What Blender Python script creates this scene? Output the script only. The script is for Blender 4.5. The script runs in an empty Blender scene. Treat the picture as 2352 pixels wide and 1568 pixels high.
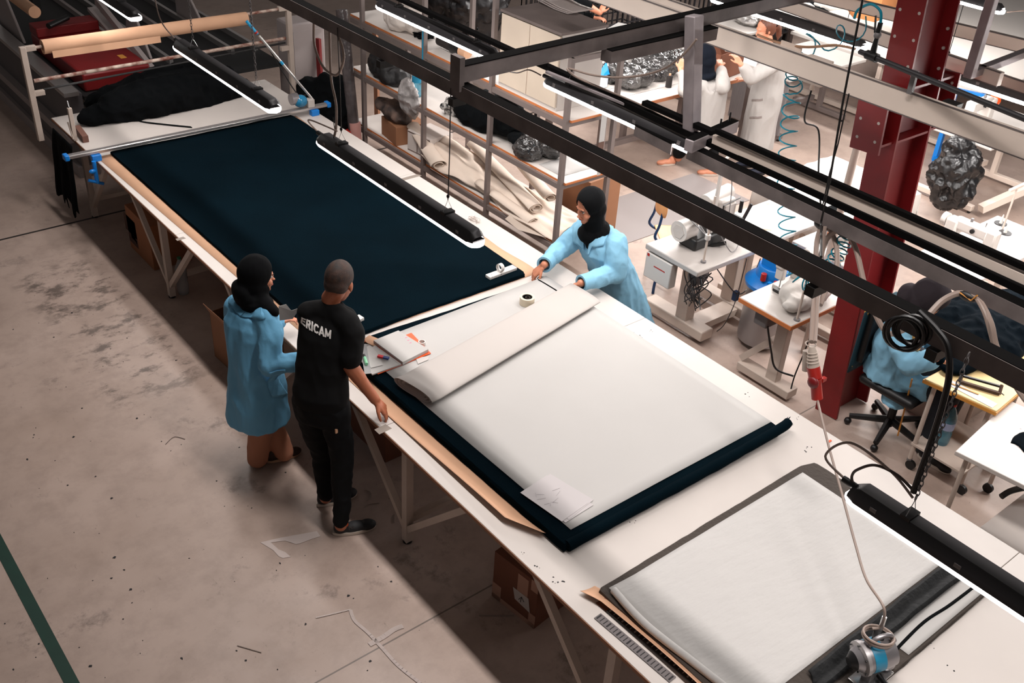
import bpy, bmesh, math, random
from mathutils import Vector, Matrix, noise
from mathutils.bvhtree import BVHTree
random.seed(7)
S = bpy.context.scene
PI = math.pi
V = Vector

# ------------------------------------------------------------------ camera
F_PX, CX, CY = 2335.16, 1176.0, 784.0
ROWS = ((0.77818293, 0.30620113, -0.54833583), (-0.62536819, 0.45820663, -0.63163384), (0.05784412, 0.83443847, 0.54805703))
RM = Matrix(ROWS)
CAM = V((0, 0, 4.5))
cam = bpy.data.cameras.new('camera'); camo = bpy.data.objects.new('camera', cam)
S.collection.objects.link(camo)
cam.sensor_width = 36; cam.lens = F_PX / 2352 * 36; cam.clip_end = 200; cam.clip_start = 0.05
camo.matrix_world = Matrix.Translation(CAM) @ RM.to_4x4()
S.camera = camo
# ------------------------------------------------------------------ exposure, world
S.view_settings.view_transform = 'Standard'; S.view_settings.look = 'None'
S.view_settings.gamma = 1; S.view_settings.use_curve_mapping = False
S.view_settings.exposure = 0.0
LAMP_POWER = 14.5
w = bpy.data.worlds.new('world'); S.world = w; w.use_nodes = True
w.node_tree.nodes['Background'].inputs[0].default_value = (0.95, 0.86, 0.82, 1)
w.node_tree.nodes['Background'].inputs[1].default_value = 0.10

# ceiling lamps high above the long table (above the picture)
for k_, y_ in enumerate((-.4, 2.2, 4.8, 7.2)):
    ld = bpy.data.lights.new('ceiling_lamp', 'AREA'); ld.shape = 'RECTANGLE'; ld.size = .3; ld.size_y = 1.6; ld.spread = math.radians(110); ld.energy = 48; ld.color = (1, .94, .91)
    lo = bpy.data.objects.new('ceiling_lamp', ld); S.collection.objects.link(lo); lo.location = (3.3, y_, 5.6)
# ------------------------------------------------------------------ measuring: a picture point onto a known plane of the room
def ray(u, v): return RM @ V((u - CX, -(v - CY), -F_PX))
def P(u, v, z=0.0):
    d = ray(u, v); return CAM + d * ((z - CAM.z) / d.z)
def PX(u, v, x):
    d = ray(u, v); return CAM + d * ((x - CAM.x) / d.x)
def PY(u, v, y):
    d = ray(u, v); return CAM + d * ((y - CAM.y) / d.y)

# ------------------------------------------------------------------ materials
def lin(c):
    return tuple(((x / 255) / 12.92 if x / 255 <= .04045 else ((x / 255 + .055) / 1.055) ** 2.4) for x in c) + (1,)
MATS = {}
def mat(name, col, rough=.5, metal=0, var=.0, vscale=6, col2=None, bump=0, bscale=60, emit=0, alpha=None, trans=0, spots=None, stretch=None, spec=None):
    if name in MATS: return MATS[name]
    m = bpy.data.materials.new(name); m.use_nodes = True; N = m.node_tree.nodes; L = m.node_tree.links
    b = N['Principled BSDF']; c = lin(col)
    b.inputs['Base Color'].default_value = c; b.inputs['Roughness'].default_value = rough; b.inputs['Metallic'].default_value = metal
    if spec is not None: b.inputs['Specular IOR Level'].default_value = spec
    tc = N.new('ShaderNodeTexCoord'); mp = N.new('ShaderNodeMapping'); L.new(tc.outputs['Object'], mp.inputs[0])
    if stretch: mp.inputs['Scale'].default_value = stretch
    last = None
    if var or col2:
        n = N.new('ShaderNodeTexNoise'); n.inputs['Scale'].default_value = vscale; n.inputs['Detail'].default_value = 6
        L.new(mp.outputs[0], n.inputs[0])
        r = N.new('ShaderNodeValToRGB'); r.color_ramp.elements[0].position = .35; r.color_ramp.elements[1].position = .68
        c2 = lin(col2) if col2 else tuple(x * (1 - var) for x in c[:3]) + (1,)
        r.color_ramp.elements[0].color = c2; r.color_ramp.elements[1].color = c
        L.new(n.outputs[0], r.inputs[0]); last = r.outputs[0]
    else:
        rg = N.new('ShaderNodeRGB'); rg.outputs[0].default_value = c; last = rg.outputs[0]
    if spots:   # (colour, scale, threshold)
        sc, ss, th = spots
        n = N.new('ShaderNodeTexNoise'); n.inputs['Scale'].default_value = ss; n.inputs['Detail'].default_value = 4; n.inputs['Roughness'].default_value = .6
        L.new(mp.outputs[0], n.inputs[0])
        r = N.new('ShaderNodeValToRGB'); r.color_ramp.elements[0].position = th; r.color_ramp.elements[1].position = th + .02
        L.new(n.outputs[0], r.inputs[0])
        mx = N.new('ShaderNodeMixRGB'); L.new(r.outputs[0], mx.inputs[0]); L.new(last, mx.inputs[1]); mx.inputs[2].default_value = lin(sc)
        last = mx.outputs[0]
    L.new(last, b.inputs['Base Color'])
    if bump:
        n = N.new('ShaderNodeTexNoise'); n.inputs['Scale'].default_value = bscale; n.inputs['Detail'].default_value = 3
        L.new(mp.outputs[0], n.inputs[0])
        bp = N.new('ShaderNodeBump'); bp.inputs['Strength'].default_value = bump; bp.inputs['Distance'].default_value = .02
        L.new(n.outputs[0], bp.inputs['Height']); L.new(bp.outputs[0], b.inputs['Normal'])
    if emit:
        b.inputs['Emission Color'].default_value = c; b.inputs['Emission Strength'].default_value = emit
    if trans: b.inputs['Transmission Weight'].default_value = trans
    if alpha is not None: b.inputs['Alpha'].default_value = alpha
    MATS[name] = m; return m

TBL = mat('white_laminate', (204, 196, 190), .45, var=.05, vscale=3, spots=((120, 108, 100), 9, .74))
TEDGE = mat('plywood_edge', (150, 104, 76), .7)
KRAFT = mat('kraft_paper', (205, 160, 128), .8, var=.08, vscale=5)
NAVY = mat('navy_fabric', (4, 18, 25), 1.0, bump=.15, bscale=150, spec=.03, var=.25, vscale=2)
NAVYE = mat('navy_fabric_edge', (6, 18, 24), .95, bump=.8, bscale=30, spec=.1, stretch=(1, 1, 14))
BLACKF = mat('black_fabric', (5, 7, 9), .95, bump=.3, bscale=25, spec=.12)
PAPER = mat('white_paper', (180, 177, 174), .7, var=.02, vscale=3)
PAPERW = mat('wrinkled_paper', (190, 187, 184), .75, bump=.35, bscale=7, stretch=(1, 3, 1))
CREAM = mat('cream_canvas', (214, 198, 184), .85, bump=.25, bscale=9)
WPAINT = mat('white_paint', (196, 180, 168), .5, var=.15, vscale=4)
WRUST = mat('chipped_white_paint', (208, 190, 176), .55, col2=(110, 52, 34), vscale=16)
STEELB = mat('black_sooty_steel', (9, 8, 8), .9, spec=.1)  # thin rails are black; on beam tops the shade is painted into the colour
STEEL = mat('dark_painted_steel', (124, 114, 112), .6, .1, var=.45, vscale=5)
STEELL = mat('bare_grey_steel', (176, 166, 168), .5, .3, var=.25, vscale=7)
RACKM = mat('grey_rack_paint', (118, 106, 102), .55, var=.1, vscale=5)
RED = mat('red_oxide_paint', (128, 20, 24), .45, var=.25, vscale=3)
TRUNK = mat('cream_trunking', (232, 216, 203), .45, var=.04)
BLK = mat('black_plastic', (14, 13, 14), .45)
DKG = mat('dark_grey_plastic', (44, 42, 44), .45)
GREY = mat('grey_plastic', (112, 108, 108), .5)
LGREY = mat('light_grey_enamel', (186, 178, 172), .4, var=.04)
WHITE = mat('white_enamel', (196, 189, 183), .35)
ALU = mat('brushed_aluminium', (200, 196, 194), .3, .85)
CHROME = mat('chrome', (200, 200, 200), .2, .9)
BLUEP = mat('blue_plastic', (8, 120, 205), .35)
NAVYP = mat('blue_steel_paint', (12, 52, 92), .4)
GLOW = mat('lit_diffuser', (255, 250, 247), .5, emit=LAMP_POWER * 2.3)
GLOWB = mat('lit_diffuser_bright', (255, 250, 247), .5, emit=LAMP_POWER * 7.5)
GLOWD = mat('lit_diffuser_far', (255, 250, 247), .5, emit=LAMP_POWER * 1.2)
GLOWC = mat('lit_diffuser_soft', (255, 250, 247), .5, emit=LAMP_POWER * .3)
OAK = mat('orange_wood_edge', (190, 112, 62), .5)
PLYW = mat('varnished_plywood', (224, 160, 104), .35, var=.12, vscale=4, stretch=(1, 8, 1))
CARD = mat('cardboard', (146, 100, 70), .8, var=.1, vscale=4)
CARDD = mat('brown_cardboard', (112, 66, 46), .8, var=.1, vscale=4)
TAPEM = mat('packing_tape', (170, 130, 112), .3)
SKIN = mat('skin', (196, 128, 98), .5, var=.06, vscale=10)
SKIND = mat('tanned_skin', (170, 100, 70), .5, var=.08, vscale=10)
HAIR = mat('dark_short_hair', (26, 18, 15), .7, bump=.12, bscale=160, col2=(60, 38, 28), vscale=30)
HAIRB = mat('reddish_brown_hair', (104, 56, 34), .5, bump=.5, bscale=60, var=.4, vscale=20, stretch=(1, 1, .3))
HIJAB = mat('black_scarf', (5, 6, 8), .9, spec=.15)
HIJABN = mat('navy_scarf', (7, 12, 22), .9, spec=.15)
HOODG = mat('charcoal_scarf', (50, 44, 48), .9, spec=.15)
COATB = mat('light_blue_coat', (132, 186, 214), .75, bump=.12, bscale=25)
COATD = mat('sky_blue_coat', (100, 164, 200), .75, bump=.12, bscale=25)
COATW = mat('white_coat', (156, 151, 147), .75, bump=.12, bscale=25)
TEE = mat('black_tee', (10, 10, 11), .85, spec=.2)
JEAN = mat('black_jeans', (9, 10, 12), .85, spec=.2)
BEIGE = mat('brown_trousers', (168, 112, 86), .85)
RUBBER = mat('white_rubber', (190, 176, 164), .6)
WATER = mat('blue_tinted_plastic', (120, 190, 215), .1, trans=.75)
CLEAR = mat('clear_plastic', (205, 205, 205), .12, trans=.6)
DKWRAP = mat('dark_goods_in_film', (20, 19, 20), .15, var=.6, vscale=8, bump=1.0, bscale=11, col2=(70, 68, 67), spec=.9, stretch=(1, 1, 3))
LTWRAP = mat('pale_goods_in_film', (176, 172, 168), .15, bump=1.0, bscale=9, col2=(80, 76, 74), vscale=7, spec=.9, stretch=(1, 1, 3))
BAGM = mat('black_bin_liner', (22, 21, 22), .35, bump=.9, bscale=7)
TEAL = mat('teal_hose', (0, 128, 150), .4)
HOSE = mat('grey_braided_hose', (150, 132, 122), .45)
REDP = mat('red_plastic', (168, 34, 26), .4)
ORANGE = mat('orange_plastic', (222, 84, 30), .4)
YTBL = mat('cream_yellow_top', (226, 196, 140), .5, var=.05)
RUSTY = mat('rusty_iron', (96, 74, 62), .7, .3, var=.4, vscale=20)
GREEN = mat('green_floor_paint', (8, 52, 40), .6, var=.2, vscale=9)
INK = mat('dark_ink', (30, 26, 28), .7)
MACHD = mat('machine_grey_panel', (88, 84, 86), .5, var=.1)
MACHL = mat('machine_pale_grey', (150, 140, 138), .5, var=.06)
MACHR = mat('machine_red_cover', (122, 16, 18), .5, var=.15)
BELT = mat('black_belt', (16, 17, 19), .6)
GOLD = mat('amber_wood', (206, 140, 60), .5)
LABEL = mat('silver_label', (150, 146, 144), .5)
BLUECAN = mat('cyan_enamel', (30, 130, 165), .35)

# ------------------------------------------------------------------ objects
def tag(o, label=None, cat=None, group=None, kind=None):
    if label: o['label'] = label
    if cat: o['category'] = cat
    if group: o['group'] = group
    if kind: o['kind'] = kind
    return o
def thing(name, label, cat, loc, rz=0, group=None):
    o = bpy.data.objects.new(name, None); S.collection.objects.link(o)
    o.location = loc; o.rotation_euler = (0, 0, rz); o.empty_display_size = .1
    o['_m'] = [x for r in (Matrix.Translation(V(loc)) @ Matrix.Rotation(rz, 4, 'Z')) for x in r]
    return tag(o, label, cat, group)
def rootm(o):
    while o.parent: o = o.parent
    m = o.get('_m')
    if not m: return Matrix.Identity(4)
    m = list(m); return Matrix([m[i:i + 4] for i in (0, 4, 8, 12)])
def link(name, me, m, parent=None, local=False, bevel=0, smooth=True, subsurf=0, solid=0):
    o = bpy.data.objects.new(name, me); S.collection.objects.link(o)
    if m is not None and not me.materials: me.materials.append(m)
    if parent is not None:
        o.parent = parent
        if not local: me.transform(rootm(parent).inverted())
    elif not local:
        xs = [v.co for v in me.vertices]
        if xs:
            c = V(((min(v.x for v in xs) + max(v.x for v in xs)) / 2, (min(v.y for v in xs) + max(v.y for v in xs)) / 2, min(v.z for v in xs)))
            me.transform(Matrix.Translation(-c)); o.location = c
            o['_m'] = [x for r in Matrix.Translation(c) for x in r]
    if solid:
        k = o.modifiers.new('solid', 'SOLIDIFY'); k.thickness = solid; k.offset = 1
    if bevel:
        k = o.modifiers.new('bevel', 'BEVEL'); k.width = bevel; k.segments = 2; k.limit_method = 'ANGLE'
    if subsurf:
        k = o.modifiers.new('sub', 'SUBSURF'); k.levels = subsurf; k.render_levels = subsurf
    if smooth:
        for p in me.polygons: p.use_smooth = True
        try: me.set_sharp_from_angle(angle=math.radians(38))
        except Exception: pass
    return o
def frame(d, up=V((0, 0, 1))):
    d = V(d).normalized(); up = V(up)
    if abs(d.dot(up.normalized())) > .98: up = V((1, 0, 0))
    s = d.cross(up).normalized(); u = s.cross(d).normalized()
    return d, s, u
class MB:
    def __init__(s): s.b = bmesh.new()
    def hexa(s, pts):
        vs = [s.b.verts.new(V(p)) for p in pts]
        for f in ((0, 3, 2, 1), (4, 5, 6, 7), (0, 1, 5, 4), (1, 2, 6, 5), (2, 3, 7, 6), (3, 0, 4, 7)): s.b.faces.new([vs[i] for i in f])
        return s
    def box(s, c, d, rot=None):
        x, y, z = d[0] / 2, d[1] / 2, d[2] / 2; M = rot.to_matrix() if hasattr(rot, 'to_matrix') else (rot or Matrix.Identity(3))
        return s.hexa([V(c) + M @ V(q) for q in ((-x, -y, -z), (x, -y, -z), (x, y, -z), (-x, y, -z), (-x, -y, z), (x, -y, z), (x, y, z), (-x, y, z))])
    def b2(s, a, b): return s.box(((a[0] + b[0]) / 2, (a[1] + b[1]) / 2, (a[2] + b[2]) / 2), (abs(b[0] - a[0]), abs(b[1] - a[1]), abs(b[2] - a[2])))
    def bar(s, p, q, w, h, up=V((0, 0, 1))):
        p, q = V(p), V(q); d, sd, u = frame(q - p, up)
        a = [sd * -w / 2 - u * h / 2, sd * w / 2 - u * h / 2, sd * w / 2 + u * h / 2, sd * -w / 2 + u * h / 2]
        return s.hexa([p + k for k in a] + [q + k for k in a])
    def tube(s, pts, r, seg=8, closed=False):
        pts = [V(p) for p in pts]; n = len(pts); rr = r if isinstance(r, (list, tuple)) else [r] * n
        rings = []; up = V((0, 0, 1)); prev = None
        for i, p in enumerate(pts):
            if closed: d = pts[(i + 1) % n] - pts[i - 1]
            else: d = pts[min(i + 1, n - 1)] - pts[max(i - 1, 0)]
            if d.length < 1e-9: d = V((0, 0, 1))
            d.normalize()
            if prev is None: _, sd, u = frame(d)
            else:
                u = prev - d * prev.dot(d)
                if u.length < 1e-6: _, sd, u = frame(d)
                u.normalize(); sd = d.cross(u)
            prev = u
            rings.append([s.b.verts.new(p + (sd * math.cos(2 * PI * k / seg) + u * math.sin(2 * PI * k / seg)) * rr[i]) for k in range(seg)])
        m = n if closed else n - 1
        for i in range(m):
            A, B = rings[i], rings[(i + 1) % n]
            for k in range(seg):
                try: s.b.faces.new((A[k], A[(k + 1) % seg], B[(k + 1) % seg], B[k]))
                except ValueError: pass
        if not closed:
            s.b.faces.new(rings[0][::-1]); s.b.faces.new(rings[-1])
        return s
    def cyl(s, p, q, r, r2=None, seg=20): return s.tube([p, q], [r, r if r2 is None else r2], seg)
    def pipe(s, p, q, ro, ri, seg=24):
        d, sd, u = frame(V(q) - V(p)); R = []
        for c, r in ((V(p), ro), (V(q), ro), (V(q), ri), (V(p), ri)):
            R.append([s.b.verts.new(c + (sd * math.cos(2 * PI * k / seg) + u * math.sin(2 * PI * k / seg)) * r) for k in range(seg)])
        for i in range(4):
            A, B = R[i], R[(i + 1) % 4]
            for k in range(seg): s.b.faces.new((A[k], A[(k + 1) % seg], B[(k + 1) % seg], B[k]))
        return s
    def lathe(s, prof, c, axis=(0, 0, 1), seg=24):
        d, sd, u = frame(axis); c = V(c); R = []
        for r, h in prof:
            R.append([s.b.verts.new(c + d * h + (sd * math.cos(2 * PI * k / seg) + u * math.sin(2 * PI * k / seg)) * max(r, 1e-4)) for k in range(seg)])
        for A, B in zip(R, R[1:]):
            for k in range(seg): s.b.faces.new((A[k], A[(k + 1) % seg], B[(k + 1) % seg], B[k]))
        s.b.faces.new(R[0][::-1]); s.b.faces.new(R[-1]); return s
    def ell(s, c, r, M=None, seg=16):
        if not isinstance(r, (tuple, list)): r = (r, r, r)
        M = M or Matrix.Identity(3); m4 = Matrix.Translation(V(c)) @ M.to_4x4() @ Matrix.Diagonal((r[0], r[1], r[2], 1))
        bmesh.ops.create_uvsphere(s.b, u_segments=seg, v_segments=max(6, seg * 2 // 3), radius=1, matrix=m4); return s
    def prism(s, poly, z0, z1):
        a = [s.b.verts.new((p[0], p[1], z0)) for p in poly]; b = [s.b.verts.new((p[0], p[1], z1)) for p in poly]; n = len(poly)
        s.b.faces.new(a[::-1]); s.b.faces.new(b)
        for i in range(n): s.b.faces.new((a[i], a[(i + 1) % n], b[(i + 1) % n], b[i]))
        return s
    def plate(s, pts, n, t):   # polygon in space with thickness t along n
        n = V(n).normalized() * t
        a = [s.b.verts.new(V(p)) for p in pts]; b = [s.b.verts.new(V(p) + n) for p in pts]; k = len(pts)
        s.b.faces.new(a[::-1]); s.b.faces.new(b)
        for i in range(k): s.b.faces.new((a[i], a[(i + 1) % k], b[(i + 1) % k], b[i]))
        return s
    def torus(s, c, R, r, axis=(0, 0, 1), seg=16, sr=6, sc=(1, 1), up=V((0, 0, 1))):
        d, sd, u = frame(axis, up)
        return s.tube([V(c) + sd * math.cos(2 * PI * k / seg) * R * sc[0] + u * math.sin(2 * PI * k / seg) * R * sc[1] for k in range(seg)], r, sr, True)
    def chain(s, p, q, L=.03, r=.0022):
        p, q = V(p), V(q); d = q - p; n = max(2, int(d.length / (L * .72)))
        for i in range(n):
            c = p + d * ((i + .5) / n); ax = V((1, 0, 0)) if i % 2 else V((0, 1, 0))
            s.torus(c, L / 2, r, ax, 8, 4, sc=(.45, 1), up=d)
        return s
    def grid(s, fn, nu, nv, closeu=False):
        R = [[s.b.verts.new(V(fn(i / (nu - (0 if closeu else 1)), j / (nv - 1)))) for i in range(nu)] for j in range(nv)]
        for j in range(nv - 1):
            for i in range(nu if closeu else nu - 1):
                s.b.faces.new((R[j][i], R[j][(i + 1) % nu], R[j + 1][(i + 1) % nu], R[j + 1][i]))
        return s
    def build(s, name, m, parent=None, **k):
        bmesh.ops.recalc_face_normals(s.b, faces=s.b.faces[:])
        me = bpy.data.meshes.new(name); s.b.to_mesh(me); s.b.free()
        return link(name, me, m, parent, **k)
    def remesh(s, name, m, parent=None, voxel=.008, sm=3, folds=0, fs=7, fstretch=(1, 1, .35), seed=0, shape=None, local=False):
        me = bpy.data.meshes.new('tmp'); bmesh.ops.recalc_face_normals(s.b, faces=s.b.faces[:]); s.b.to_mesh(me); s.b.free()
        o = bpy.data.objects.new('tmp', me); S.collection.objects.link(o)
        r = o.modifiers.new('r', 'REMESH'); r.mode = 'VOXEL'; r.voxel_size = voxel
        if sm: k = o.modifiers.new('s', 'SMOOTH'); k.factor = .5; k.iterations = sm
        dg = bpy.context.evaluated_depsgraph_get(); dg.update()
        me2 = bpy.data.meshes.new_from_object(o.evaluated_get(dg)); me2.name = name
        bpy.data.objects.remove(o); bpy.data.meshes.remove(me)
        if folds:
            co = [(v.co.copy(), v.normal.copy()) for v in me2.vertices]
            for v, (c, n) in zip(me2.vertices, co):
                q = V((c.x * fstretch[0], c.y * fstretch[1], c.z * fstretch[2])) * fs + V((seed * 3.1, seed, 0))
                a = noise.noise(q) * 1.1 + (.45 - 2.2 * abs(noise.noise(q * 1.5 + V((9, 2, 4))))) * .8 + (.3 - 1.6 * abs(noise.noise(q * 3.1))) * .3
                v.co = c + n * (folds * a)
        if shape:
            for v in me2.vertices: v.co = shape(v.co)
        o = link(name, me2, m, parent, local=local)
        for p in me2.polygons: p.use_smooth = True
        return o
def children(o): return [c for c in bpy.data.objects if c.parent == o]
def copy_tree(o, loc=None, rz=None, label=None, parent=None):
    def rec(q, par):
        c = q.copy(); S.collection.objects.link(c)
        if par: c.parent = par
        for ch in kids.get(q.name, []): rec(ch, c)
        return c
    kids = {}
    for k in bpy.data.objects:
        if k.parent: kids.setdefault(k.parent.name, []).append(k)
    c = rec(o, None)
    if loc is not None: c.location = loc
    if rz is not None: c.rotation_euler = (0, 0, rz)
    if label: c['label'] = label
    return c
def spline(pts, n=8):
    pts = [V(p) for p in pts]; out = []
    for i in range(len(pts) - 1):
        a, b, c, d = pts[max(i - 1, 0)], pts[i], pts[i + 1], pts[min(i + 2, len(pts) - 1)]
        for k in range(n):
            t = k / n
            out.append(.5 * ((2 * b) + (c - a) * t + (2 * a - 5 * b + 4 * c - d) * t * t + (-a + 3 * b - 3 * c + d) * t ** 3))
    return out + [pts[-1]]
def stroke_text(text, size, m, name, parent, M, cf, wd=.2):
    # bold block letters drawn as strokes that follow the cloth
    G = {'E': [(.55, .9, .1, .9), (.1, 1, .1, 0), (.55, .1, .1, .1), (.48, .5, .1, .5)], 'R': [(.1, 0, .1, 1), (.1, .9, .42, .9), (.42, .98, .5, .72), (.5, .74, .42, .46), (.42, .5, .1, .5), (.3, .5, .55, 0)],
         'I': [(.1, 0, .1, 1)], 'C': [(.6, .78, .42, .93), (.46, .91, .22, .91), (.24, .93, .1, .68), (.1, .72, .1, .28), (.1, .32, .24, .07), (.22, .09, .46, .09), (.42, .07, .6, .22)],
         'A': [(.05, 0, .34, 1), (.34, 1, .63, 0), (.16, .3, .52, .3)], 'M': [(.1, 0, .1, 1), (.1, .95, .41, .2), (.41, .2, .72, .95), (.72, 0, .72, 1)]}
    W = {'E': .68, 'R': .7, 'I': .3, 'C': .74, 'A': .76, 'M': .9}
    tot = sum(W[c] for c in text); x0 = -tot / 2; b = MB()
    for ch in text:
        for (xa, ya, xb, yb) in G[ch]:
            a, c = V((x0 + xa, ya - .5, 0)), V((x0 + xb, yb - .5, 0)); d = (c - a).normalized(); n = V((-d.y, d.x, 0)) * wd / 2; a -= d * .04; c += d * .04
            b.grid(lambda u, v: cf(M @ ((a.lerp(c, u) + n * (2 * v - 1)) * size)), 6, 3)
        x0 += W[ch]
    o = b.build(name, m, parent, smooth=False, solid=.0008)
    return o
def glyph(text, size, m, name, parent, M, depth=.001, conform=None):
    cu = bpy.data.curves.new('t', 'FONT'); cu.body = text; cu.size = size; cu.extrude = depth; cu.align_x = 'CENTER'; cu.align_y = 'CENTER'; cu.offset = size * .006
    o = bpy.data.objects.new('t', cu); S.collection.objects.link(o); dg = bpy.context.evaluated_depsgraph_get(); dg.update()
    me = bpy.data.meshes.new_from_object(o.evaluated_get(dg)); bpy.data.objects.remove(o)
    if conform:
        bm = bmesh.new(); bm.from_mesh(me); bmesh.ops.triangulate(bm, faces=bm.faces[:])
        for _ in range(3):
            es = [e for e in bm.edges if e.calc_length() > size * .12]
            if es: bmesh.ops.subdivide_edges(bm, edges=es, cuts=1)
            bmesh.ops.triangulate(bm, faces=bm.faces[:])
        bm.to_mesh(me); bm.free()
    me.transform(M)
    if conform:
        for v in me.vertices: v.co = conform(v.co)
    me.materials.clear(); me.materials.append(m)
    return link(name, me, m, parent, smooth=False)
# ================================================================== FLOOR
def floor_material():
    m = bpy.data.materials.new('polished_concrete'); m.use_nodes = True; N = m.node_tree.nodes; L = m.node_tree.links
    b = N['Principled BSDF']; g = N.new('ShaderNodeNewGeometry'); pos = g.outputs['Position']
    def nz(scale, detail=6, rough=.6, st=None, lo=.4, hi=.6, inv=False):
        mp = N.new('ShaderNodeMapping'); L.new(pos, mp.inputs[0])
        if st: mp.inputs['Scale'].default_value = st
        n = N.new('ShaderNodeTexNoise'); n.inputs['Scale'].default_value = scale; n.inputs['Detail'].default_value = detail; n.inputs['Roughness'].default_value = rough
        L.new(mp.outputs[0], n.inputs[0])
        r = N.new('ShaderNodeMapRange'); r.inputs[1].default_value = lo; r.inputs[2].default_value = hi; L.new(n.outputs[0], r.inputs[0]); return r.outputs[0]
    def mix(f, a, c):
        x = N.new('ShaderNodeMixRGB'); L.new(f, x.inputs[0])
        if hasattr(a, 'links') or hasattr(a, 'is_linked'): L.new(a, x.inputs[1])
        else: x.inputs[1].default_value = a
        x.inputs[2].default_value = c; return x.outputs[0]
    def mul(a, c):
        x = N.new('ShaderNodeMath'); x.operation = 'MULTIPLY'; L.new(a, x.inputs[0])
        if hasattr(c, 'is_linked'): L.new(c, x.inputs[1])
        else: x.inputs[1].default_value = c
        return x.outputs[0]
    base = mix(nz(.9, lo=.3, hi=.7), lin((180, 160, 149)), lin((160, 140, 128)))
    base = mix(mul(nz(5, 8, .7, lo=.45, hi=.75), .5), base, lin((130, 112, 102)))
    base = mix(mul(nz(1.3, 10, .8, lo=.57, hi=.66), .7), base, lin((102, 90, 84)))
    base = mix(mul(nz(14, 6, .7, (1, .25, 1), .66, .72), .6), base, lin((90, 78, 72)))
    base = mix(mul(nz(30, 3, .6, None, .72, .74), .8), base, lin((60, 50, 46)))
    # worn dark scuffs beside the long table
    sp = N.new('ShaderNodeSeparateXYZ'); L.new(pos, sp.inputs[0])
    def band(ax, c, hw):
        s1 = N.new('ShaderNodeMath'); s1.operation = 'SUBTRACT'; L.new(sp.outputs[ax], s1.inputs[0]); s1.inputs[1].default_value = c
        s2 = N.new('ShaderNodeMath'); s2.operation = 'ABSOLUTE'; L.new(s1.outputs[0], s2.inputs[0])
        s3 = N.new('ShaderNodeMapRange'); L.new(s2.outputs[0], s3.inputs[0]); s3.inputs[1].default_value = hw; s3.inputs[2].default_value = hw * .6; return s3.outputs[0]
    reg = mul(mul(band(0, 1.95, .45), band(1, 7.2, 1.5)), nz(3.2, 10, .75, (1, 1.6, 1), .50, .60))
    base = mix(mul(reg, .8), base, lin((78, 68, 62)))
    def line(c, hw):
        s1 = N.new('ShaderNodeMath'); s1.operation = 'SUBTRACT'; L.new(sp.outputs[1], s1.inputs[0]); s1.inputs[1].default_value = c
        s2 = N.new('ShaderNodeMath'); s2.operation = 'ABSOLUTE'; L.new(s1.outputs[0], s2.inputs[0])
        s3 = N.new('ShaderNodeMath'); s3.operation = 'LESS_THAN'; L.new(s2.outputs[0], s3.inputs[0]); s3.inputs[1].default_value = hw; return s3.outputs[0]
    base = mix(line(9.04, .014), base, lin((38, 32, 30)))
    base = mix(mul(line(3.21, .005), .7), base, lin((60, 52, 48)))
    base = mix(line(-2.6, .01), base, lin((38, 32, 30)))
    L.new(base, b.inputs['Base Color'])
    rr = N.new('ShaderNodeMapRange'); L.new(nz(2.2, 6, .6, lo=.3, hi=.7), rr.inputs[0]); rr.inputs[3].default_value = .3; rr.inputs[4].default_value = .5
    L.new(rr.outputs[0], b.inputs['Roughness'])
    return m
fl = MB().b2((-14, -14, -.1), (26, 32, 0)).build('floor', floor_material(), smooth=False); tag(fl, 'worn grey concrete floor with scuffs and joints', None, kind='structure')
gl = MB().prism([(.545, -6), (.61, -6), (.60, 16), (.535, 16)], 0, .003).build('trim_1', GREEN, smooth=False); tag(gl, 'dark green line painted on the floor', None, kind='structure')

# ================================================================== RED COLUMN (an H section with bolted stubs)
col = thing('steel_column', 'dark red steel column with bolted bracket stubs', 'column', (6.0, 3.16, 0)); col['kind'] = 'structure'
cx0, cx1, cy0, cy1 = 5.84, 6.24, 3.0, 3.19; cw = 3.095
b = MB(); b.b2((cx0, cy0, 0), (cx0 + .02, cy1, 7)); b.b2((cx1 - .02, cy0, 0), (cx1, cy1, 7)); b.b2((cx0 + .02, cw - .008, 0), (cx1 - .02, cw + .008, 7))
b.build('shaft', RED, col, bevel=.002)
b = MB()
for z in (2.13, 2.47, 3.1): b.b2((cx0 + .021, cy0 + .005, z), (cx1 - .021, cy1 - .005, z + .016))
b.build('stiffener', RED, col)
for x0, x1, xe in ((5.66, cx0, 5.64), (cx1, 6.43, 6.43)):
    st = MB(); st.b2((x0, 3.02, 2.13), (x1, 3.17, 2.146)).b2((x0, 3.02, 2.46), (x1, 3.17, 2.476)).b2((x0, cw - .007, 2.146), (x1, cw + .007, 2.46))
    st = st.build('bracket_stub', RED, col)
    MB().b2((xe, 2.99, 2.10), (xe + .02, 3.2, 2.49)).build('end_plate', RED, st)
    for y in (3.03, 3.16):
        for z in (2.18, 2.30, 2.42): MB().cyl((xe - .001, y, z), (xe + .021, y, z), .010, seg=12).build('bolt_hole', LGREY, st)
for y in (3.03, 3.16):
    for z in (2.62, 2.78, 2.94): MB().cyl((cx0 - .001, y, z), (cx0 + .021, y, z), .010, seg=12).build('bolt_hole', LGREY, col)
for z in (2.55, 2.68, 2.8): MB().cyl((cx1 - .03, cy0 + .03, z), (cx1 + .001, cy0 + .03, z), .010, seg=12).build('bolt_hole', LGREY, col)
col.rotation_euler = (-.065, 0, 0)
q = PX(1968, 340, 6.4); tag(MB().cyl((q.x, q.y, 0), (q.x, q.y, 2.1), .028, seg=14).build('drain_pipe', WPAINT), 'pale vertical pipe just behind the red column', 'pipe')

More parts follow.
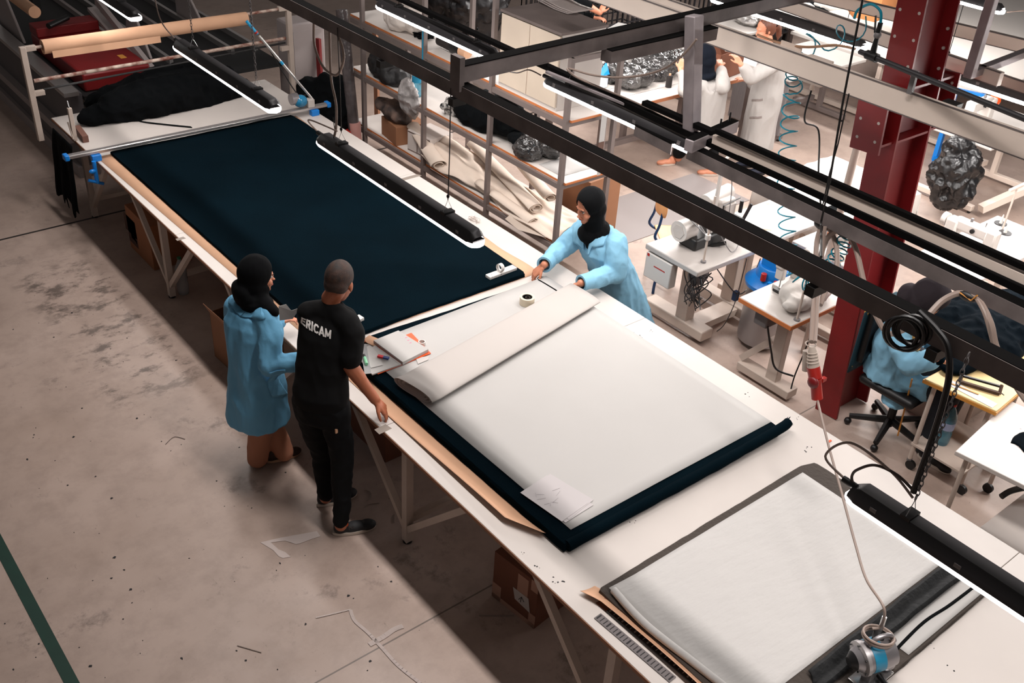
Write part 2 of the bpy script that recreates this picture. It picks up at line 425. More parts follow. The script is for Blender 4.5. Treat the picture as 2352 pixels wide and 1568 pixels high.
# ================================================================== CUTTING TABLE
X0, X1, TZ = 2.49, 4.67, .80
ct = thing('cutting_table', 'very long white cutting table with welded truss legs', 'cutting table', (3.58, 4.5, 0))
ys = [-2.6, 1.2, 3.98, 6.84, 9.62]
for a, c in zip(ys, ys[1:]):
    tp = MB().b2((X0, a + .0015, TZ - .022), (X1, c - .0015, TZ)).build('table_top', TBL, ct, bevel=.003)
    MB().b2((X0 - .003, a + .002, TZ - .026), (X0 + .012, c - .002, TZ - .004)).build('plywood_edge', TEDGE, tp)
for y in (9.05, 7.3, 5.55, 3.8, 2.05, .3):
    for x, sg in ((2.56, 1), (4.6, -1)):
        MB().b2((x - .025, y - .025, .012), (x + .025, y + .025, TZ - .024)).build('leg', WPAINT, ct)
        MB().cyl((x, y, 0), (x, y, .014), .03, seg=14).build('foot', BLK, ct)
        for dy in (-.62, .62):
            if y + dy > 9.6: continue
            MB().bar((x, y + .02 * (1 if dy > 0 else -1), .12), (x, y + dy, TZ - .05), .04, .04).build('diagonal_brace', WPAINT, ct)
        MB().b2((x, y - .02, .16), (x + sg * .5, y + .02, .2)).build('cross_rail', WPAINT, ct)
for x in (2.56, 4.6): MB().b2((x - .02, -2.5, TZ - .064), (x + .02, 9.58, TZ - .024)).build('side_rail', WPAINT, ct)
# small pencil and ink marks
b = MB()
for u, v in ((1170, 1160), (1190, 1185), (1290, 1335), (1275, 1332), (1235, 1302), (1198, 1266), (1458, 1200), (1340, 1085 + 90), (1460, 765), (1474, 772), (1500, 760), (1240, 600), (1270, 615), (1600, 1135 - 60), (1690, 1115 - 80), (1848, 1032), (1860, 1028), (1830, 960), (1720, 905), (2140, 1420 + 60), (2182, 1536), (890, 1010), (900, 1018), (880, 990)):
    p = P(u, v, TZ); 
    if X0 < p.x < X1:
        for k in range(3):
            q = p + V((random.uniform(-.02, .02), random.uniform(-.02, .02), 0)); r = random.uniform(.002, .006)
            b.prism([(q.x + r * random.uniform(.6, 1.6) * math.cos(t), q.y + r * math.sin(t)) for t in (0, 1.2, 2.4, 3.6, 5)], TZ, TZ + .0006)
b.build('scuff_marks', INK, ct, smooth=False)
b = MB(); p = P(1905, 1014, TZ); b.box((p.x, p.y, TZ + .003), (.03, .012, .005)); tag(b.build('thread_scrap', ORANGE), 'tiny orange scrap on the white worktop', 'scrap')
# grey worn tape patches
for (u, v, lx, ly) in ((880, 985, .09, .06), (940, 408, .24, .05), (415, 548, .07, .04)):
    p = P(u, v, TZ); MB().prism([(p.x - lx / 2, p.y - ly / 2), (p.x + lx / 2, p.y - ly * .4), (p.x + lx / 2 * .8, p.y + ly / 2), (p.x - lx / 2, p.y + ly * .4)], TZ, TZ + .0008).build('worn_patch', mat('worn_grey', (138, 127, 118), .7), ct, smooth=False)

# ------------------------------------------------------------------ layers on the table
def sheet(name, m, outline_fn, nu, nv, t, label, cat, **k):
    o = MB().grid(outline_fn, nu, nv).build(name, m, solid=t, **k); return tag(o, label, cat)
# kraft under the far lay
def k1(u, v):
    y = 4.875 + v * 3.66; xl = 2.615 + (2.515 - 2.615) * v; xr = 4.455 - .02 * v + .008 * math.sin(v * 40)
    return (xl + (xr - xl) * u, y, TZ + .0015)
sheet('kraft_underlay', KRAFT, k1, 20, 60, .001, 'kraft paper sheet under the big navy fabric lay', 'paper')
def pile(name, poly_fn, z0, z1, m, label, rnd=.012, jag=.004, nl=10):
    # a stack of plies: rounded rim, slightly ragged side
    b = MB(); n = 240; R = []
    prof = [(0, 0), (rnd * .3, .15), (.0, .4), (rnd * .2, .7), (-rnd * .2, .92), (-rnd * 1.6, 1.0)]
    c = sum((V(poly_fn(i / n)).to_3d() for i in range(n)), V((0, 0, 0))) / n
    for off, h in prof:
        ring = []
        for i in range(n):
            p = V(poly_fn(i / n)).to_3d(); d = (p - c); d.normalize()
            j = noise.noise(V((p.x * 14, p.y * 14, h * 3))) * jag
            q = p + d * (off + j); ring.append(b.b.verts.new((q.x, q.y, z0 + (z1 - z0) * h + (noise.noise(V((p.x * 3, p.y * 3, 5))) * .006 if h > .8 else 0))))
        R.append(ring)
    for A, B in zip(R, R[1:]):
        for i in range(n): b.b.faces.new((A[i], A[(i + 1) % n], B[(i + 1) % n], B[i]))
    b.b.faces.new(R[0][::-1]); b.b.faces.new(R[-1])
    return tag(b.build(name, m), label, 'fabric')
def quadfn(pts):
    pts = [V(p).to_3d() for p in pts]; L = [(pts[(i + 1) % len(pts)] - pts[i]).length for i in range(len(pts))]; T = sum(L)
    def f(t):
        s = t * T
        for i, l in enumerate(L):
            if s <= l: return tuple((pts[i].lerp(pts[(i + 1) % len(pts)], s / l))[:2])
            s -= l
        return tuple(pts[0][:2])
    return f
lay1 = pile('fabric_lay', quadfn([(2.66, 4.86), (3.4, 4.885), (4.33, 4.88), (4.40, 8.3), (4.39, 8.53), (2.635, 8.53), (2.635, 8.4)]), TZ + .003, TZ + .032, NAVY, 'wide dark navy fabric lay stretched flat under the roller bar')
# second lay with marker paper
def k2(u, v):
    y = 2.74 + v * 1.95
    x = 2.585 + .19 * u; e = (1 - u) ** 2
    z = TZ + .0015 + .035 * e * (1 - v) * (.4 + math.sin(v * 5 + .6) * .5 + .5)
    if v < .1: x += (0.1 - v) * .9 * (1 - u)
    return (x, y, z)
sheet('kraft_underlay', KRAFT, k2, 12, 50, .001, 'kraft paper curling out along the near navy lay, by the standing man', 'paper')
lay2 = pile('fabric_lay', quadfn([(2.70, 2.60), (3.5, 2.585), (4.385, 2.575), (4.395, 2.64), (4.375, 3.4), (4.37, 4.72), (3.6, 4.745), (2.9, 4.77), (2.69, 4.64)]), TZ + .003, TZ + .062, NAVY, 'navy fabric lay covered by a white marker sheet', rnd=.02)
def m2(u, v):
    y0 = 2.655 - .01 * u; y1 = 4.68 + .045 * u
    x0 = 2.79 - .02 * v; x1 = 4.385
    x = x0 + (x1 - x0) * u; y = y0 + (y1 - y0) * v
    return (x, y, TZ + .066 + .003 * noise.noise(V((x * 2, y * 2, 0))))
tag(MB().grid(m2, 24, 28).build('marker_paper', PAPER, solid=.001), 'large white marker sheet on the near navy lay', 'paper')
# roll of navy at the near edge, its ragged end beyond the paper
b = MB(); pts = [(2.72, 2.6, .835), (3.2, 2.592, .84), (3.8, 2.58, .845), (4.36, 2.578, .855), (4.47, 2.585, .86)]
sp = spline(pts, 10); b.tube(sp, [.03 + .004 * noise.noise(V((p.x * 9, 0, 0))) for p in sp], 12)
for k in range(14):
    a = random.uniform(0, 2 * PI); b.tube([V((4.46, 2.585, .86)) + V((0, math.cos(a), math.sin(a))) * .02, V((4.46 + random.uniform(.012, .035), 2.585, .86)) + V((0, math.cos(a), math.sin(a))) * .03], [.006, .001], 4)
tag(b.build('rolled_fabric_edge', NAVY), 'rolled navy fabric edge with frayed end along the marker sheet', 'fabric')
# folded bundle of marker paper
def bundle():
    o = thing('folded_paper', 'thick folded band of white paper lying across the marker sheet', 'paper', (3.55, 4.15, TZ + .07))
    A = P(905, 872, TZ + .1); B = P(1000, 925, TZ + .07); C = P(1370, 690, TZ + .07); D = P(1240, 640, TZ + .1)
    A2 = V((2.74, 4.22, 0)); B2 = V((2.80, 3.89, 0)); C2 = V((4.43, 4.20, 0)); D2 = V((4.42, 4.52, 0))
    base = TZ + .068
    b = MB(); turns = 3.4; n = 110
    def sec(t):
        a = t * turns * 2 * PI; k = 1 - .55 * t
        s = math.cos(a); c = math.sin(a)
        return (.5 + .5 * k * s * (abs(s) ** -.35 if abs(s) > 1e-3 else 1), .030 + .028 * k * c)
    def fn(u, v):
        w_, h = sec(u); w_ = min(1, max(0, w_)); h = h * (1 + .25 * (v < .02))
        p = A2.lerp(B2, w_).lerp(D2.lerp(C2, w_), v)
        sk = .02 * (u - .5) * (1 - v)
        return (p.x + sk, p.y, base + h * (1.15 - .35 * v) + .002 * noise.noise(V((p.x * 3, p.y * 3, u * 4))))
    b.grid(fn, n, 24).build('paper_layers', mat('cream_white_paper', (182, 175, 170), .7), o, solid=.0012)
bundle()
# marker sheets (printed)
for i, (rz, dx, dy) in enumerate(((.05, 0, 0), (.16, .012, .015), (.1, -.02, .02))):
    p = P(1285, 1145, TZ + .07); M = Matrix.Rotation(rz + .02, 3, 'Z'); b = MB(); b.box(V((p.x + dx, p.y + dy, TZ + .0705 + i * .0012)), (.21, .297, .0008), M)
    o = b.build('printed_sheet', mat('printed_paper', (186, 180, 180), .6)); tag(o, ('printed sheet lowest of the small pile on the marker sheet', 'printed sheet in the middle of the small pile on the marker sheet', 'printed sheet with a line drawing, topmost of the small pile')[i], 'paper', 'printed sheets on the marker sheet')
    if i == 2:
        b = MB(); c = V((p.x + dx, p.y + dy, TZ + .0745))
        for k in range(9):
            a = c + M @ V((random.uniform(-.08, .04), random.uniform(-.1, .1), 0)); b.bar(a, a + M @ V((random.uniform(.01, .05), random.uniform(-.03, .03), 0)), .0012, .0004)
        b.build('line_drawing', mat('pencil_line', (150, 144, 148), .8), o, smooth=False)
# ------------------------------------------------------------------ third lay, near right corner
GB = mat('dark_taupe_fabric', (64, 56, 50), .9, bump=.3, bscale=50)
lay3 = pile('fabric_lay', quadfn([(2.66, 1.3), (2.66, 2.3), (4.24, 2.31), (4.34, 2.28), (4.345, 1.145), (3.0, 1.14)]), TZ + .003, TZ + .028, GB, 'dark taupe fabric lay under wrinkled white paper at the near end', rnd=.008)
def m3(u, v):   # v along y from near to far, u across x
    y0 = 1.40 - .01 * u; y1 = 2.262
    x0 = 2.72; x1 = 4.20
    x = x0 + (x1 - x0) * u; y = y0 + (y1 - y0) * v
    e = max(0, .1 - u) / .1
    z = TZ + .031 + .0025 * noise.noise(V((x * 6, y * 6, 3))) + .03 * e * (1 - abs(v - .9)) * .6
    return (x - .03 * e, y, z)
tag(MB().grid(m3, 40, 26).build('marker_paper', PAPERW, solid=.001), 'wrinkled white paper on the taupe lay, uncut', 'paper')
def m3b(u, v):
    y = 1.155 + (.12) * v + 0 * u; x = 3.55 + .68 * u
    return (x, y, TZ + .032 + .001 * noise.noise(V((x * 8, y * 8, 3))))
tag(MB().grid(m3b, 24, 6).build('marker_paper', PAPER, solid=.001), 'narrow strip of white paper beyond the cut, near the cutting machine', 'paper')
# roll edge of paper along the left side
sp = spline([(2.70, 2.24, TZ + .045), (2.675, 2.0, TZ + .045), (2.70, 1.7, TZ + .04), (2.72, 1.4, TZ + .04), (2.72, 1.0, TZ + .035)], 10)
tag(MB().tube(sp, [.019] * len(sp), 14).build('paper_roll', PAPERW), 'white paper edge rolled over beside the taupe lay', 'paper')
def k3(u, v):
    y = .9 + v * 1.44; x = 2.60 + .1 * u + .02 * math.sin(v * 3) - .05 * (v > .93) * (v - .93) * 8
    return (x, y, TZ + .002 + .05 * (1 - u) ** 2 * (.35 + .65 * math.sin(min(1, v) * PI * .9)))
sheet('kraft_underlay', KRAFT, k3, 10, 40, .001, 'kraft paper curling up beside the ruler strips', 'paper')
# dark cut strip under the cutting machine
b = MB(); sp = spline([P(1870, 1568, TZ + .04), P(1950, 1500, TZ + .045), P(2040, 1430, TZ + .05), P(2110, 1372, TZ + .05), P(2195, 1308, TZ + .04)], 8)
b.grid(lambda u, v: sp[round(v * (len(sp) - 1))] + V((.05 * (u - .5), .10 * (u - .5), .012 * math.sin(u * 9) + .004 * math.sin(v * 30))), 9, len(sp))
tag(b.build('cut_strip', mat('near_black_fabric', (3, 5, 7), .8, bump=.4, bscale=30), solid=.008), 'thick near-black cut strip running to the cutting machine', 'fabric')
b = MB(); sp = spline([P(2050, 1500, TZ + .032), P(2120, 1430, TZ + .033), P(2180, 1390, TZ + .035), P(2240, 1345, TZ + .032)], 8); b.tube(sp, .008, 6)
tag(b.build('cut_strip', BLACKF), 'thin dark fabric trim at the outer edge of the narrow paper strip', 'fabric')
# kraft sliver
b = MB(); sp = spline([P(1868, 1085, TZ + .004), P(1890, 1110, TZ + .004), P(1990, 1180, TZ + .004), P(2150, 1290, TZ + .004), P(2230, 1335, TZ + .004)], 8)
b.grid(lambda u, v: sp[int(v * (len(sp) - 1))] + V((.012 * (u - .5) + .0, .02 * (u - .5), 0)), 2, len(sp)).build('kraft_strip', KRAFT, solid=.001)
bpy.data.objects['kraft_strip']['label'] = 'thin kraft sliver along the far side of the taupe lay'; bpy.data.objects['kraft_strip']['category'] = 'paper'
# clear ruler strips
RULE = mat('clear_ruler', (118, 112, 112), .25, bump=0)
for i, (a, c, lab) in enumerate(((P(1372, 1415, TZ), P(1545, 1562, TZ), 'long clear slotted ruler strip nearest the table edge'), (P(1400, 1400, TZ), P(1620, 1585, TZ), 'long dark slotted ruler strip beside the kraft curl'))):
    a = V((a.x, a.y, TZ + .004 + .004 * i)); c = V((c.x, c.y, TZ + .004 + .004 * i)); 
    o = tag(MB().bar(a, c, .045, .005).build('ruler_strip', RULE if i == 0 else mat('dark_ruler', (40, 38, 38), .3)), lab, 'ruler', 'ruler strips at the table edge')
    b = MB(); n = 22; d, sd, u = frame(c - a)
    for k in range(n):
        p = a.lerp(c, (k + .5) / n) + V((0, 0, .0032)); b.bar(p - sd * .015, p + sd * .017, .004 if k % 3 else .008, .0008)
    b.build('tick_marks', INK if i == 0 else LABEL, o, smooth=False)
# cardboard strip by rulers
p = P(1372, 1385, TZ); q = P(1420, 1372, TZ)
tag(MB().plate([P(1368, 1385, TZ + .002), P(1392, 1405, TZ + .002), P(1440, 1392, TZ + .012), P(1402, 1365, TZ + .012)], (0, 0, 1), .004).build('cardboard_flap', CARDD), 'folded brown card corner under the kraft curl', 'cardboard')
# ================================================================== LED BATTENS
def batten(x, y0, y1, z, label, hangs=(), top=2.75, chain=True, cord=None, sticker=False):
    # (x, z) of the diffuser axis, running from y0 to y1
    L = abs(y1 - y0); ym = (y0 + y1) / 2
    t = thing('led_batten', label, 'lamp', (x, ym, z - .03), 0, 'suspended lamps')
    b = MB(); h = L / 2
    prof = [(-.056, 0), (-.052, .028), (-.03, .055), (.03, .055), (.052, .028), (.056, 0)]
    def body(u, v):
        yy = -h + v * 2 * h; e = min(1, min(v, 1 - v) * 2 * h / .04); k = .72 + .28 * e
        i = u * (len(prof) - 1); j = min(int(i), len(prof) - 2); f = i - j
        px = prof[j][0] * (1 - f) + prof[j + 1][0] * f; pz = prof[j][1] * (1 - f) + prof[j + 1][1] * f
        return (x + px * k, ym + yy, z + pz * (.5 + .5 * e))
    vs = [0, .013, .026, .5, .974, .987, 1]
    b.grid(lambda u, v: body(u, vs[round(v * 6)]), 6, 7)
    b.b2((x - .045, ym - h + .01, z - .004), (x + .045, ym + h - .01, z + .004))
    b.build('housing', DKG, t)
    prof2 = [(-.052, .002), (-.054, -.013), (-.045, -.028), (0, -.034), (.045, -.028), (.054, -.013), (.052, .002)]
    b = MB()
    def dif(u, v):
        i = round(u * 6); e = (.55, .9, 1, 1, 1, .9, .55)[round(v * 6)]
        return (x + prof2[i][0] * e, ym + (-h - .012 + vs[round(v * 6)] * 2 * (h + .012)), z + prof2[i][1] * (.6 + .4 * e))
    b.grid(dif, 7, 7)
    for yy in (ym - h - .012, ym + h + .012):
        vv = [b.b.verts.new((x + p[0] * .55, yy, z + p[1] * .82)) for p in prof2]; b.b.faces.new(vv)
    b.build('diffuser', GLOWD if x < 4 and y0 > 5.5 else GLOWC if x < 4 else GLOW if x < 5 else GLOWB, t)
    n = max(2, int(L / .3))
    for k in range(n):
        yy = ym - h + .12 + (L - .24) * k / (n - 1)
        for s in (-1, 1):
            MB().b2((x + s * .05 - .004, yy - .012, z - .001), (x + s * .05 + .006 * 1, yy + .014, z + .03)).build('clip', GREY, t)
    MB().cyl((x, ym + h - .01, z + .028), (x, ym + h + .05, z + .028), .014, seg=12).build('cable_gland', BLK, t)
    for yy in hangs:
        br = MB().b2((x - .035, yy - .02, z + .05), (x + .035, yy + .02, z + .066)).build('hanger_bracket', BLK, t)
        if chain:
            MB().tube([(x - .03, yy, z + .066), (x, yy, z + .13), (x + .03, yy, z + .066)], .0016, 5).build('wire_loop', CHROME, br)
            MB().chain((x, yy, z + .13), (x, yy, top)).build('chain', GREY, br)
        else:
            MB().tube([(x - .03, yy, z + .066), (x, yy, z + .13), (x + .03, yy, z + .066)], .0016, 5).build('wire_loop', CHROME, br)
            MB().tube([(x, yy, z + .13), (x + .003, yy, (z + top) / 2), (x, yy, top)], .003, 6).build('suspension_wire', BLK, br)
            MB().ell((x, yy, z + .15), (.009, .009, .012), seg=8).build('wire_grip', BLK, br)
    if sticker:
        MB().plate([(x - .0505, ym + .1, z + .028), (x - .0505, ym - .12, z + .028), (x - .034, ym - .12, z + .052), (x - .034, ym + .1, z + .052)], (-1, 0, .8), .0015).build('type_label', LABEL, t)
    if cord: MB().tube(spline(cord, 8), .005, 7).build('cord', HOSE, t)
    return t
LX, LZ = 2.95, 2.0
batten(LX, 5.95, 7.49, LZ, 'black LED batten over the far end of the table beside the kraft roll', (7.2, 6.2), 2.76, cord=[(LX, 7.53, 2.03), (LX - .02, 7.75, 2.15), (LX, 7.85, 2.5), (LX, 7.8, 2.76)])
batten(LX, 3.72, 5.34, LZ, 'black LED batten hanging over the middle of the navy lay', (5.1, 4.0), 2.76, chain=False, cord=[(LX, 5.38, 2.03), (LX, 5.5, 2.06), (LX - .02, 5.42, 2.1), (LX, 5.15, 2.12)])
batten(LX - .02, -.25, 1.36, LZ, 'large black LED batten with a silver label, nearest the camera at the table end', (1.13, .1), 2.76, cord=[(LX - .02, 1.4, 2.03), (LX - .03, 1.5, 2.08), (LX - .03, 1.42, 2.2), (LX - .02, 1.25, 2.18), (LX - .02, 1.14, 2.13)], sticker=True)
batten(LX, 8.3, 9.9, LZ, 'black LED batten above the red machine at the far left', (9.6, 8.6), 2.76)
batten(LX, -2.6, -1.0, LZ, 'black LED batten behind the camera over the table', (-2.4, -1.2), 2.76)
X2 = 4.62
batten(X2, 5.72, 7.28, 2.15, 'slim LED batten over the rack shelf with the white cloth', (7.0, 5.95), 2.26, chain=False, cord=[(X2, 5.70, 2.17), (4.62, 5.6, 2.1), (4.6, 5.45, 2.12), (4.6, 5.32, 2.18), (4.6, 5.18, 2.18)])
batten(X2, 3.72, 5.13, 2.15, 'slim LED batten in front of the white cabinet with a looping cord', (4.9,), 2.26, chain=False)
X3 = 7.28
batten(X3, 4.4, 5.98, 2.2, 'bright LED batten beside the head of the woman with the ponytail', (5.7, 4.6), 3.0, chain=False)
batten(X3, 6.12, 7.7, 2.2, 'LED batten above the crates at the top of the hall', (7.4,), 3.0, chain=False)
batten(X3, 2.5, 3.9, 2.2, 'LED batten just beyond the red column at the right', (3.7,), 3.0, chain=False)
X4 = 9.45
batten(X4, 4.42, 6.0, 2.2, 'LED batten at the top right corner with a thin cord', (4.7,), 3.0, chain=False, cord=[(X4, 4.38, 2.2), (9.5, 4.2, 2.25), (9.5, 4.05, 2.22)])
batten(X4, 2.4, 3.98, 2.2, 'LED batten cut off by the right picture edge near the top', (3.6,), 3.0, chain=False)
for i, (x, y) in enumerate(((X3, .7), (X4, .6), (X3, 8.2), (X4, 7.0), (12.4, 5.6), (12.4, 8.0))):  # all out of view; the last two added to light the far right tables
    batten(x, y, y + 1.55, 2.2, ('LED batten out of view near the right aisle', 'LED batten out of view at the far right', 'LED batten at the back of the hall over the crates', 'LED batten at the back right of the hall', 'LED batten over the long white table at the top right', 'LED batten deep at the back right')[i], (), 3.0)

# ================================================================== OVERHEAD STEEL
def channel(b, p, q, w, h, t=.006, up=V((0, 0, 1))):
    # rectangular open channel (web facing -x side)
    p, q = V(p), V(q); d, sd, u = frame(q - p, up)
    b.bar(p, q, w, h, up); return b
b1 = thing('overhead_beam', 'long dark steel beam directly over the cutting table', 'beam', (2.95, 3, 2.74))
bb = MB(); A = V((2.975, -3.5, 2.78)); B = V((2.99, 11, 2.78))
MB().bar(A, B, .06, .006).build('top_flange', STEELB, b1); bb.bar(A + V((-.03, 0, -.035)), B + V((-.03, 0, -.035)), .006, .07); bb.bar(A + V((0, 0, -.07)), B + V((0, 0, -.07)), .06, .006)  # top flange coloured black to stand in for its unlit upper side
bb.build('channel', STEEL, b1)
for y in (4.65, 3.98, 1.75, 1.25):
    MB().b2((2.935, y - .02, 2.66), (3.02, y + .02, 2.70)).build('clamp', BLK, b1)
b2_ = thing('overhead_beam', 'dark crossing beam resting on the long beam, reaching to the top edge', 'beam', (4.6, 3.9, 2.82))
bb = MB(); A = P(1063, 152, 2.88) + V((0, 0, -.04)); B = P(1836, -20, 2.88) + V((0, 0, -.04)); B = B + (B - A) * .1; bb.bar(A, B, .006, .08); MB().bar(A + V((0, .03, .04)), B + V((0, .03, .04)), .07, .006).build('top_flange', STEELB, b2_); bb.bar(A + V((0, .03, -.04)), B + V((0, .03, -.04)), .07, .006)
bb.build('channel', STEEL, b2_)
MB().bar(P(1392, 128, 2.76), P(1636, 74, 2.76), .08, .07).build('spliced_channel', STEEL, b2_)
MB().bar(P(1392, 128, 2.76) + V((0, 0, .037)), P(1636, 74, 2.76) + V((0, 0, .037)), .082, .006).build('top_flange', STEELB, b2_)  # black strip on the splice, painting its top as shaded
MB().box(A + V((-.01, .03, 0)), (.03, .08, .17)).build('end_plate', STEEL, b2_)
hp = thing('hanger_post', 'pale steel post with a short foot bar carrying the lighting rails', 'post', (4.66, 3.82, 2.2))
MB().bar((4.62, 3.80, 2.25), (4.60, 3.90, 2.92), .08, .08, V((1, 0, 0))).build('post', STEELL, hp, bevel=.006)
MB().bar((4.42, 3.64, 2.25), (4.92, 3.72, 2.25), .06, .075).build('foot_bar', STEELL, hp, bevel=.006); MB().bar((4.43, 3.642, 2.29), (4.915, 3.718, 2.29), .052, .004).build('sooty_top', STEELB, hp)  # thin black strip paints the shade on top of the foot bar
MB().cyl((4.85, 3.71, 2.29), (4.85, 3.71, 2.35), .006, seg=8).build('bolt', BLK, hp)
MB().cyl((4.76, 3.70, 2.29), (4.76, 3.70, 2.33), .006, seg=8).build('bolt', BLK, hp)
# lighting rails under the post
r = thing('lighting_rail', 'front dark rail right of the hanging post, carrying the cable loops', 'rail', (4.5, 2.5, 2.15))
a_ = P(1590, 335, 2.2); c_ = P(2352, 700, 2.2); dd = (c_ - a_); c2 = a_ + dd * 1.5
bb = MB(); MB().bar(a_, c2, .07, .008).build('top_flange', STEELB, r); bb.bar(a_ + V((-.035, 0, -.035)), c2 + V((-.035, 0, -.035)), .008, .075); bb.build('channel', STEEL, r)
r = thing('lighting_rail', 'short dark channel at the end of the slim lamp', 'rail', (4.5, 4, 2.12))
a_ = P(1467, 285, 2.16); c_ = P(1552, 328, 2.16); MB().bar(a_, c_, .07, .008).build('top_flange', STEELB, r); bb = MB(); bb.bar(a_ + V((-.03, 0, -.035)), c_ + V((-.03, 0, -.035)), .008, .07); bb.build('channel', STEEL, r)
def rail(px0, px1, z, w_, h_, m, label, ext=1.0, ext0=0, mid=None):
    a_ = P(*px0, z); c_ = P(*px1, z); d = c_ - a_; a_ = a_ - d * ext0; c_ = a_ + d * (1 + ext0) * ext
    t = thing('lighting_rail', label, 'rail', (a_ + c_) / 2); MB().bar(a_, c_, w_, h_).build('channel', m, t, bevel=.003)
    if mid: mid(t, a_, c_)
    return t
rail((935, 5), (1252, 152), 2.28, .05, .03, STEELB, 'thin dark rail above the lamps over the rack', 1, .5)
rail((1250, 150), (2352, 665), 2.24, .045, .04, STEELB, 'middle thin dark rail over the lamps and machines', 1.3)
rail((1255, 165), (1640, 322), 2.24, .025, .02, STEELL, 'thin pale conduit beside the middle rail', 1)
rail((1640, 318), (2352, 640), 2.28, .035, .055, TRUNK, 'cream lit rail behind the front dark rail', 1.3)
rail((1645, 300), (2352, 612), 2.34, .03, .03, STEELB, 'rear dark rail along the cream rail', 1.3)
rail((1480, 235), (1640, 305), 2.30, .05, .03, STEELB, 'short dark rail left of the hanging post', 1)
def trunk(px0, px1, z, w_, h_, label, ext0=.2, ext=1.2, joints=(), m=TRUNK):
    a_ = P(*px0, z); c_ = P(*px1, z); d = c_ - a_; e0 = a_ - d * ext0; e1 = a_ + d * ext
    t = thing('cable_trunking', label, 'trunking', (e0 + e1) / 2)
    MB().bar(e0, e1, w_, h_).build('duct', m, t, bevel=.004)
    MB().bar(e0 + V((-w_ / 2 + .004, 0, h_ / 2)), e1 + V((-w_ / 2 + .004, 0, h_ / 2)), .012, .006).build('rim', STEEL, t)
    MB().bar(e0 + V((-w_ / 2 + .004, 0, -h_ / 2)), e1 + V((-w_ / 2 + .004, 0, -h_ / 2)), .012, .006).build('rim', STEEL, t)
    for j in joints:
        q = a_ + d * j; MB().box(q, (w_ + .012, .09, h_ + .012)).build('joint_cover', BLK, t)
    return t, a_, d
ZT = 2.6
t1, ta, td = trunk((1450, 10), (2352, 332), ZT, .05, .13, 'wide cream cable trunking crossing in front of the red column', .3, 1.3)
MB().box(P(2180, 262, ZT), (.062, .09, .142)).build('joint_cover', BLK, t1)
q = P(1887, 152, ZT); 
tb = MB().box(q + V((-.05, 0, -.02)), (.09, .17, .15)).build('tap_off_box', TRUNK, t1, bevel=.006)
MB().cyl(q + V((-.05, 0, -.095)), q + V((-.05, 0, -.14)), .012, .016, seg=12).build('outlet_gland', TRUNK, tb)
q2 = P(1822, 118, ZT); MB().box(q2 + V((-.032, 0, 0)), (.01, .16, .11)).build('cover_plate', TRUNK, t1)
q3 = q + V((-.05, 0, -.14))
tag(MB().tube(spline([q3, q3 + V((0, 0, -.2)), P(1880, 300, 2.15), P(1880, 400, 1.9), P(1885, 470, 1.7)], 8), .006, 8).build('power_cable', BLK), 'black power cable hanging from the cream tap-off box', 'cable')
trunk((1800, 8), (2040, 92), 2.5, .05, .09, 'cream trunking above the white cushions behind the blue coil', .5, 1.9)
trunk((1870, -12), (2352, 105), 2.5, .05, .09, 'uppermost cream trunking at the top right', .5, 1.3)
trunk((2170, 138), (2352, 200), 2.4, .04, .07, 'narrow dull trunking behind the angle frame', .4, 1.4, m=WPAINT)
trunk((1300, -70), (1640, 48), 2.5, .05, .09, 'cream trunking above the wire crates', .3, 1.0)
pp = thing('air_pipe', 'dark compressed air pipe with a ball valve beside the red column', 'pipe', P(2150, 180, 2.8))
a_ = P(1975, 118, 2.8); c_ = P(2352, 272, 2.8); d = c_ - a_
MB().tube([a_, a_ + d * 1.4], .016, 12).build('pipe', DKG, pp)
MB().cyl(a_ + d * .05, a_ + d * .12, .026, seg=12).build('tee_fitting', BLK, pp)
vq = a_ + d * .085; MB().tube([vq, vq + V((0, 0, .1)), vq + V((0, 0, .19))], [.02, .014, .014], 12).build('riser', BLK, pp)
vv = MB().ell(vq + V((0, 0, .12)), (.022, .022, .022), seg=10).build('ball_valve', GREY, pp); MB().bar(vq + V((0, .02, .13)), vq + V((0, .04, .22)), .012, .006).build('valve_handle', BLK, vv)
MB().tube(spline([vq + V((0, 0, .19)), vq + V((0, .02, .25)), vq + V((0, .09, .27)), vq + V((0, .16, .22)), vq + V((0, .17, .17))], 8), .008, 8).build('air_hose', TEAL, pp)
MB().b2((vq.x - .012, vq.y - .3, vq.z - .13), (vq.x + .012, vq.y - .27, vq.z)).build('drop_bracket', GREY, pp)
fr = thing('angle_frame', 'dark square-tube hanging frame at the top right', 'frame', P(2225, 178, 2.5))
q = P(2225, 178, 2.5); 
MB().bar(q, q + V((.02, .02, 1.2)), .06, .06, V((1, 0, 0))).build('upright', STEELL, fr, bevel=.004)
MB().bar(q + V((0, 0, .02)), P(2352, 128, 2.5) * 1.0 + (P(2352, 128, 2.5) - q) * .6 + V((0, 0, .02)), .05, .05).build('crossbar', STEELL, fr, bevel=.004)

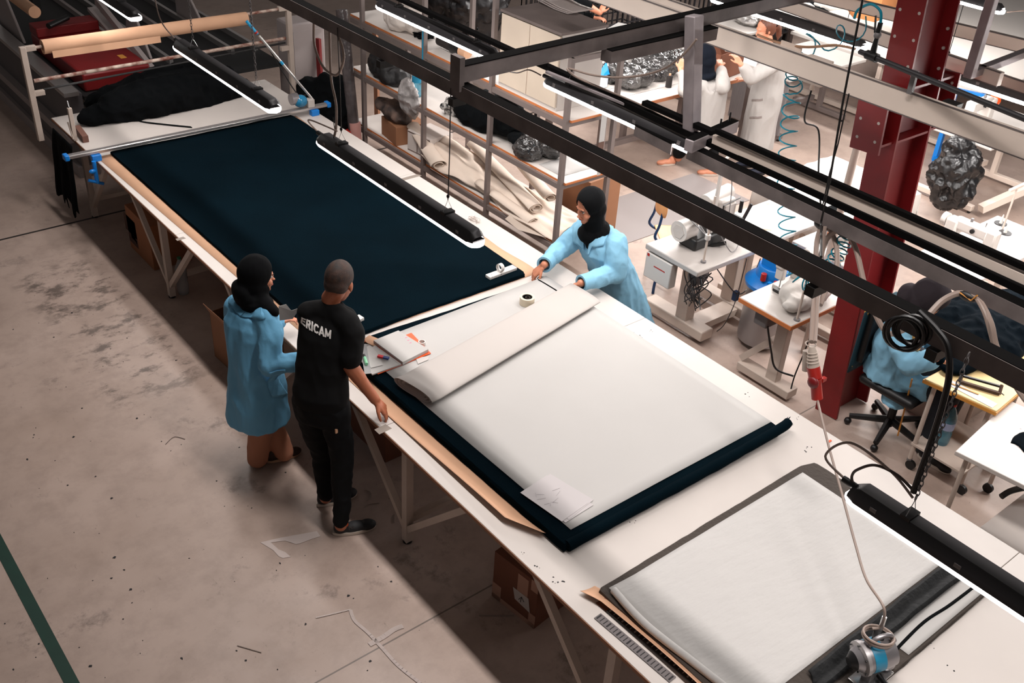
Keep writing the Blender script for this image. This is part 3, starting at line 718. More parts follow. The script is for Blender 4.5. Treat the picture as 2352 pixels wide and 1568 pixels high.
# coiled teal air hose: hanging spiral, tap to the machines
def coil(pts, R, turns, r, name, label, m, parent=None, cat='hose'):
    sp = spline(pts, 16); n = turns * 14; out = []
    L = [0]
    for a, c in zip(sp, sp[1:]): L.append(L[-1] + (c - a).length)
    for i in range(n + 1):
        s = L[-1] * i / n; j = max(k for k in range(len(L)) if L[k] <= s + 1e-9); j = min(j, len(sp) - 2)
        p = sp[j].lerp(sp[j + 1], (s - L[j]) / max(1e-6, L[j + 1] - L[j])); d, sd, u = frame(sp[j + 1] - sp[j], V((.2, 1, .1)))
        a = 2 * PI * turns * i / n; out.append(p + (sd * math.cos(a) + u * math.sin(a)) * R)
    o = MB().tube(out, r, 6).build(name, m, parent)
    if not parent: tag(o, label, cat)
    return o
D0 = 5.35
coil([P(1830, 130, 2.5), PX(1822, 200, D0), PX(1812, 300, D0), PX(1805, 420, D0), PX(1808, 520, D0), PX(1815, 600, D0)], .055, 17, .005, 'coiled_air_hose', 'long teal spiral air hose hanging beside the machines', TEAL)
coil([P(1830, 135, 2.52), P(1860, 100, 2.55), P(1910, 90, 2.58), P(1960, 70, 2.6), P(1985, 60, 2.62)], .07, 3, .005, 'coiled_air_hose', 'stretched teal hose loops draped over the cream trunking', TEAL)
X_ = 4.53
coil([PX(1818, 600, X_), PX(1825, 625, X_), PX(1850, 650, X_), PX(1885, 640, X_), PX(1915, 600, X_), PX(1935, 565, X_), PX(1945, 540, X_)], .04, 14, .0045, 'coiled_air_hose', 'small teal spiral hose gathered near the grey hose loops', TEAL)

# ------------------------------------------------------------------ grey hose loops, plugs, cables
hk = thing('hose_loops', 'bundle of grey hoses looped and tied below the dark rails', 'hose', PX(1890, 520, 4.55))
X_ = 4.5
def loop(pts, r=.014, x=X_, m=HOSE, name='hose', parent=None): return MB().tube(spline([PX(u, v, xx) for u, v, xx in pts], 8), r, 8).build(name, m, parent)
loop([(1888, 515, 4.5), (1876, 560, 4.45), (1873, 650, 4.3), (1868, 720, 4.1), (1864, 785, 3.95)], parent=hk)
loop([(1900, 515, 4.5), (1920, 560, 4.5), (1921, 620, 4.4), (1900, 660, 4.3), (1884, 700, 4.2)], parent=hk)
loop([(1880, 640, 4.4), (1890, 570, 4.5), (1912, 535, 4.5), (1940, 533, 4.5), (1965, 570, 4.5), (1985, 650, 4.45), (2010, 720, 4.4), (2040, 765, 4.4), (2080, 755, 4.3), (2120, 735, 4.3), (2165, 690, 4.4), (2210, 672, 4.45), (2245, 685, 4.45), (2275, 740, 4.4), (2290, 800, 4.4), (2330, 880, 4.4), (2365, 930, 4.4)], .015, parent=hk)
loop([(2240, 680, 4.45), (2262, 720, 4.4), (2282, 790, 4.4)], .011, parent=hk)
loop([(1895, 520, 4.45), (1886, 600, 4.4), (1878, 700, 4.15), (1872, 785, 3.95)], .01, parent=hk)
MB().ell(PX(1888, 516, 4.5), (.03, .05, .03), seg=10).build('tie', BLK, hk); MB().ell(PX(1938, 535, 4.5), (.025, .05, .025), seg=10).build('tie', BLK, hk); MB().ell(PX(2222, 680, 4.45), (.025, .05, .025), seg=10).build('tie', BLK, hk)
MB().tube([PX(1925, 528, 4.48), PX(1945, 540, 4.48), PX(1962, 532, 4.48)], .004, 5).build('orange_strap', GOLD, hk)
MB().tube([PX(2205, 672, 4.43), PX(2230, 690, 4.43), PX(2245, 678, 4.43)], .004, 5).build('orange_strap', GOLD, hk)
XP = 3.95
pl = thing('industrial_plug', 'hanging red and white industrial plug and socket', 'plug', PX(1870, 900, XP))
p0, p1, p2, p3 = PX(1865, 795, XP), PX(1868, 842, XP), PX(1873, 868, XP), PX(1877, 915, XP)
MB().tube([p0, p0.lerp(p1, .25), p1], [.014, .022, .032], 16).build('white_sleeve', RUBBER, pl)
for k in range(4): MB().torus(p0.lerp(p1, .3 + .15 * k), .024 + .002 * k, .003, p1 - p0, 14, 5).build('rib', RUBBER, pl)
MB().tube([p1, p2], [.033, .034], 16).build('red_collar', REDP, pl)
MB().tube([p2, p2.lerp(p3, .3), p3], [.038, .028, .029], 16).build('red_socket', REDP, pl)
MB().ell(p2.lerp(p1, .0) + V((-.03, -.01, -.01)), (.02, .032, .032), seg=12).build('flap_lid', mat('dark_red_plastic', (110, 16, 20), .4), pl)
MB().box(p2 + V((.025, -.03, 0)), (.03, .02, .02)).build('latch', REDP, pl)
p0b = PX(1853, 805, XP + .03); p1b = PX(1853, 850, XP + .03)
s2 = thing('industrial_plug', 'pale grey plug hanging directly behind the red one', 'plug', p1b)
MB().tube([p0b, p1b], [.02, .024], 14).build('sleeve', RUBBER, s2); MB().torus(PX(1862, 790, XP + .03), .026, .004, (0, 0, 1), 14, 5).build('collar_ring', RUBBER, s2)
cut = P(2045, 1420, TZ + .28)
tag(MB().tube(spline([p3, PX(1885, 950, 3.85), PX(1905, 1030, 3.75), PX(1930, 1120, 3.65), PX(1965, 1250, 3.5), PX(1990, 1330, 3.4), PX(2030, 1395, 3.32), V((3.34, 1.24, 1.09)), V((3.31, 1.26, 1.075))], 10), .0065, 8).build('power_cable', HOSE), 'long grey cable hanging from the red plug to the cutting machine', 'cable')
tag(MB().tube([PX(1985, -20, 4.4), PX(1935, 240, 4.4), PX(1905, 420, 4.4), PX(1886, 510, 4.42), PX(1886, 590, 3.4)], .006, 7).build('guy_wire', BLK), 'thin black line running from the top edge to the hose bundle', 'cable')
tag(MB().tube([PX(1890, 470, 4.42), PX(1905, 400, 4.41), PX(1925, 330, 4.4), PX(1950, 215, 4.4)], .004, 6).build('guy_wire', BLK), 'second slack black line twisted beside the long guy line', 'cable')
# black coil on the near beam
XC = 2.93
ck = thing('coiled_cable', 'thick black cable coiled and tied to the near end of the table beam', 'cable', PX(2090, 760, XC))
c0 = PX(2088, 762, XC)
for k, (dx, dz, R) in enumerate(((0, 0, .062), (.01, -.012, .058), (-.008, .015, .055), (.005, .004, .048))):
    MB().torus(c0 + V((-.02 + .008 * k, dx * 2, dz)), R, .008, (1, .35, .15), 22, 7, sc=(.95, 1.1)).build('loop', BLK, ck)
MB().tube(spline([PX(2110, 715, XC), PX(2150, 755, XC), PX(2176, 795, XC), PX(2180, 860, XC), PX(2165, 930, XC), PX(2140, 1010, XC), PX(2115, 1080, XC), PX(2098, 1130, XC)], 8), .0115, 9).build('drop', BLK, ck)
MB().tube(spline([PX(2100, 1128, XC), PX(2060, 1090, XC), PX(2010, 1068, XC), PX(1970, 1078, XC), PX(1957, 1092, XC), PX(1960, 1110, XC), PX(1976, 1125, XC)], 8), .0055, 8).build('lead', mat('brown_grey_cable', (72, 60, 54), .5), ck)
MB().ell(PX(2099, 1126, XC), .011, seg=8).build('clip', CHROME, ck)
# grey looped cord left, over the table
gk = thing('looped_cord', 'grey cord looped under the table beam and dropping to the middle lamp', 'cable', PX(765, 60, 2.98))
XD = 2.96
for pts in ([(722, 30, XD), (722, 100, XD), (740, 150, XD), (765, 172, XD), (780, 165, XD), (790, 130, XD), (780, 90, XD), (765, 65, XD)], [(757, 60, XD), (759, 150, XD), (762, 190, XD), (772, 240, XD), (772, 290, XD), (768, 312, XD)]):
    MB().tube(spline([PX(*p) for p in pts], 8), .008, 8).build('cord', HOSE, gk)
MB().tube([PX(765, 270, XD), PX(769, 298, XD), PX(766, 318, XD)], .003, 6).build('hook_wire', BLK, gk)
# sagging cord by the white cabinet
tag(MB().tube(spline([PX(*p) for p in ((1600, 90, 4.55), (1570, 125, 4.55), (1530, 155, 4.55), (1480, 172, 4.55), (1420, 178, 4.55), (1360, 172, 4.55), (1310, 158, 4.55), (1305, 162, 4.5), (1330, 180, 4.55), (1400, 210, 4.6), (1480, 245, 4.65), (1560, 290, 4.7))], 8), .007, 8).build('slack_cord', HOSE), 'slack brown-grey cord swinging below the crossing beam', 'cable')
tag(MB().tube(spline([PX(*p) for p in ((1740, 80, 5.55), (1790, 98, 5.5), (1850, 108, 5.45), (1920, 104, 5.4), (1965, 112, 5.4))], 8), .008, 8).build('beige_hose', mat('beige_hose', (170, 132, 104), .6)), 'beige air hose lying along the cream trunking', 'hose')

# ================================================================== STORAGE RACK
FX, BX = 5.40, 5.95
Y4, Y0r = 5.73, 9.6
rack = thing('storage_rack', 'long grey steel rack with white shelves beside the table', 'rack', (5.67, 7.6, 0))
posts_y = (5.74, 6.72, 7.75, 8.84)
for i, y in enumerate(posts_y):
    for x in (FX, BX):
        MB().b2((x - .02, y - .02, 0), (x + .02, y + .02, 2.02 if i == 0 else 2.5)).build('post', RACKM, rack)
for z in (.37, .95, 1.5):
    sh = MB().b2((FX + .02, 5.70, z - .004), (BX - .02 + .03, 9.1, z + .016)).build('shelf', TBL, rack)
    MB().b2((FX + .017, 5.70, z - .004), (FX + .021, 9.1, z + .014)).build('wood_edge', OAK, sh)
    MB().b2((FX + .02, 5.695, z - .004), (BX + .01, 5.70, z + .014)).build('wood_edge', OAK, sh)
    MB().b2((FX - .015, 5.74, z - .05), (FX + .015, 9.05, z - .005)).build('front_rail', RACKM, rack)
    MB().b2((BX - .015, 5.74, z - .05), (BX + .015, 9.05, z - .005)).build('back_rail', RACKM, rack)
    for y in posts_y: MB().b2((FX, y - .015, z - .05), (BX, y + .015, z - .005)).build('side_rail', RACKM, rack)
MB().b2((FX, 5.725, 1.98), (BX, 5.755, 2.02)).build('side_rail', RACKM, rack)
MB().b2((BX - .015, 5.74, 1.98), (BX + .015, 6.6, 2.02)).build('back_rail', RACKM, rack)
# cabinet
cb = thing('cabinet', 'old cream two-door cabinet with a dusty dark top, standing on the rack', 'cabinet', (5.72, 6.3, 1.516))
zc = 1.516; ya, yb, xa, xb = 5.92, 6.68, 5.43, 5.92; CT = 2.14
CABW = mat('cream_melamine', (206, 190, 172), .5, var=.12, vscale=2.5, spots=((150, 96, 62), 1.9, .72))
MB().b2((xa + .02, ya, zc), (xb, yb, CT)).build('carcass', LGREY, cb, bevel=.003)
MB().b2((xa - .005, ya - .01, CT), (xb + .02, yb + .01, CT + .022)).build('dusty_top', mat('dusty_grey_top', (112, 100, 96), .8, var=.2, vscale=4), cb, bevel=.003)
MB().b2((xa, ya + .01, zc + .03), (xa + .02, (ya + yb) / 2 - .003, CT - .01)).build('door', CABW, cb)
MB().b2((xa, (ya + yb) / 2 + .003, zc + .03), (xa + .02, yb - .01, CT - .01)).build('door', CABW, cb)
MB().b2((xa + .004, (ya + yb) / 2 - .0025, zc + .03), (xa + .019, (ya + yb) / 2 + .0025, CT - .01)).build('door_gap', TEDGE, cb)
MB().b2((xa + .008, ya, zc), (xa + .02, yb, zc + .03)).build('plinth', LGREY, cb)
# papers on cabinet
for i in range(3):
    c = P(1285, 14, CT + .03)
    def pf(u, v, i=i):
        return (c.x - .1 + .24 * u + .02 * i, c.y - .22 + .4 * v - .015 * i, CT + .026 + .006 * i + .03 * (abs(u - .5) * 2) ** 2 * (v > .4) * (v - .4) + .012 * abs(v - .5))
    o = MB().grid(pf, 8, 8).build('paper_sheet', mat('dull_paper', (168, 158, 154), .8), solid=.0012); tag(o, ('curled dull paper sheet lying directly on the cabinet top', 'curled dull paper between the two others on the cabinet', 'uppermost curled paper on the cabinet')[i], 'paper', 'papers on the cabinet')
# things on the rack
def lump(name, label, cat, c, r, m, n=5, seed=0, voxel=.014, folds=.02, flat=True, base=None, spread=.5, fs=7):
    random.seed(seed); b = MB(); c = V(c)
    for k in range(n):
        o = V((random.uniform(-1, 1) * r[0] * spread, random.uniform(-1, 1) * r[1] * spread, random.uniform(-.3, .3) * r[2]))
        b.ell(c + o, (r[0] * random.uniform(.5, .8), r[1] * random.uniform(.5, .8), r[2] * random.uniform(.55, .85)), seg=14)
    zz = c.z - r[2] * .75 if base is None else base
    o = b.remesh(name, m, voxel=voxel, sm=3, folds=folds, fs=fs, fstretch=(1, 1, 1), seed=seed, shape=lambda p: V((p.x, p.y, max(p.z, zz))) if flat else p)
    return tag(o, label, cat)
MZ = .966; TSZ = 1.516; BSZ = .386
# heap of black cloth on the middle shelf
lump('fabric_heap', 'big heap of black knit pieces on the middle shelf', 'fabric', (5.66, 6.95, MZ + .14), (.24, .42, .2), BLACKF, 7, 3, base=MZ, folds=.015)
lump('fabric_heap', 'lower black pile beside the big heap, next to the wrapped bundle', 'fabric', (5.66, 6.42, MZ + .07), (.2, .26, .12), BLACKF, 6, 5, base=MZ, folds=.01)
lump('wrapped_bundle', 'dark bundle wrapped in clear film on the middle shelf', 'bundle', P(1238, 335, MZ + .1), (.19, .22, .17), DKWRAP, 5, 8, base=MZ, folds=.012, voxel=.01, fs=14)
tag(MB().grid(lambda u, v: (5.48 + .36 * u, 5.82 + .3 * v, MZ + .002 + .006 * v * u), 5, 5).build('paper_sheet', PAPER, solid=.001), 'bright white sheet at the open end of the middle shelf', 'paper')
# cream canvas rolls on the bottom shelf
cv = thing('canvas_rolls', 'cream canvas piled and rolled on the bottom shelf', 'fabric', (5.65, 6.7, BSZ))
def canv(u, v):
    y = 5.78 + v * 2.0; x = 5.40 + .5 * u
    hump = .10 * math.sin(PI * min(1, u * 1.05)) * (.6 + .5 * v) + .05 * noise.noise(V((x * 5, y * 2.2, 1))) + .03 * noise.noise(V((x * 14, y * 5, 4)))
    return (x - .05 * (u < .1) * (1 - u * 10) * math.sin(v * 9), y, BSZ + max(.004, hump + .02 + (.12 * max(0, v - .45))))
MB().grid(canv, 30, 60).build('canvas_heap', CREAM, cv, solid=.003)
def roll(p, q, r, turns, lab, m=CREAM):
    p, q = V(p), V(q); d, sd, u = frame(q - p); n = 60
    def f(s, t):
        a = s * turns * 2 * PI; k = 1 - .6 * s; c = p.lerp(q, t); e = 1 + .25 * t
        return c + sd * math.cos(a) * r * k * e + u * math.sin(a) * r * k * .75 + V((0, 0, .01 * noise.noise(c * 4)))
    return tag(MB().grid(f, n, 12).build('canvas_roll', m, cv, solid=.004), None, None)
roll(P(1085, 330, BSZ + .2), P(1232, 478, BSZ + .12), .06, 2.2, '')
roll(P(1130, 300, BSZ + .24), P(1265, 455, BSZ + .16), .055, 2.0, '')
roll(P(1100, 420, BSZ + .08), P(1225, 510, BSZ + .05), .05, 1.6, '')
roll(P(950, 290, BSZ + .2), P(1010, 380, BSZ + .1), .07, 1.6, '')
b = MB().plate([P(1160, 503, BSZ + .03), P(1190, 528, BSZ + .02), P(1262, 548, BSZ + .012), P(1270, 520, BSZ + .02), P(1178, 488, BSZ + .03)], (0, 0, 1), .003); b.build('loose_flap', CREAM, cv)
# box, bags and clutter at the far part of the rack
def carton(name, label, c, dims, rz, m=CARD, flaps=True, tape=True, open_top=False, print_=None):
    t = thing(name, label, 'box', c, rz); x, y, z = dims; L = dict(local=True)
    if open_top:
        b = MB(); k = .005
        b.b2((-x / 2, -y / 2, 0), (x / 2, y / 2, k)).b2((-x / 2, -y / 2, 0), (-x / 2 + k, y / 2, z)).b2((x / 2 - k, -y / 2, 0), (x / 2, y / 2, z)).b2((-x / 2, -y / 2, 0), (x / 2, -y / 2 + k, z)).b2((-x / 2, y / 2 - k, 0), (x / 2, y / 2, z))
        b.build('body', m, t, **L)
        for s in (-1, 1):
            MB().plate([(s * x / 2, -y / 2, z), (s * x / 2, y / 2, z), (s * (x / 2 + .05), y / 2 - .02, z + .1), (s * (x / 2 + .05), -y / 2 + .02, z + .1)], (s, 0, .4), .004).build('flap', m, t, **L)
    else:
        MB().b2((-x / 2, -y / 2, 0), (x / 2, y / 2, z)).build('body', m, t, bevel=.003, **L)
        if tape:
            MB().b2((-.025, -y / 2 - .0006, z - .06), (.025, y / 2 + .0006, z + .0008)).build('tape', TAPEM, t, **L)
    if print_:
        b = MB()
        for (u0, v0, u1, v1) in print_: b.b2((-x / 2 - .0008, u0, v0), (-x / 2, u1, v1))
        b.build('print', mat('printed_ink', (70, 42, 32), .8), t, **L)
    return t
carton('cardboard_box', 'cream storage box with a blue and black print on the bottom shelf', (5.62, 7.95, BSZ), (.3, .35, .22), .1, mat('white_board', (200, 190, 184), .7), tape=False, print_=[(-.17, .01, .17, .018), (-.17, .2, .17, .21), (.02, .02, .03, .2), (-.14, .1, -.04, .15)])
carton('cardboard_box', 'brown taped box beside the cream storage box under the rack', (5.6, 8.4, BSZ), (.34, .36, .2), -.15, CARD)
carton('cardboard_box', 'brown box standing deep on the middle shelf end behind the hanging tags', (5.9, 5.2 + .75, .0), (.1, .1, .1), 0, CARD) if 0 else None
lump('fabric_heap', 'grey and brown rag heap on the brown taped box', 'fabric', (5.6, 8.45, .68), (.2, .28, .1), mat('taupe_rags', (120, 96, 84), .8, col2=(34, 30, 30), vscale=5), 5, 11, base=.59)
lump('fabric_heap', 'black rags with clear film at the far part of the middle shelf', 'fabric', (5.62, 8.5, MZ + .12), (.22, .34, .18), mat('black_rags', (24, 23, 24), .6, bump=.8, bscale=9), 6, 12, base=MZ)
lump('plastic_film', 'crumpled clear film hanging off the middle shelf by the bottle', 'film', (5.42, 7.98, MZ - .02), (.07, .16, .24), mat('crumpled_film', (176, 170, 168), .2, bump=1, bscale=9, var=.5, vscale=10), 5, 13, flat=False, folds=.02, voxel=.012)
lump('cloth_scraps', 'tangled black and white ribbon scraps beside the bottle', 'fabric', (5.6, 7.45, MZ + .07), (.16, .16, .09), mat('black_white_scraps', (220, 214, 208), .8, col2=(10, 10, 11), vscale=26), 6, 14, base=MZ, folds=.03, voxel=.01)
# bottle builder
def bottle(c, h, r, label, capc=BLUEP, m=WATER, band=None, tilt=0):
    t = thing('water_bottle', label, 'bottle', c)
    b = MB(); prof = [(r * .9, 0), (r, .02), (r, h * .3), (r * .93, h * .34), (r, h * .38), (r, h * .62), (r * .96, h * .7), (r * .5, h * .86), (.014, h * .93), (.014, h * .96)]
    b.lathe(prof, c, seg=20).build('body', m, t)
    MB().lathe([(.017, h * .955), (.017, h), (.014, h + .002)], c, seg=14).build('cap', capc, t)
    MB().lathe([(r + .001, h * .4), (r + .001, h * .58)], c, seg=20).build('label_band', band or BLUECAN, t)
    return t
q = P(958, 240, MZ); bottle(V((5.52, PX(958, 240, 5.52).y, MZ)), .36, .052, 'large blue water bottle on the middle shelf')
# top shelf
lump('cloth_bundle', 'crumpled white cloth bag at the far part of the top shelf', 'fabric', (5.6, 8.35, TSZ + .1), (.18, .3, .16), mat('off_white_cloth', (214, 204, 196), .8, bump=.4, bscale=8), 5, 21, base=TSZ)
def ribbons(name, label, c, R, m, n=14, r=.004, seed=1, h=.05):
    random.seed(seed); b = MB(); c = V(c)
    for k in range(n):
        q = [c + V((random.uniform(-1, 1) * R[0], random.uniform(-1, 1) * R[1], random.uniform(.005, h))) for _ in range(5)]
        b.tube(spline(q, 6), r, 5)
    return tag(b.build(name, m), label, 'strap')
ribbons('black_straps', 'tangle of black straps on the top shelf behind the rack post', (5.62, PX(970, 85, 5.6).y, TSZ), (.08, .12), BLACKF, 14, .007, 2)
t = thing('fabric_roll', 'small dark roll with a beige end and black tape on the top shelf', 'roll', (5.6, 6.95, TSZ))
a_ = PX(1010, 95, 5.6); a_.z = TSZ + .06; c_ = PX(1075, 128, 5.6); c_.z = TSZ + .06
MB().cyl(a_, a_.lerp(c_, .55), .05, .055).build('dark_part', mat('brown_black_roll', (36, 30, 28), .8), t); MB().cyl(a_.lerp(c_, .5), a_.lerp(c_, .8), .062).build('tape_band', BLK, t); MB().cyl(a_.lerp(c_, .8), c_, .058, .05).build('beige_end', KRAFT, t)
# tags hanging off the rack end
t = thing('hanging_tags', 'strip of white printed tags hanging at the open end of the rack', 'tag', (5.9, 5.68, .99))
MB().b2((5.72, 5.66, 1.12), (5.78, 5.664, 1.52)).build('long_tag', PAPER, t); MB().b2((5.71, 5.655, 1.16), (5.775, 5.659, 1.28)).build('printed_patch', mat('printed_brown', (96, 70, 60), .8), t); MB().b2((5.735, 5.655, .98), (5.775, 5.659, 1.12)).build('tag', PAPER, t); MB().b2((5.745, 5.652, 1.02), (5.757, 5.6545, 1.1)).build('red_bar', REDP, t)
# blue mark on the post
tag(MB().b2((FX - .0215, posts_y[2] - .01, 1.35), (FX - .0205, posts_y[2] + .01, 1.75)).build('blue_tape', BLUECAN), 'strip of blue tape stuck on a rack post', 'tape')
# ================================================================== PEOPLE
def JD(u, v, D, dv):
    d = ray(u, v); t = D / (d.x * dv[0] + d.y * dv[1]); return CAM + d * t
def hframe(f, pitch=0, roll=0):
    f = V((f[0], f[1], 0)).normalized(); z = V((0, 0, 1)); l = z.cross(f)
    M = Matrix((f, l, z)).transposed()
    return M @ Matrix.Rotation(pitch, 3, 'Y') @ Matrix.Rotation(roll, 3, 'X')
def limb(b, pts, rs, seg=12):
    pts = [V(p) for p in pts]
    for p, r in zip(pts, rs): b.ell(p, r, seg=seg)
    for i in range(len(pts) - 1): b.tube([pts[i], pts[i + 1]], [rs[i], rs[i + 1]], seg)
def hand(b, wrist, d, n, thumb, curl=.3, s=1.0, spread=.12):
    # d: pointing direction, n: back-of-hand normal, thumb: +1/-1 which side carries the thumb
    wrist = V(wrist); d = V(d).normalized(); n = V(n); n = (n - d * n.dot(d)).normalized(); sd = d.cross(n).normalized() * thumb
    K = []
    for k, (off, ln) in enumerate(((.033, .088), (.011, .092), (-.011, .088), (-.031, .08))):
        kn = wrist + d * ln * s + sd * off * s
        K.append(kn); b.tube([wrist + sd * off * .55 * s, kn], [.017 * s, .0125 * s], 8); b.ell(kn, .0125 * s, seg=8)
    b.ell(wrist + d * .045 * s, (.05 * s, .038 * s, .016 * s), Matrix((d, sd, n)).transposed(), 12)
    for k, (kn, ls) in enumerate(zip(K, ((.042, .025, .02), (.046, .029, .022), (.042, .027, .021), (.033, .02, .018)))):
        p = kn; a = 0; q = [kn]; fd = (d + sd * spread * (1.5 - k) * .6).normalized()
        for j, l in enumerate(ls):
            a += curl * (.7 if j == 0 else 1.1) + .04 * k
            p = p + (fd * math.cos(a) - n * math.sin(a)) * l * s; q.append(p)
        limb(b, q, [.0095 * s, .009 * s, .0082 * s, .0072 * s], 8)
    t0 = wrist + d * .02 * s + sd * .024 * s; t1 = t0 + (d * .6 + sd * .75 - n * .2).normalized() * .042 * s
    t2 = t1 + (d * .85 + sd * .35 - n * .3).normalized() * .032 * s; t3 = t2 + (d * .95 + sd * .05 - n * .3).normalized() * .025 * s
    limb(b, [t0, t1, t2, t3], [.015 * s, .0115 * s, .0105 * s, .0085 * s], 8)
def head(b, c, H, s=1.0, neck=None, ears=True):
    c = V(c); A = lambda x, y, z: c + H @ V((x, y, z)) * s
    E = lambda p, r: b.ell(A(*p), tuple(k * s for k in r), H, 16)
    E((-.012, 0, .035), (.098, .077, .098)); E((.02, 0, -.03), (.068, .062, .078)); E((.045, 0, -.075), (.042, .04, .036)); E((.072, 0, -.098), (.018, .022, .016))
    E((.093, 0, -.012), (.012, .0095, .028)); E((.104, 0, -.034), (.013, .0135, .010)); E((.078, 0, .022), (.016, .048, .012))
    for y in (-1, 1):
        E((.06, .034 * y, -.036), (.028, .024, .028))
        if ears: E((-.008, .077 * y, -.008), (.017, .009, .03))
    E((.088, 0, -.060), (.011, .023, .0055)); E((.087, 0, -.071), (.011, .02, .0055))
    if neck is not None: limb(b, [A(-.03, 0, -.04), V(neck)], [.052 * s, .054 * s], 14)
def face_bits(t, c, H, s=1.0):
    A = lambda x, y, z: V(c) + H @ V((x, y, z)) * s
    for y in (-1, 1):
        e = MB().ell(A(.076, .030 * y, .001), (.010 * s, .013 * s, .0075 * s), H, 10).build('eye', mat('eye_white', (190, 180, 172), .3), t)
        MB().ell(A(.0835, .030 * y, .001), (.0035 * s, .0055 * s, .0055 * s), H, 8).build('iris', INK, e)
        MB().tube([A(.087, .016 * y, .019), A(.090, .032 * y, .024), A(.078, .05 * y, .019)], [.003 * s, .0036 * s, .002 * s], 6).build('eyebrow', mat('eyebrow', (46, 30, 24), .8), t)
        if s > .96: MB().tube([A(.083, .018 * y, .006), A(.0855, .030 * y, .0085), A(.077, .043 * y, .005)], [.0018 * s] * 3, 5).build('eyelid', mat('lash_line', (60, 34, 28), .8), t)
    MB().tube([A(.092, -.022, -.065), A(.099, -.008, -.0635), A(.0995, .008, -.0635), A(.092, .022, -.065)], [.002 * s, .0035 * s, .0035 * s, .002 * s], 6).build('lips', mat('lips', (150, 76, 66), .5), t)
def scarf(t, c, H, neck, chest, m, s=1.0, name='headscarf', drape=(), voxel=.008):
    c = V(c); A = lambda x, y, z: c + H @ V((x, y, z)) * s
    b = MB(); E = lambda p, r: b.ell(A(*p), tuple(k * s for k in r), H, 20)
    E((-.02, 0, .035), (.112, .094, .113)); E((-.03, 0, -.04), (.095, .086, .09)); E((0, 0, -.07), (.085, .074, .06))
    limb(b, [A(-.02, 0, -.07), V(neck)], [.078 * s, .085 * s], 16)
    if chest is not None: limb(b, [V(neck), V(chest)], [.078 * s, .035 * s], 14)
    for q, r in drape: b.ell(q, r, H, 14)
    Hi = H.inverted()
    def cut(p):
        q = Hi @ (p - c) / s
        if q.x > .01:
            k = (q.y / .056) ** 2 + ((q.z + .012) / .088) ** 2
            if k < 1: q.x = min(q.x, .02 + .0 * k)
            elif k < 1.7: q.x = min(q.x, .02 + (k - 1) / .7 * .07 + .02)
        return c + H @ q * s
    return b.remesh(name, m, t, voxel=voxel, sm=4, folds=.003, fs=9, shape=cut)
def torso(b, secs, seg=28, pw=.85):
    R = []
    for c, a, bb, l, f in secs:
        c = V(c); l = V(l).normalized(); f = V(f).normalized()
        ring = []
        for k in range(seg):
            t = 2 * PI * k / seg; cx_, sy = math.cos(t), math.sin(t)
            ring.append(b.b.verts.new(c + l * a * math.copysign(abs(cx_) ** pw, cx_) + f * bb * math.copysign(abs(sy) ** pw, sy)))
        R.append(ring)
    for A, B in zip(R, R[1:]):
        for k in range(seg): b.b.faces.new((A[k], A[(k + 1) % seg], B[(k + 1) % seg], B[k]))
    b.b.faces.new(R[0][::-1]); b.b.faces.new(R[-1])
def sleeve(b, pts, rs):
    limb(b, pts, rs, 16)
    sp = spline(pts, 5)
def bvh_of(o):
    M = rootm(o); me = o.data
    return BVHTree.FromPolygons([M @ v.co for v in me.vertices], [list(p.vertices) for p in me.polygons])
def snap(bv, off):
    def f(p):
        q, n, i, d = bv.find_nearest(p)
        return q + n * off if q is not None else p
    return f
def decal(name, m, t, host, pts, off=.004, thick=.0015, cuts=4):
    bv = host if isinstance(host, BVHTree) else bvh_of(host); bm = bmesh.new()
    bm.faces.new([bm.verts.new(V(p)) for p in pts]); bmesh.ops.triangulate(bm, faces=bm.faces[:])
    for _ in range(cuts):
        es = [e for e in bm.edges if e.calc_length() > .018]
        if not es: break
        bmesh.ops.subdivide_edges(bm, edges=es, cuts=1); bmesh.ops.triangulate(bm, faces=[f for f in bm.faces if len(f.verts) > 3])
    f = snap(bv, off)
    for v in bm.verts: v.co = f(v.co)
    me = bpy.data.meshes.new(name); bm.to_mesh(me); bm.free()
    return link(name, me, m, t, solid=thick)
def shoe(t, heel, toe, m, sole, w=.05, h=.085, name='shoe', extra=None):
    heel, toe = V(heel), V(toe); d, sd, u = frame(toe - heel); L = (toe - heel).length
    b = MB()
    M = Matrix((d, sd, u)).transposed()
    b.ell(heel + d * L * .2 + u * .05, (.05, w * .72, .05), M); b.ell(heel + d * L * .5 + u * .035, (.09, w * .8, .035), M); b.ell(heel + d * L * .78 + u * .03, (.062, w * .88, .03), M)
    b.ell(heel + d * L * .18 + u * .075, (.042, w * .62, .035), M)
    o = b.remesh(name, m, t, voxel=.006, sm=4)
    sl = MB(); n = 20
    poly = []
    for k in range(n):
        a = 2 * PI * k / n; x = .5 + .5 * math.cos(a); poly.append(heel + d * L * x + sd * math.sin(a) * w * (.75 + .2 * x))
    sl.plate([p + u * .004 for p in poly], u, .02).build('sole', sole, o)
    return o

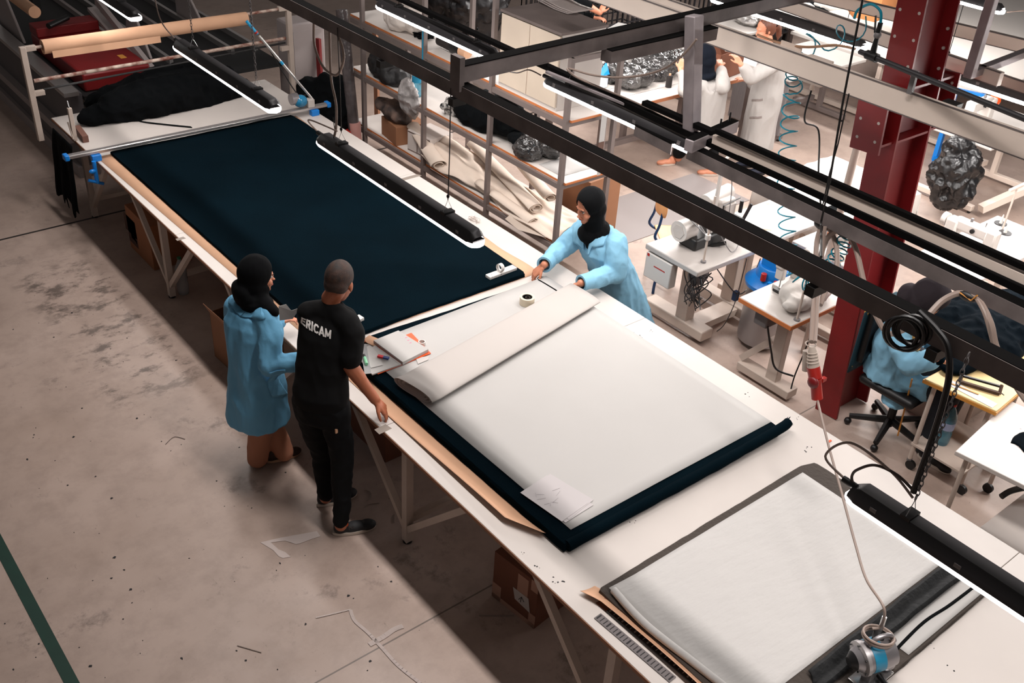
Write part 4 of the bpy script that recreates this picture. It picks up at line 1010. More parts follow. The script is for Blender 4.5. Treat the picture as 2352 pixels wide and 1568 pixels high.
def collar(t, bv, nb, che, f, l, m, wd=.05, r=.09, drop=.0, name='collar'):
    # fold-down collar: two ribbons from the nape round the neck to the V on the chest, laid on the coat
    S_ = snap(bv, .007)
    for sg in (-1, 1):
        path = spline([nb - f * r + V((0, 0, -.02)), nb - f * r * .6 + l * sg * r * .85 + V((0, 0, -.02)), nb + l * sg * r + V((0, 0, -.035)), nb + f * r * .8 + l * sg * r * .72 + V((0, 0, -.07)), che + f * .14 + l * sg * .035 + V((0, 0, .01 - drop))], 6)
        c0 = nb.lerp(che, .3)
        b = MB(); n = len(path)
        def fn(u, v):
            k = round(v * (n - 1)); p = path[k]; out = (p - V((c0.x, c0.y, p.z))); out.z = 0
            out = out.normalized() if out.length > 1e-5 else f
            w_ = wd * (1 + .35 * math.sin(v * PI)) * (1 if v < .93 else .5)
            q = p + (out * .8 + V((0, 0, -.6))).normalized() * w_ * (u - .2)
            s_ = S_(q); return s_ + out * .004 * (1 - u)
        b.grid(fn, 6, n).build(name, m, t, solid=.004)
# ---------------------------------------------------------------- the man in the black tee
def build_man():
    D0_ = V((2.37, 4.23)); dv = D0_.normalized(); J = lambda u, v, D: JD(u, v, D, dv)
    t = thing('person', 'man in a black tee with white lettering, one hand pressing on the table edge', 'person', (2.35, 4.2, 0))
    f = V((.86, .5, 0)); l = V((-.5, .86, 0))
    pel = J(738, 918, 4.86); wai = J(738, 858, 4.9); che = J(745, 775, 4.97); nb = J(760, 688, 5.02); hc = J(779, 650, 5.04)
    che = J(752, 762, 4.98); rs = che + V((0, 0, .095)) - l * .165; ls = che + V((0, 0, .095)) + l * .15
    re = J(803, 838, 4.83); rw = J(861, 917, 4.78); rh = P(893, 951, .83)
    lw = J(813, 783, 5.42); lh = P(842, 770, .86); le = ls + (lw - ls) * .5 + V((-.02, .02, -.08))
    rhip = pel - l * .085 + V((0, 0, -.04)); lhip = pel + l * .085 + V((0, 0, -.04))
    rk = J(787, 1055, 4.76); ra = P(783, 1205, .09); lk = J(742, 1045, 4.98); la = P(748, 1142, .09)
    H = hframe((.80, .60), pitch=.38, roll=.02)
    b = MB(); head(b, hc, H, 1.0, nb + V((0, 0, .01)))
    limb(b, [nb, che + f * .02], [.052, .07]); limb(b, [rs + l * .03, re, rw], [.045, .045, .031], 14); limb(b, [ls - l * .03, le, lw], [.045, .046, .031], 14)
    limb(b, [re.lerp(rw, .15), re.lerp(rw, .4)], [.047, .042], 12)
    limb(b, [che + f * .02, wai, pel], [.07, .09, .1])
    limb(b, [rhip, rk, ra], [.08, .055, .04]); limb(b, [lhip, lk, la], [.08, .055, .04])
    hd = (rh - rw).normalized(); hand(b, rw + hd * .01, hd, (0.1, -.2, 1), +1, .5, 1.0, .1)
    hd = (lh - lw).normalized(); hand(b, lw + hd * .01, hd, (-.3, -.4, .8), -1, .45, 1.0)
    b.remesh('body', SKIND, t, voxel=.0055, sm=3)
    face_bits(t, hc, H)
    # hair: closely cropped
    b = MB(); A = lambda x, y, z: hc + H @ V((x, y, z))
    b.ell(A(-.016, 0, .040), (.100, .080, .098), H, 24); b.ell(A(-.045, 0, -.002), (.066, .071, .066), H, 20)
    Hi = H.inverted()
    def crop(p):
        q = Hi @ (p - hc)
        lim = .052 + .2 * max(0, q.z - .07)
        if q.x > lim - .0: q.x = lim - .02
        if q.z < -.045: q.z = -.045; q.x = max(q.x, -.08); 
        if q.z < .02 and q.x > -.0: q.y *= .9; q.x = min(q.x, .0)
        return hc + H @ q
    b.remesh('hair', HAIR, t, voxel=.007, sm=2, shape=crop)
    # tee
    b = MB(); lean = (che - wai).normalized()
    torso(b, [(pel + V((0, 0, -.02)), .165, .125, l, f), (pel + V((0, 0, .06)), .165, .125, l, f), (wai, .155, .118, l, f), (wai.lerp(che, .5), .162, .122, l, f), (che, .175, .128, l, f), (che + lean * .075, .182, .115, l, f), (che + lean * .125, .15, .095, l, f), (nb + V((0, 0, -.055)) - f * .01, .1, .085, l, f), (nb + V((0, 0, -.02)) - f * .005, .068, .066, l, f)])
    rsl = rs.lerp(re, .78); lsl = ls.lerp(le, .78)
    limb(b, [nb - f * .02 + V((0, 0, -.05)), rs + l * .03, rs + (re - rs) * .2, rsl], [.06, .07, .074, .074], 16); limb(b, [nb - f * .02 + V((0, 0, -.05)), ls - l * .03, ls + (le - ls) * .2, lsl], [.06, .068, .07, .07], 16)
    tee = b.remesh('tee_shirt', TEE, t, voxel=.009, sm=4, folds=.006, fs=6, fstretch=(1, 1, .7), seed=2)
    # lettering on the back: follows the cloth
    bv = bvh_of(tee)
    vd = ray(722, 756).normalized()
    bx = V((.60, -.80, 0)).normalized()
    hit = bv.ray_cast(CAM, ray(727, 755).normalized())[0]
    if hit is not None:
        xr = V((.79, -.60, -.14)).normalized(); nr = xr.cross(V((0, 0, 1))).normalized(); zr = nr.cross(xr).normalized()
        M = Matrix.Translation(hit - V((vd.x, vd.y, 0)) * .25) @ Matrix((xr, zr, nr)).transposed().to_4x4()
        dr = V((vd.x, vd.y, 0)).normalized()
        def cf(p):
            h = bv.ray_cast(p, dr)
            return h[0] + h[1] * .0025 if h[0] is not None else p + dr * .3
        stroke_text('ERICAM', .041, mat('white_print', (236, 232, 228), .6), 'lettering', tee, M, cf)
    # neck rib
    # jeans
    b = MB(); torso(b, [(pel + V((0, 0, -.12)), .15, .12, l, f), (pel + V((0, 0, -.03)), .16, .122, l, f), (pel + V((0, 0, .05)), .155, .115, l, f)])
    limb(b, [rhip, rhip.lerp(rk, .5), rk, rk.lerp(ra, .5), ra + V((0, 0, .035))], [.1, .086, .07, .06, .05], 16); limb(b, [lhip, lhip.lerp(lk, .5), lk, lk.lerp(la, .5), la + V((0, 0, .035))], [.1, .086, .07, .06, .05], 16)
    b.remesh('jeans', JEAN, t, voxel=.01, sm=3, folds=.007, fs=8, fstretch=(1, 1, 1), seed=4)
    p = P(0, 0, 0)
    s1 = shoe(t, P(764, 1228, .0), P(864, 1208, .0), mat('black_trainer', (30, 30, 33), .7), RUBBER)
    s2 = shoe(t, P(727, 1163, .0), P(820, 1134, .0), mat('black_trainer', (30, 30, 33), .7), RUBBER)
    c = bvh_of(s1).ray_cast(CAM, ray(806, 1212).normalized())[0]
    if c is not None:
        d, sd, u = frame(P(862, 1206, 0) - P(772, 1226, 0)); nn = sd if (CAM - c).dot(sd) > 0 else -sd
        M = Matrix.Translation(c + nn * .003) @ Matrix((d, u, d.cross(u))).transposed().to_4x4()
        glyph('N', .045, mat('dull_grey_patch', (70, 66, 62), .7), 'side_letter', s1, M, .001)
    MB().ell(ra + V((.03, 0, -.01)), (.02, .018, .03), seg=8).build('orange_tag', ORANGE, s1)
    MB().box(pel - l * .13 - f * .1 + V((.02, 0, -.12)), (.02, .02, .03)).build('back_patch', KRAFT, t)
    return t
build_man()

# ---------------------------------------------------------------- woman in blue coat beside the man
def build_woman_left():
    dv = V((2.30, 4.98)).normalized(); J = lambda u, v, D: JD(u, v, D, dv)
    t = thing('person', 'woman in a sky blue coat and brown trousers standing beside the man in black', 'person', (2.3, 5.0, 0))
    f = V((.95, .3, 0)).normalized(); l = V((-f.y, f.x, 0))
    hc = J(592, 634, 5.5); nb = J(588, 688, 5.48); che = J(582, 752, 5.45); wai = J(585, 830, 5.42); pel = J(590, 885, 5.42)
    hem = J(594, 957, 5.42)
    rs = che + V((0, 0, .10)) - l * .155; ls = che + V((0, 0, .10)) + l * .155
    re = J(618, 838, 5.22); rw = J(690, 832, 5.2); le = ls + V((.05, .05, -.26)); lw = le + V((.24, -.03, .02))
    ra = P(592, 1050, .08); la = P(652, 1036, .08)
    H = hframe((1, -.12), pitch=.12, roll=0)
    b = MB(); head(b, hc, H, .95, nb, False); limb(b, [nb, che + f * .02, pel], [.055, .08, .1])
    limb(b, [rs, re, rw], [.045, .04, .027]); limb(b, [ls, le, lw], [.05, .04, .027])
    hand(b, rw, (rw - re) + V((0, 0, .02)), (0, -.3, 1), 1, .4, .9); hand(b, lw, (lw - le), (0, .3, 1), -1, .4, .9)
    limb(b, [pel - l * .08, ra], [.07, .04]); limb(b, [pel + l * .08, la], [.07, .04])
    b.remesh('body', SKIN, t, voxel=.006, sm=3); face_bits(t, hc, H, .95)
    A = lambda x, y, z: hc + H @ V((x, y, z))
    scarf(t, hc, H, nb, J(640, 712, 5.35) + V((-.03, 0, 0)), HIJAB, .98, drape=[(A(-.105, .0, -.085), (.05, .09, .07)), (A(-.06, 0, -.12), (.09, .10, .05)), (A(-.03, 0, -.15), (.11, .12, .04)), (nb + V((0, 0, -.02)), (.105, .11, .06))])
    b = MB()
    torso(b, [(hem, .205, .185, l, f), (hem + V((0, 0, .15)), .195, .175, l, f), (pel, .185, .165, l, f), (wai, .17, .145, l, f), (che + V((0, 0, -.03)), .18, .15, l, f), (che + V((0, 0, .05)), .18, .135, l, f), (che + V((0, 0, .115)), .15, .10, l, f), (nb + V((0, 0, -.05)), .075, .075, l, f)])
    limb(b, [rs + l * .03, rs.lerp(re, .3), rs.lerp(re, .75), re, re.lerp(rw, .5), rw], [.082, .08, .074, .07, .062, .055], 16)
    limb(b, [ls - l * .03, ls.lerp(le, .5), le, lw], [.08, .074, .066, .052], 16)
    coat = b.remesh('coat', COATD, t, voxel=.009, sm=3, folds=.012, fs=7, fstretch=(1, 1, .35), seed=7)
    bv = bvh_of(coat)
    def rc(u, v):
        h = bv.ray_cast(CAM, ray(u, v).normalized()); return h[0] if h[0] is not None else None
    q = [rc(*p) for p in ((618, 855), (655, 848), (660, 905), (625, 912))]
    if all(x is not None for x in q): decal('pocket', COATD, t, bv, q, .004, .002)
    collar(t, bv, nb, che, f, l, COATD, .055, .1)
    # note in the breast pocket
    c = J(655, 716, 5.28)
    MB().plate([c + V(k) for k in ((-.03, .02, -.06), (.035, -.02, -.05), (.075, -.05, .03), (.03, -.02, .01), (.01, 0, .05), (-.03, .02, .04))], (-.3, -.9, .2), .003).build('folded_note', PAPER, t)
    b = MB()
    for a, hp in ((ra, pel - l * .085), (la, pel + l * .075)):
        limb(b, [hp, hp.lerp(a, .55), a + V((0, 0, .0))], [.1, .08, .068], 16)
    b.remesh('trousers', BEIGE, t, voxel=.01, sm=3, folds=.008, fs=8, fstretch=(1, 1, .4), seed=9)
    sm = mat('dark_brown_shoe', (60, 38, 28), .6)
    shoe(t, P(578, 1060, 0), P(640, 1048, 0) + V((-.02, 0, 0)), sm, BLK, .04); shoe(t, P(612, 1063, 0), P(690, 1040, 0), sm, KRAFT, .042)
build_woman_left()

# ---------------------------------------------------------------- woman in light blue coat across the table
def build_woman_right():
    t = thing('person', 'woman in a light blue coat leaning over the table across from the man', 'person', (5.0, 4.55, 0))
    f = V((-.93, .12, 0)).normalized(); l = V((-f.y, f.x, 0))
    hc = PX(1354, 474, 4.70); nb = PX(1368, 518, 4.79); che = PX(1384, 562, 4.84); wai = PX(1404, 612, 4.94); pel = V((5.0, wai.y - .02, wai.z - .15)); print('WR', nb, che, wai, pel)
    rs = PX(1322, 553, 4.88); ls = PX(1434, 592, 4.93); ls = che + l * .185 + V((.0, 0, .085)); rs = che - l * .175 + V((0, 0, .09))
    re = PX(1288, 574, 4.66); rw = P(1250, 608, .95); rh = P(1215, 640, .83)
    le = PX(1412, 628, 4.78); lw = P(1334, 650, .92); lh = P(1300, 664, .83)
    H = hframe((-.90, .12), pitch=.30, roll=.0)
    b = MB(); head(b, hc, H, .98, nb, False); limb(b, [nb, che, wai, pel], [.05, .08, .09, .1])
    limb(b, [rs, re, rw], [.05, .04, .028]); limb(b, [ls, le, lw], [.05, .04, .028])
    d = (rh - rw).normalized(); hand(b, rw + d * .02, d, (-.2, -.1, 1), -1, .62, .95)
    d = (lh - lw).normalized(); hand(b, lw + d * .0, d, (0, -.1, 1), 1, .25, .95)
    for sgn in (-1, 1): limb(b, [pel + l * .08 * sgn, V((5.05, pel.y + .09 * -sgn, .5)), V((5.1, pel.y - .09 * sgn, .09))], [.08, .055, .04])
    b.remesh('body', SKIN, t, voxel=.005, sm=2); face_bits(t, hc, H, .98)
    scarf(t, hc, H, nb + V((-.02, 0, -.02)), che + f * .115 + V((0, 0, .02)), HIJAB, 1.0, voxel=.007, drape=[(nb + V((0, 0, -.03)), (.11, .12, .06)), (nb + f * .07 + V((0, 0, -.06)), (.06, .09, .07))])
    b = MB(); up = V((0, 0, 1))
    torso(b, [(V((5.10, pel.y - .04, .30)), .27, .22, l, f), (V((5.06, pel.y - .02, pel.z * .5 + .15)), .24, .2, l, f), (pel, .215, .175, l, f), (wai, .195, .16, l, f), (che + V((0, 0, -.04)), .195, .15, l, f), (che + V((0, 0, .05)), .19, .13, l, f), (che + V((0, 0, .11)), .155, .10, l, f), (nb + V((0, 0, -.04)), .085, .08, l, f)])
    limb(b, [rs + l * .03, rs.lerp(re, .5), re, re.lerp(rw, .5), re.lerp(rw, .74)], [.085, .082, .075, .066, .056], 16)
    limb(b, [ls - l * .03, ls.lerp(le, .5), le, le.lerp(lw, .5), le.lerp(lw, .74)], [.088, .085, .078, .068, .056], 16)
    coat = b.remesh('coat', COATB, t, voxel=.008, sm=3, folds=.011, fs=8, fstretch=(1, 1, .5), seed=3)
    bv = bvh_of(coat)
    def rc(u, v):
        h = bv.ray_cast(CAM, ray(u, v).normalized()); return h[0]
    def dq(name, px, m, off=.004, th=.002):
        q = [rc(*p) for p in px]
        if all(x is not None for x in q): decal(name, m, t, bv, q, off, th)
        else: print('decal miss', name)
    collar(t, bv, nb, che, f, l, COATB, .07, .1, .02)
    for y in (600, 628):
        q = rc(1330, y)
        if q is not None: MB().ell(q, .006, seg=8).build('button', mat('coat_button', (170, 200, 214), .4), t)
    for w_, e in ((rw, re), (lw, le)):
        d = (w_ - e).normalized(); MB().pipe(w_ - d * .085, w_ + d * .0, .06, .045, 18).build('cuff', COATB, t)
    b = MB()
    for sgn in (-1, 1): limb(b, [pel + l * .08 * sgn, V((5.08, pel.y + .09 * -sgn, .1))], [.09, .07], 14)
    b.remesh('trousers', JEAN, t, voxel=.014, sm=2)
    for sgn in (-1, 1): shoe(t, V((5.16, pel.y + .09 * sgn, 0)), V((4.92, pel.y + .09 * sgn, 0)), BLK, RUBBER, .042)
build_woman_right()

# ---------------------------------------------------------------- the two women in white coats
def build_white(label, base, hpx, f, hf, pitch, arms, scarfm, z_hem, pony=False, feet=None, w=.2, topz=1.66, skirt=JEAN, band=None):
    dv = V(base[:2]).normalized(); D = V(base[:2]).length
    t = thing('person', label, 'person', (base[0], base[1], 0))
    f = V((f[0], f[1], 0)).normalized(); l = V((-f.y, f.x, 0)); B = V((base[0], base[1], 0))
    s = topz / 1.72
    pel = B + V((0, 0, .92 * s)); wai = B + V((0, 0, 1.08 * s)); che = B + V((0, 0, 1.28 * s)) + f * .01; nb = B + V((0, 0, 1.46 * s)) + f * .01
    hc = JD(hpx[0], hpx[1], D, dv)
    nb = V((nb.x * .5 + hc.x * .5, nb.y * .5 + hc.y * .5, hc.z - .17))
    che = V((che.x, che.y, nb.z - .19)); H = hframe(hf, pitch)
    rs = che - l * .165 + V((0, 0, .09)); ls = che + l * .165 + V((0, 0, .09))
    pts = {}
    for side, (e, wv, hv) in arms.items(): pts[side] = [JD(*p, dv) for p in (e, wv, hv)]
    b = MB(); head(b, hc, H, .95, nb, not scarfm); limb(b, [nb, che, pel], [.055, .08, .1])
    S0 = {'r': rs, 'l': ls}
    for sd_ in ('r', 'l'):
        e, wr, hv = pts[sd_]; limb(b, [S0[sd_], e, wr], [.05, .038, .028]); d = hv - wr
        hand(b, wr, d, (0, 0, 1) if abs(d.normalized().z) < .7 else -f, 1 if sd_ == 'r' else -1, .35, .95)
    ft = feet or ((B - l * .1), (B + l * .1))
    for sgn, q in ((-1, ft[0]), (1, ft[1])): limb(b, [pel + l * .08 * sgn, V((q[0], q[1], .09))], [.08, .04])
    b.remesh('body', SKIN, t, voxel=.008, sm=2)
    A = lambda x, y, z: hc + H @ V((x, y, z))
    if scarfm: scarf(t, hc, H, nb, che + f * .1, scarfm, 1.0, drape=[(nb - f * .02 + V((0, 0, -.02)), (.1, .12, .05))])
    if pony:
        b = MB(); b.ell(A(-.02, 0, .04), (.104, .086, .102), H, 20); b.ell(A(-.05, 0, -.01), (.07, .078, .07), H, 16)
        b.ell(A(-.125, 0, .03), (.035, .035, .035), H, 12); limb(b, [A(-.13, 0, .03), A(-.165, 0, -.03), A(-.16, 0, -.1), A(-.15, 0, -.14)], [.028, .034, .03, .01], 12)
        Hi = H.inverted()
        def crop(p):
            q = Hi @ (p - hc)
            if q.x > .03 + max(0, q.z - .05) * .6: q.x = .01
            return hc + H @ q
        hr = b.remesh('hair', HAIRB, t, voxel=.008, sm=2, folds=.004, fs=25, shape=crop)
        MB().torus(A(-.125, 0, .03), .03, .01, H @ V((1, 0, .3)), 14, 6).build('hair_tie', BLK, hr)
    b = MB(); hem = V((B.x, B.y, z_hem))
    torso(b, [(hem, w * 1.05, w * .85, l, f), (hem + V((0, 0, .25)), w, w * .8, l, f), (pel, w * .95, w * .78, l, f), (wai, w * .88, w * .72, l, f), (che + V((0, 0, -.04)), w * .92, w * .7, l, f), (che + V((0, 0, .06)), w * .92, w * .62, l, f), (che + V((0, 0, .12)), w * .7, w * .48, l, f), (nb + V((0, 0, -.05)), .08, .075, l, f)])
    for sd_ in ('r', 'l'):
        e, wr, hv = pts[sd_]; s0 = S0[sd_]; limb(b, [s0 * .88 + che * .12, s0.lerp(e, .5), e, wr.lerp(e, .5), wr.lerp(e, .25)], [.08, .078, .07, .062, .056], 16)
    coat = b.remesh('coat', COATW, t, voxel=.011, sm=3, folds=.012, fs=6, fstretch=(1, 1, .3), seed=len(label))
    b = MB()
    for sgn, q in ((-1, ft[0]), (1, ft[1])): limb(b, [pel + l * .08 * sgn, V((q[0], q[1], .16))], [.09, .075], 14)
    b.remesh('trousers', skirt, t, voxel=.014, sm=2)
    bv = bvh_of(coat)
    return t, bv, l, f, B
t, bv, l, f, B = build_white('woman in a white coat and dark headscarf, partly hidden by the hanging post', (8.36, 6.72), (1618, 132), (-.1, 1), (-.25, 1), .35,
    {'l': ((1572, 210, 10.45), (1563, 158, 10.6), (1570, 135, 10.7)), 'r': ((1662, 200, 10.6), (1655, 150, 10.8), (1648, 130, 10.95))}, HIJABN, .33, w=.215, topz=1.6, feet=((8.45, 6.6, 0), (8.3, 6.95, 0)))
decal('scarf_tail', HIJABN, t, bv, [bv.ray_cast(CAM, ray(u, v).normalized())[0] or V(B) for u, v in ((1594, 131), (1612, 132), (1625, 146), (1618, 149), (1606, 140), (1594, 138))], .006, .004)
for a, c in (((8.5, 6.52, 0), (8.32, 6.66, 0)), ((8.3, 6.98, 0), (8.12, 7.08, 0))): shoe(t, a, c, SKIN, RUBBER, .042)
PACKT = t
t, bv, l, f, B = build_white('woman with a reddish ponytail in a long white coat holding the open carton', (8.95, 6.42), (1757, 68), (-.75, .6), (-.95, .35), .2,
    {'l': ((1725, 180, 10.6), (1702, 148, 10.55), (1690, 128, 10.6)), 'r': ((1745, 200, 11.1), (1722, 190, 11.1), (1700, 178, 11.1))}, None, .3, pony=True, w=.215, topz=1.68, feet=((8.98, 6.5, 0), (8.92, 6.3, 0)))
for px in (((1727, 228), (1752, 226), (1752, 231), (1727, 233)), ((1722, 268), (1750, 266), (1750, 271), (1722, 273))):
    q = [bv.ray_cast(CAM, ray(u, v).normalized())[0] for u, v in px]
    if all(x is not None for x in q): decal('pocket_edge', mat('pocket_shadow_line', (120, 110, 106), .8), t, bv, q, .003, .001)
for a, c in (((9.05, 6.45, 0), (8.86, 6.58, 0)), ((8.98, 6.25, 0), (8.8, 6.38, 0))): shoe(t, a, c, mat('navy_shoe', (20, 26, 44), .6), BLK, .042)

# ---------------------------------------------------------------- seated woman at the yellow table
def build_seated():
    dv = V((6.05, 2.75)).normalized(); J = lambda u, v, D: JD(u, v, D, dv)
    t = thing('person', 'seated woman in a light blue coat and charcoal headscarf working at the yellow table', 'person', (6.05, 2.7, .5))
    f = V((.15, -.98, 0)).normalized(); l = V((-f.y, f.x, 0))
    pel = V((6.03, 2.78, .56)); wai = J(2058, 830, 6.62); che = J(2070, 768, 6.58); nb = J(2100, 728, 6.5); hc = J(2132, 690, 6.42)
    rs = che - l * .16 + V((0, 0, .07)); ls = che + l * .16 + V((0, 0, .07))
    re = J(2088, 838, 6.3); rw = J(2150, 822, 6.2); rh = P(2205, 842, .79)
    le = J(2150, 800, 6.8); lw = J(2190, 790, 6.65); lh = J(2205, 800, 6.6)
    H = hframe((.3, -.95), pitch=.7)
    b = MB(); head(b, hc, H, .95, nb, False); limb(b, [nb, che, wai, pel], [.05, .08, .09, .1]); limb(b, [rs, re, rw], [.05, .04, .028]); limb(b, [ls, le, lw], [.05, .04, .028])
    d = rh - rw; hand(b, rw + d.normalized() * .03, d, (-.2, 0, 1), -1, .12, 1.0, .1); hand(b, lw, lh - lw, (0, 0, 1), 1, .4, .95)
    kr = pel + f * .42 - l * .1; kl = pel + f * .42 + l * .1
    for h_, k_ in ((pel - l * .09, kr), (pel + l * .09, kl)): limb(b, [h_, k_, V((k_.x, k_.y + .02, .1))], [.085, .06, .042])
    b.remesh('body', SKIN, t, voxel=.0065, sm=2); face_bits(t, hc, H, .95)
    A = lambda x, y, z: hc + H @ V((x, y, z))
    scarf(t, hc, H, nb, che + f * .1, HOODG, 1.12, drape=[(A(-.1, 0, -.08), (.07, .1, .07)), (A(-.06, .03, -.13), (.09, .11, .05))])
    b = MB()
    torso(b, [(pel + V((0, 0, -.06)), .23, .2, l, f), (pel + V((0, 0, .06)), .23, .19, l, f), (wai, .21, .165, l, f), (che + V((0, 0, -.04)), .2, .15, l, f), (che + V((0, 0, .05)), .19, .13, l, f), (che + V((0, 0, .1)), .15, .1, l, f), (nb + V((0, 0, -.04)), .08, .08, l, f)])
    limb(b, [rs + l * .03, rs.lerp(re, .5), re, re.lerp(rw, .75)], [.085, .082, .078, .066], 16); limb(b, [ls - l * .03, ls.lerp(le, .5), le, lw], [.082, .08, .074, .06], 16)
    limb(b, [pel - l * .1, pel - l * .1 + f * .26], [.11, .1], 16); b.tube([pel - l * .1 + f * .1 + V((0, 0, -.0)), pel - l * .12 + f * .1 + V((0, 0, -.22))], [.1, .09], 14)
    coat = b.remesh('coat', COATB, t, voxel=.01, sm=3, folds=.013, fs=7, fstretch=(1, 1, .6), seed=12)
    b = MB(); limb(b, [re.lerp(rw, .7), rw + (rh - rw) * .1], [.05, .042], 14); b.build('dark_undersleeve', NAVY, t)
    b = MB()
    for h_, k_ in ((pel - l * .09, kr), (pel + l * .09, kl)): limb(b, [h_, k_, V((k_.x, k_.y + .02, .1))], [.1, .085, .06], 14)
    limb(b, [che + f * .14 + V((0, 0, -.1)), pel + f * .3], [.07, .12], 12)
    b.remesh('trousers', mat('dark_navy_cloth', (10, 14, 24), .85), t, voxel=.013, sm=2)
    for k_ in (kr, kl): shoe(t, V((k_.x, k_.y + .06, 0)), V((k_.x, k_.y - .2, 0)), BLK, RUBBER, .042)
    # patterned strap / tape measure
    MB().tube(spline([nb + l * -.1 + f * .05 + V((0, 0, -.02)), che - l * .12 + f * .15, J(2110, 800, 6.25)], 8), [.012] * 17, 6).build('tape_measure', GOLD, t)
build_seated()
# ---------------------------------------------------------------- bare forearm person at the top edge
def build_far():
    t = thing('person', 'person in black behind the cabinet at the top edge, bare forearm showing', 'person', (8.35, 8.95, 0))
    B = V((8.35, 8.95, 0)); f = V((.7, -.7, 0)); l = V((.7, .7, 0))
    hc = B + V((0, 0, 1.58)); H = hframe(f)
    rs = B + V((0, 0, 1.38)) - l * .16; ls = B + V((0, 0, 1.38)) + l * .16
    w1 = PY(1378, 30, 8.62); e1 = PY(1352, 25, 8.68) + V((0, 0, .05)); h1 = PY(1386, 14, 8.62)
    b = MB(); head(b, hc, H, .95, B + V((0, 0, 1.42)), False); limb(b, [B + V((0, 0, 1.42)), B + V((0, 0, 1.2)), B + V((0, 0, .9))], [.06, .11, .12]); limb(b, [rs, e1, w1], [.05, .045, .03]); hand(b, w1, h1 - w1, (0, 0, 1), 1)
    e2 = ls + V((.05, 0, -.28)); limb(b, [ls, e2, e2 + f * .22], [.05, .04, .03]); hand(b, e2 + f * .22, f, (0, 0, 1), -1)
    for s_ in (-1, 1): limb(b, [B + l * .08 * s_ + V((0, 0, .9)), B + l * .09 * s_ + V((0, 0, .08))], [.08, .04])
    b.remesh('body', SKIN, t, voxel=.009, sm=2); scarf(t, hc, H, B + V((0, 0, 1.42)), None, HIJAB)
    b = MB(); torso(b, [(B + V((0, 0, .3)), .2, .17, l, f), (B + V((0, 0, .9)), .2, .16, l, f), (B + V((0, 0, 1.15)), .18, .14, l, f), (B + V((0, 0, 1.36)), .17, .12, l, f), (B + V((0, 0, 1.42)), .1, .08, l, f)])
    limb(b, [rs, rs.lerp(e1, .9)], [.08, .065], 14); limb(b, [ls, e2, e2 + f * .18], [.08, .07, .055], 14); b.remesh('tunic', BLACKF, t, voxel=.013, sm=2, folds=.01)
build_far()
# ================================================================== THINGS ON THE CUTTING TABLE
def on(u, v, z): return P(u, v, z)
L1, L2 = TZ + .034, TZ + .069
c = on(1210, 697, L2); t = thing('tape_roll', 'roll of clear tape with a black core standing on the marker sheet', 'tape', c)
MB().pipe(c, c + V((0, 0, .055)), .052, .036, 32).build('tape', mat('cream_tape', (220, 206, 182), .35), t)
MB().pipe(c + V((0, 0, .001)), c + V((0, 0, .053)), .0359, .031, 32).build('core', BLK, t)
MB().pipe(c + V((.006, .0, .002)), c + V((.006, 0, .05)), .018, .014, 16).build('inner_ring', mat('dark_brown_core', (40, 28, 20), .6), t)
# pattern weights: white lettered bars with a handle
for (u0, v0, u1, v1, hd, lab) in ((1120, 640, 1182, 617, True, 'white lettered weight with a paper loop handle at the corner of the navy lay'), (808, 742, 831, 732, False, 'small white box on the navy lay beside the shoulder of the man')):
    a = on(u0, v0, L1); c = on(u1, v1, L1); t = thing('pattern_weight', lab, 'weight', (a + c) / 2)
    MB().bar(a + V((0, 0, .012)), c + V((0, 0, .012)), .055, .024).build('body', mat('white_card', (214, 210, 206), .6, spots=((60, 58, 60), 60, .66)), t, bevel=.004)
    if hd:
        m_ = (a + c) / 2 + V((0, 0, .03)); d, sd, u = frame(c - a); b = MB(); n = 14
        b.grid(lambda s, w_: m_ - d * .012 + u * .03 * math.sin(s * 2 * PI - PI / 2) + sd * .03 * math.cos(s * 2 * PI - PI / 2) + d * .03 * (w_ - .5) + u * .025, n + 1, 2).build('loop_handle', mat('white_card', (214, 210, 206), .6), t, solid=.0015)
# notebook, pads, ruler, markers
nb_c = on(920, 812, L2)
t = thing('open_notebook', 'open thick notebook with orange cover lying beside the standing man', 'notebook', nb_c)
def q4(pts, z): return [on(u, v, z) for u, v in pts]
MB().plate(q4(((832, 808), (868, 860), (990, 812), (945, 765)), L2 + .001), (0, 0, 1), .004).build('orange_cover', ORANGE, t)
MB().plate(q4(((858, 788), (925, 838), (984, 808), (915, 765)), L2 + .006), (0, 0, 1), .022).build('page_block', PAPER, t)
MB().plate(q4(((820, 818), (855, 862), (922, 838), (862, 795)), L2 + .005), (0, 0, 1), .008).build('left_pages', PAPER, t)
b = MB()
for k in range(3): a = on(933 + k * 5, 775 + k * 6, L2 + .0285); b.box(a, (.016, .004, .0006))
b.build('pink_mark', mat('pink_ink', (230, 90, 150), .6), t, smooth=False)
tag(MB().plate(q4(((832, 782), (868, 800), (868, 778), (848, 770)), L2 + .002), (0, 0, 1), .003).build('kraft_card', KRAFT), 'small kraft card under the notebook corner', 'card')
tag(MB().plate(q4(((833, 800), (850, 793), (866, 810), (880, 838), (852, 845)), L2 + .016), (0, 0, 1), .001).build('note_paper', PAPERW), 'crumpled note paper under the eraser', 'paper')
a, c = on(834, 790, L2 + .018), on(845, 858, L2 + .018)
tag(MB().bar(a, c, .04, .003).build('clear_ruler', mat('frosted_ruler', (200, 200, 200), .2, trans=.4)), 'short clear ruler holding the green marker', 'ruler')
t = thing('marker_pen', 'green highlighter with a black cap lying on the clear ruler', 'pen', on(840, 830, L2 + .02))
a, c = on(836, 815, L2 + .032), on(842, 836, L2 + .032); MB().cyl(a.lerp(c, .28), c, .01, seg=12).build('body', mat('mint_green', (140, 214, 170), .4), t); MB().cyl(a, a.lerp(c, .3), .0095, seg=12).build('cap', DKG, t)
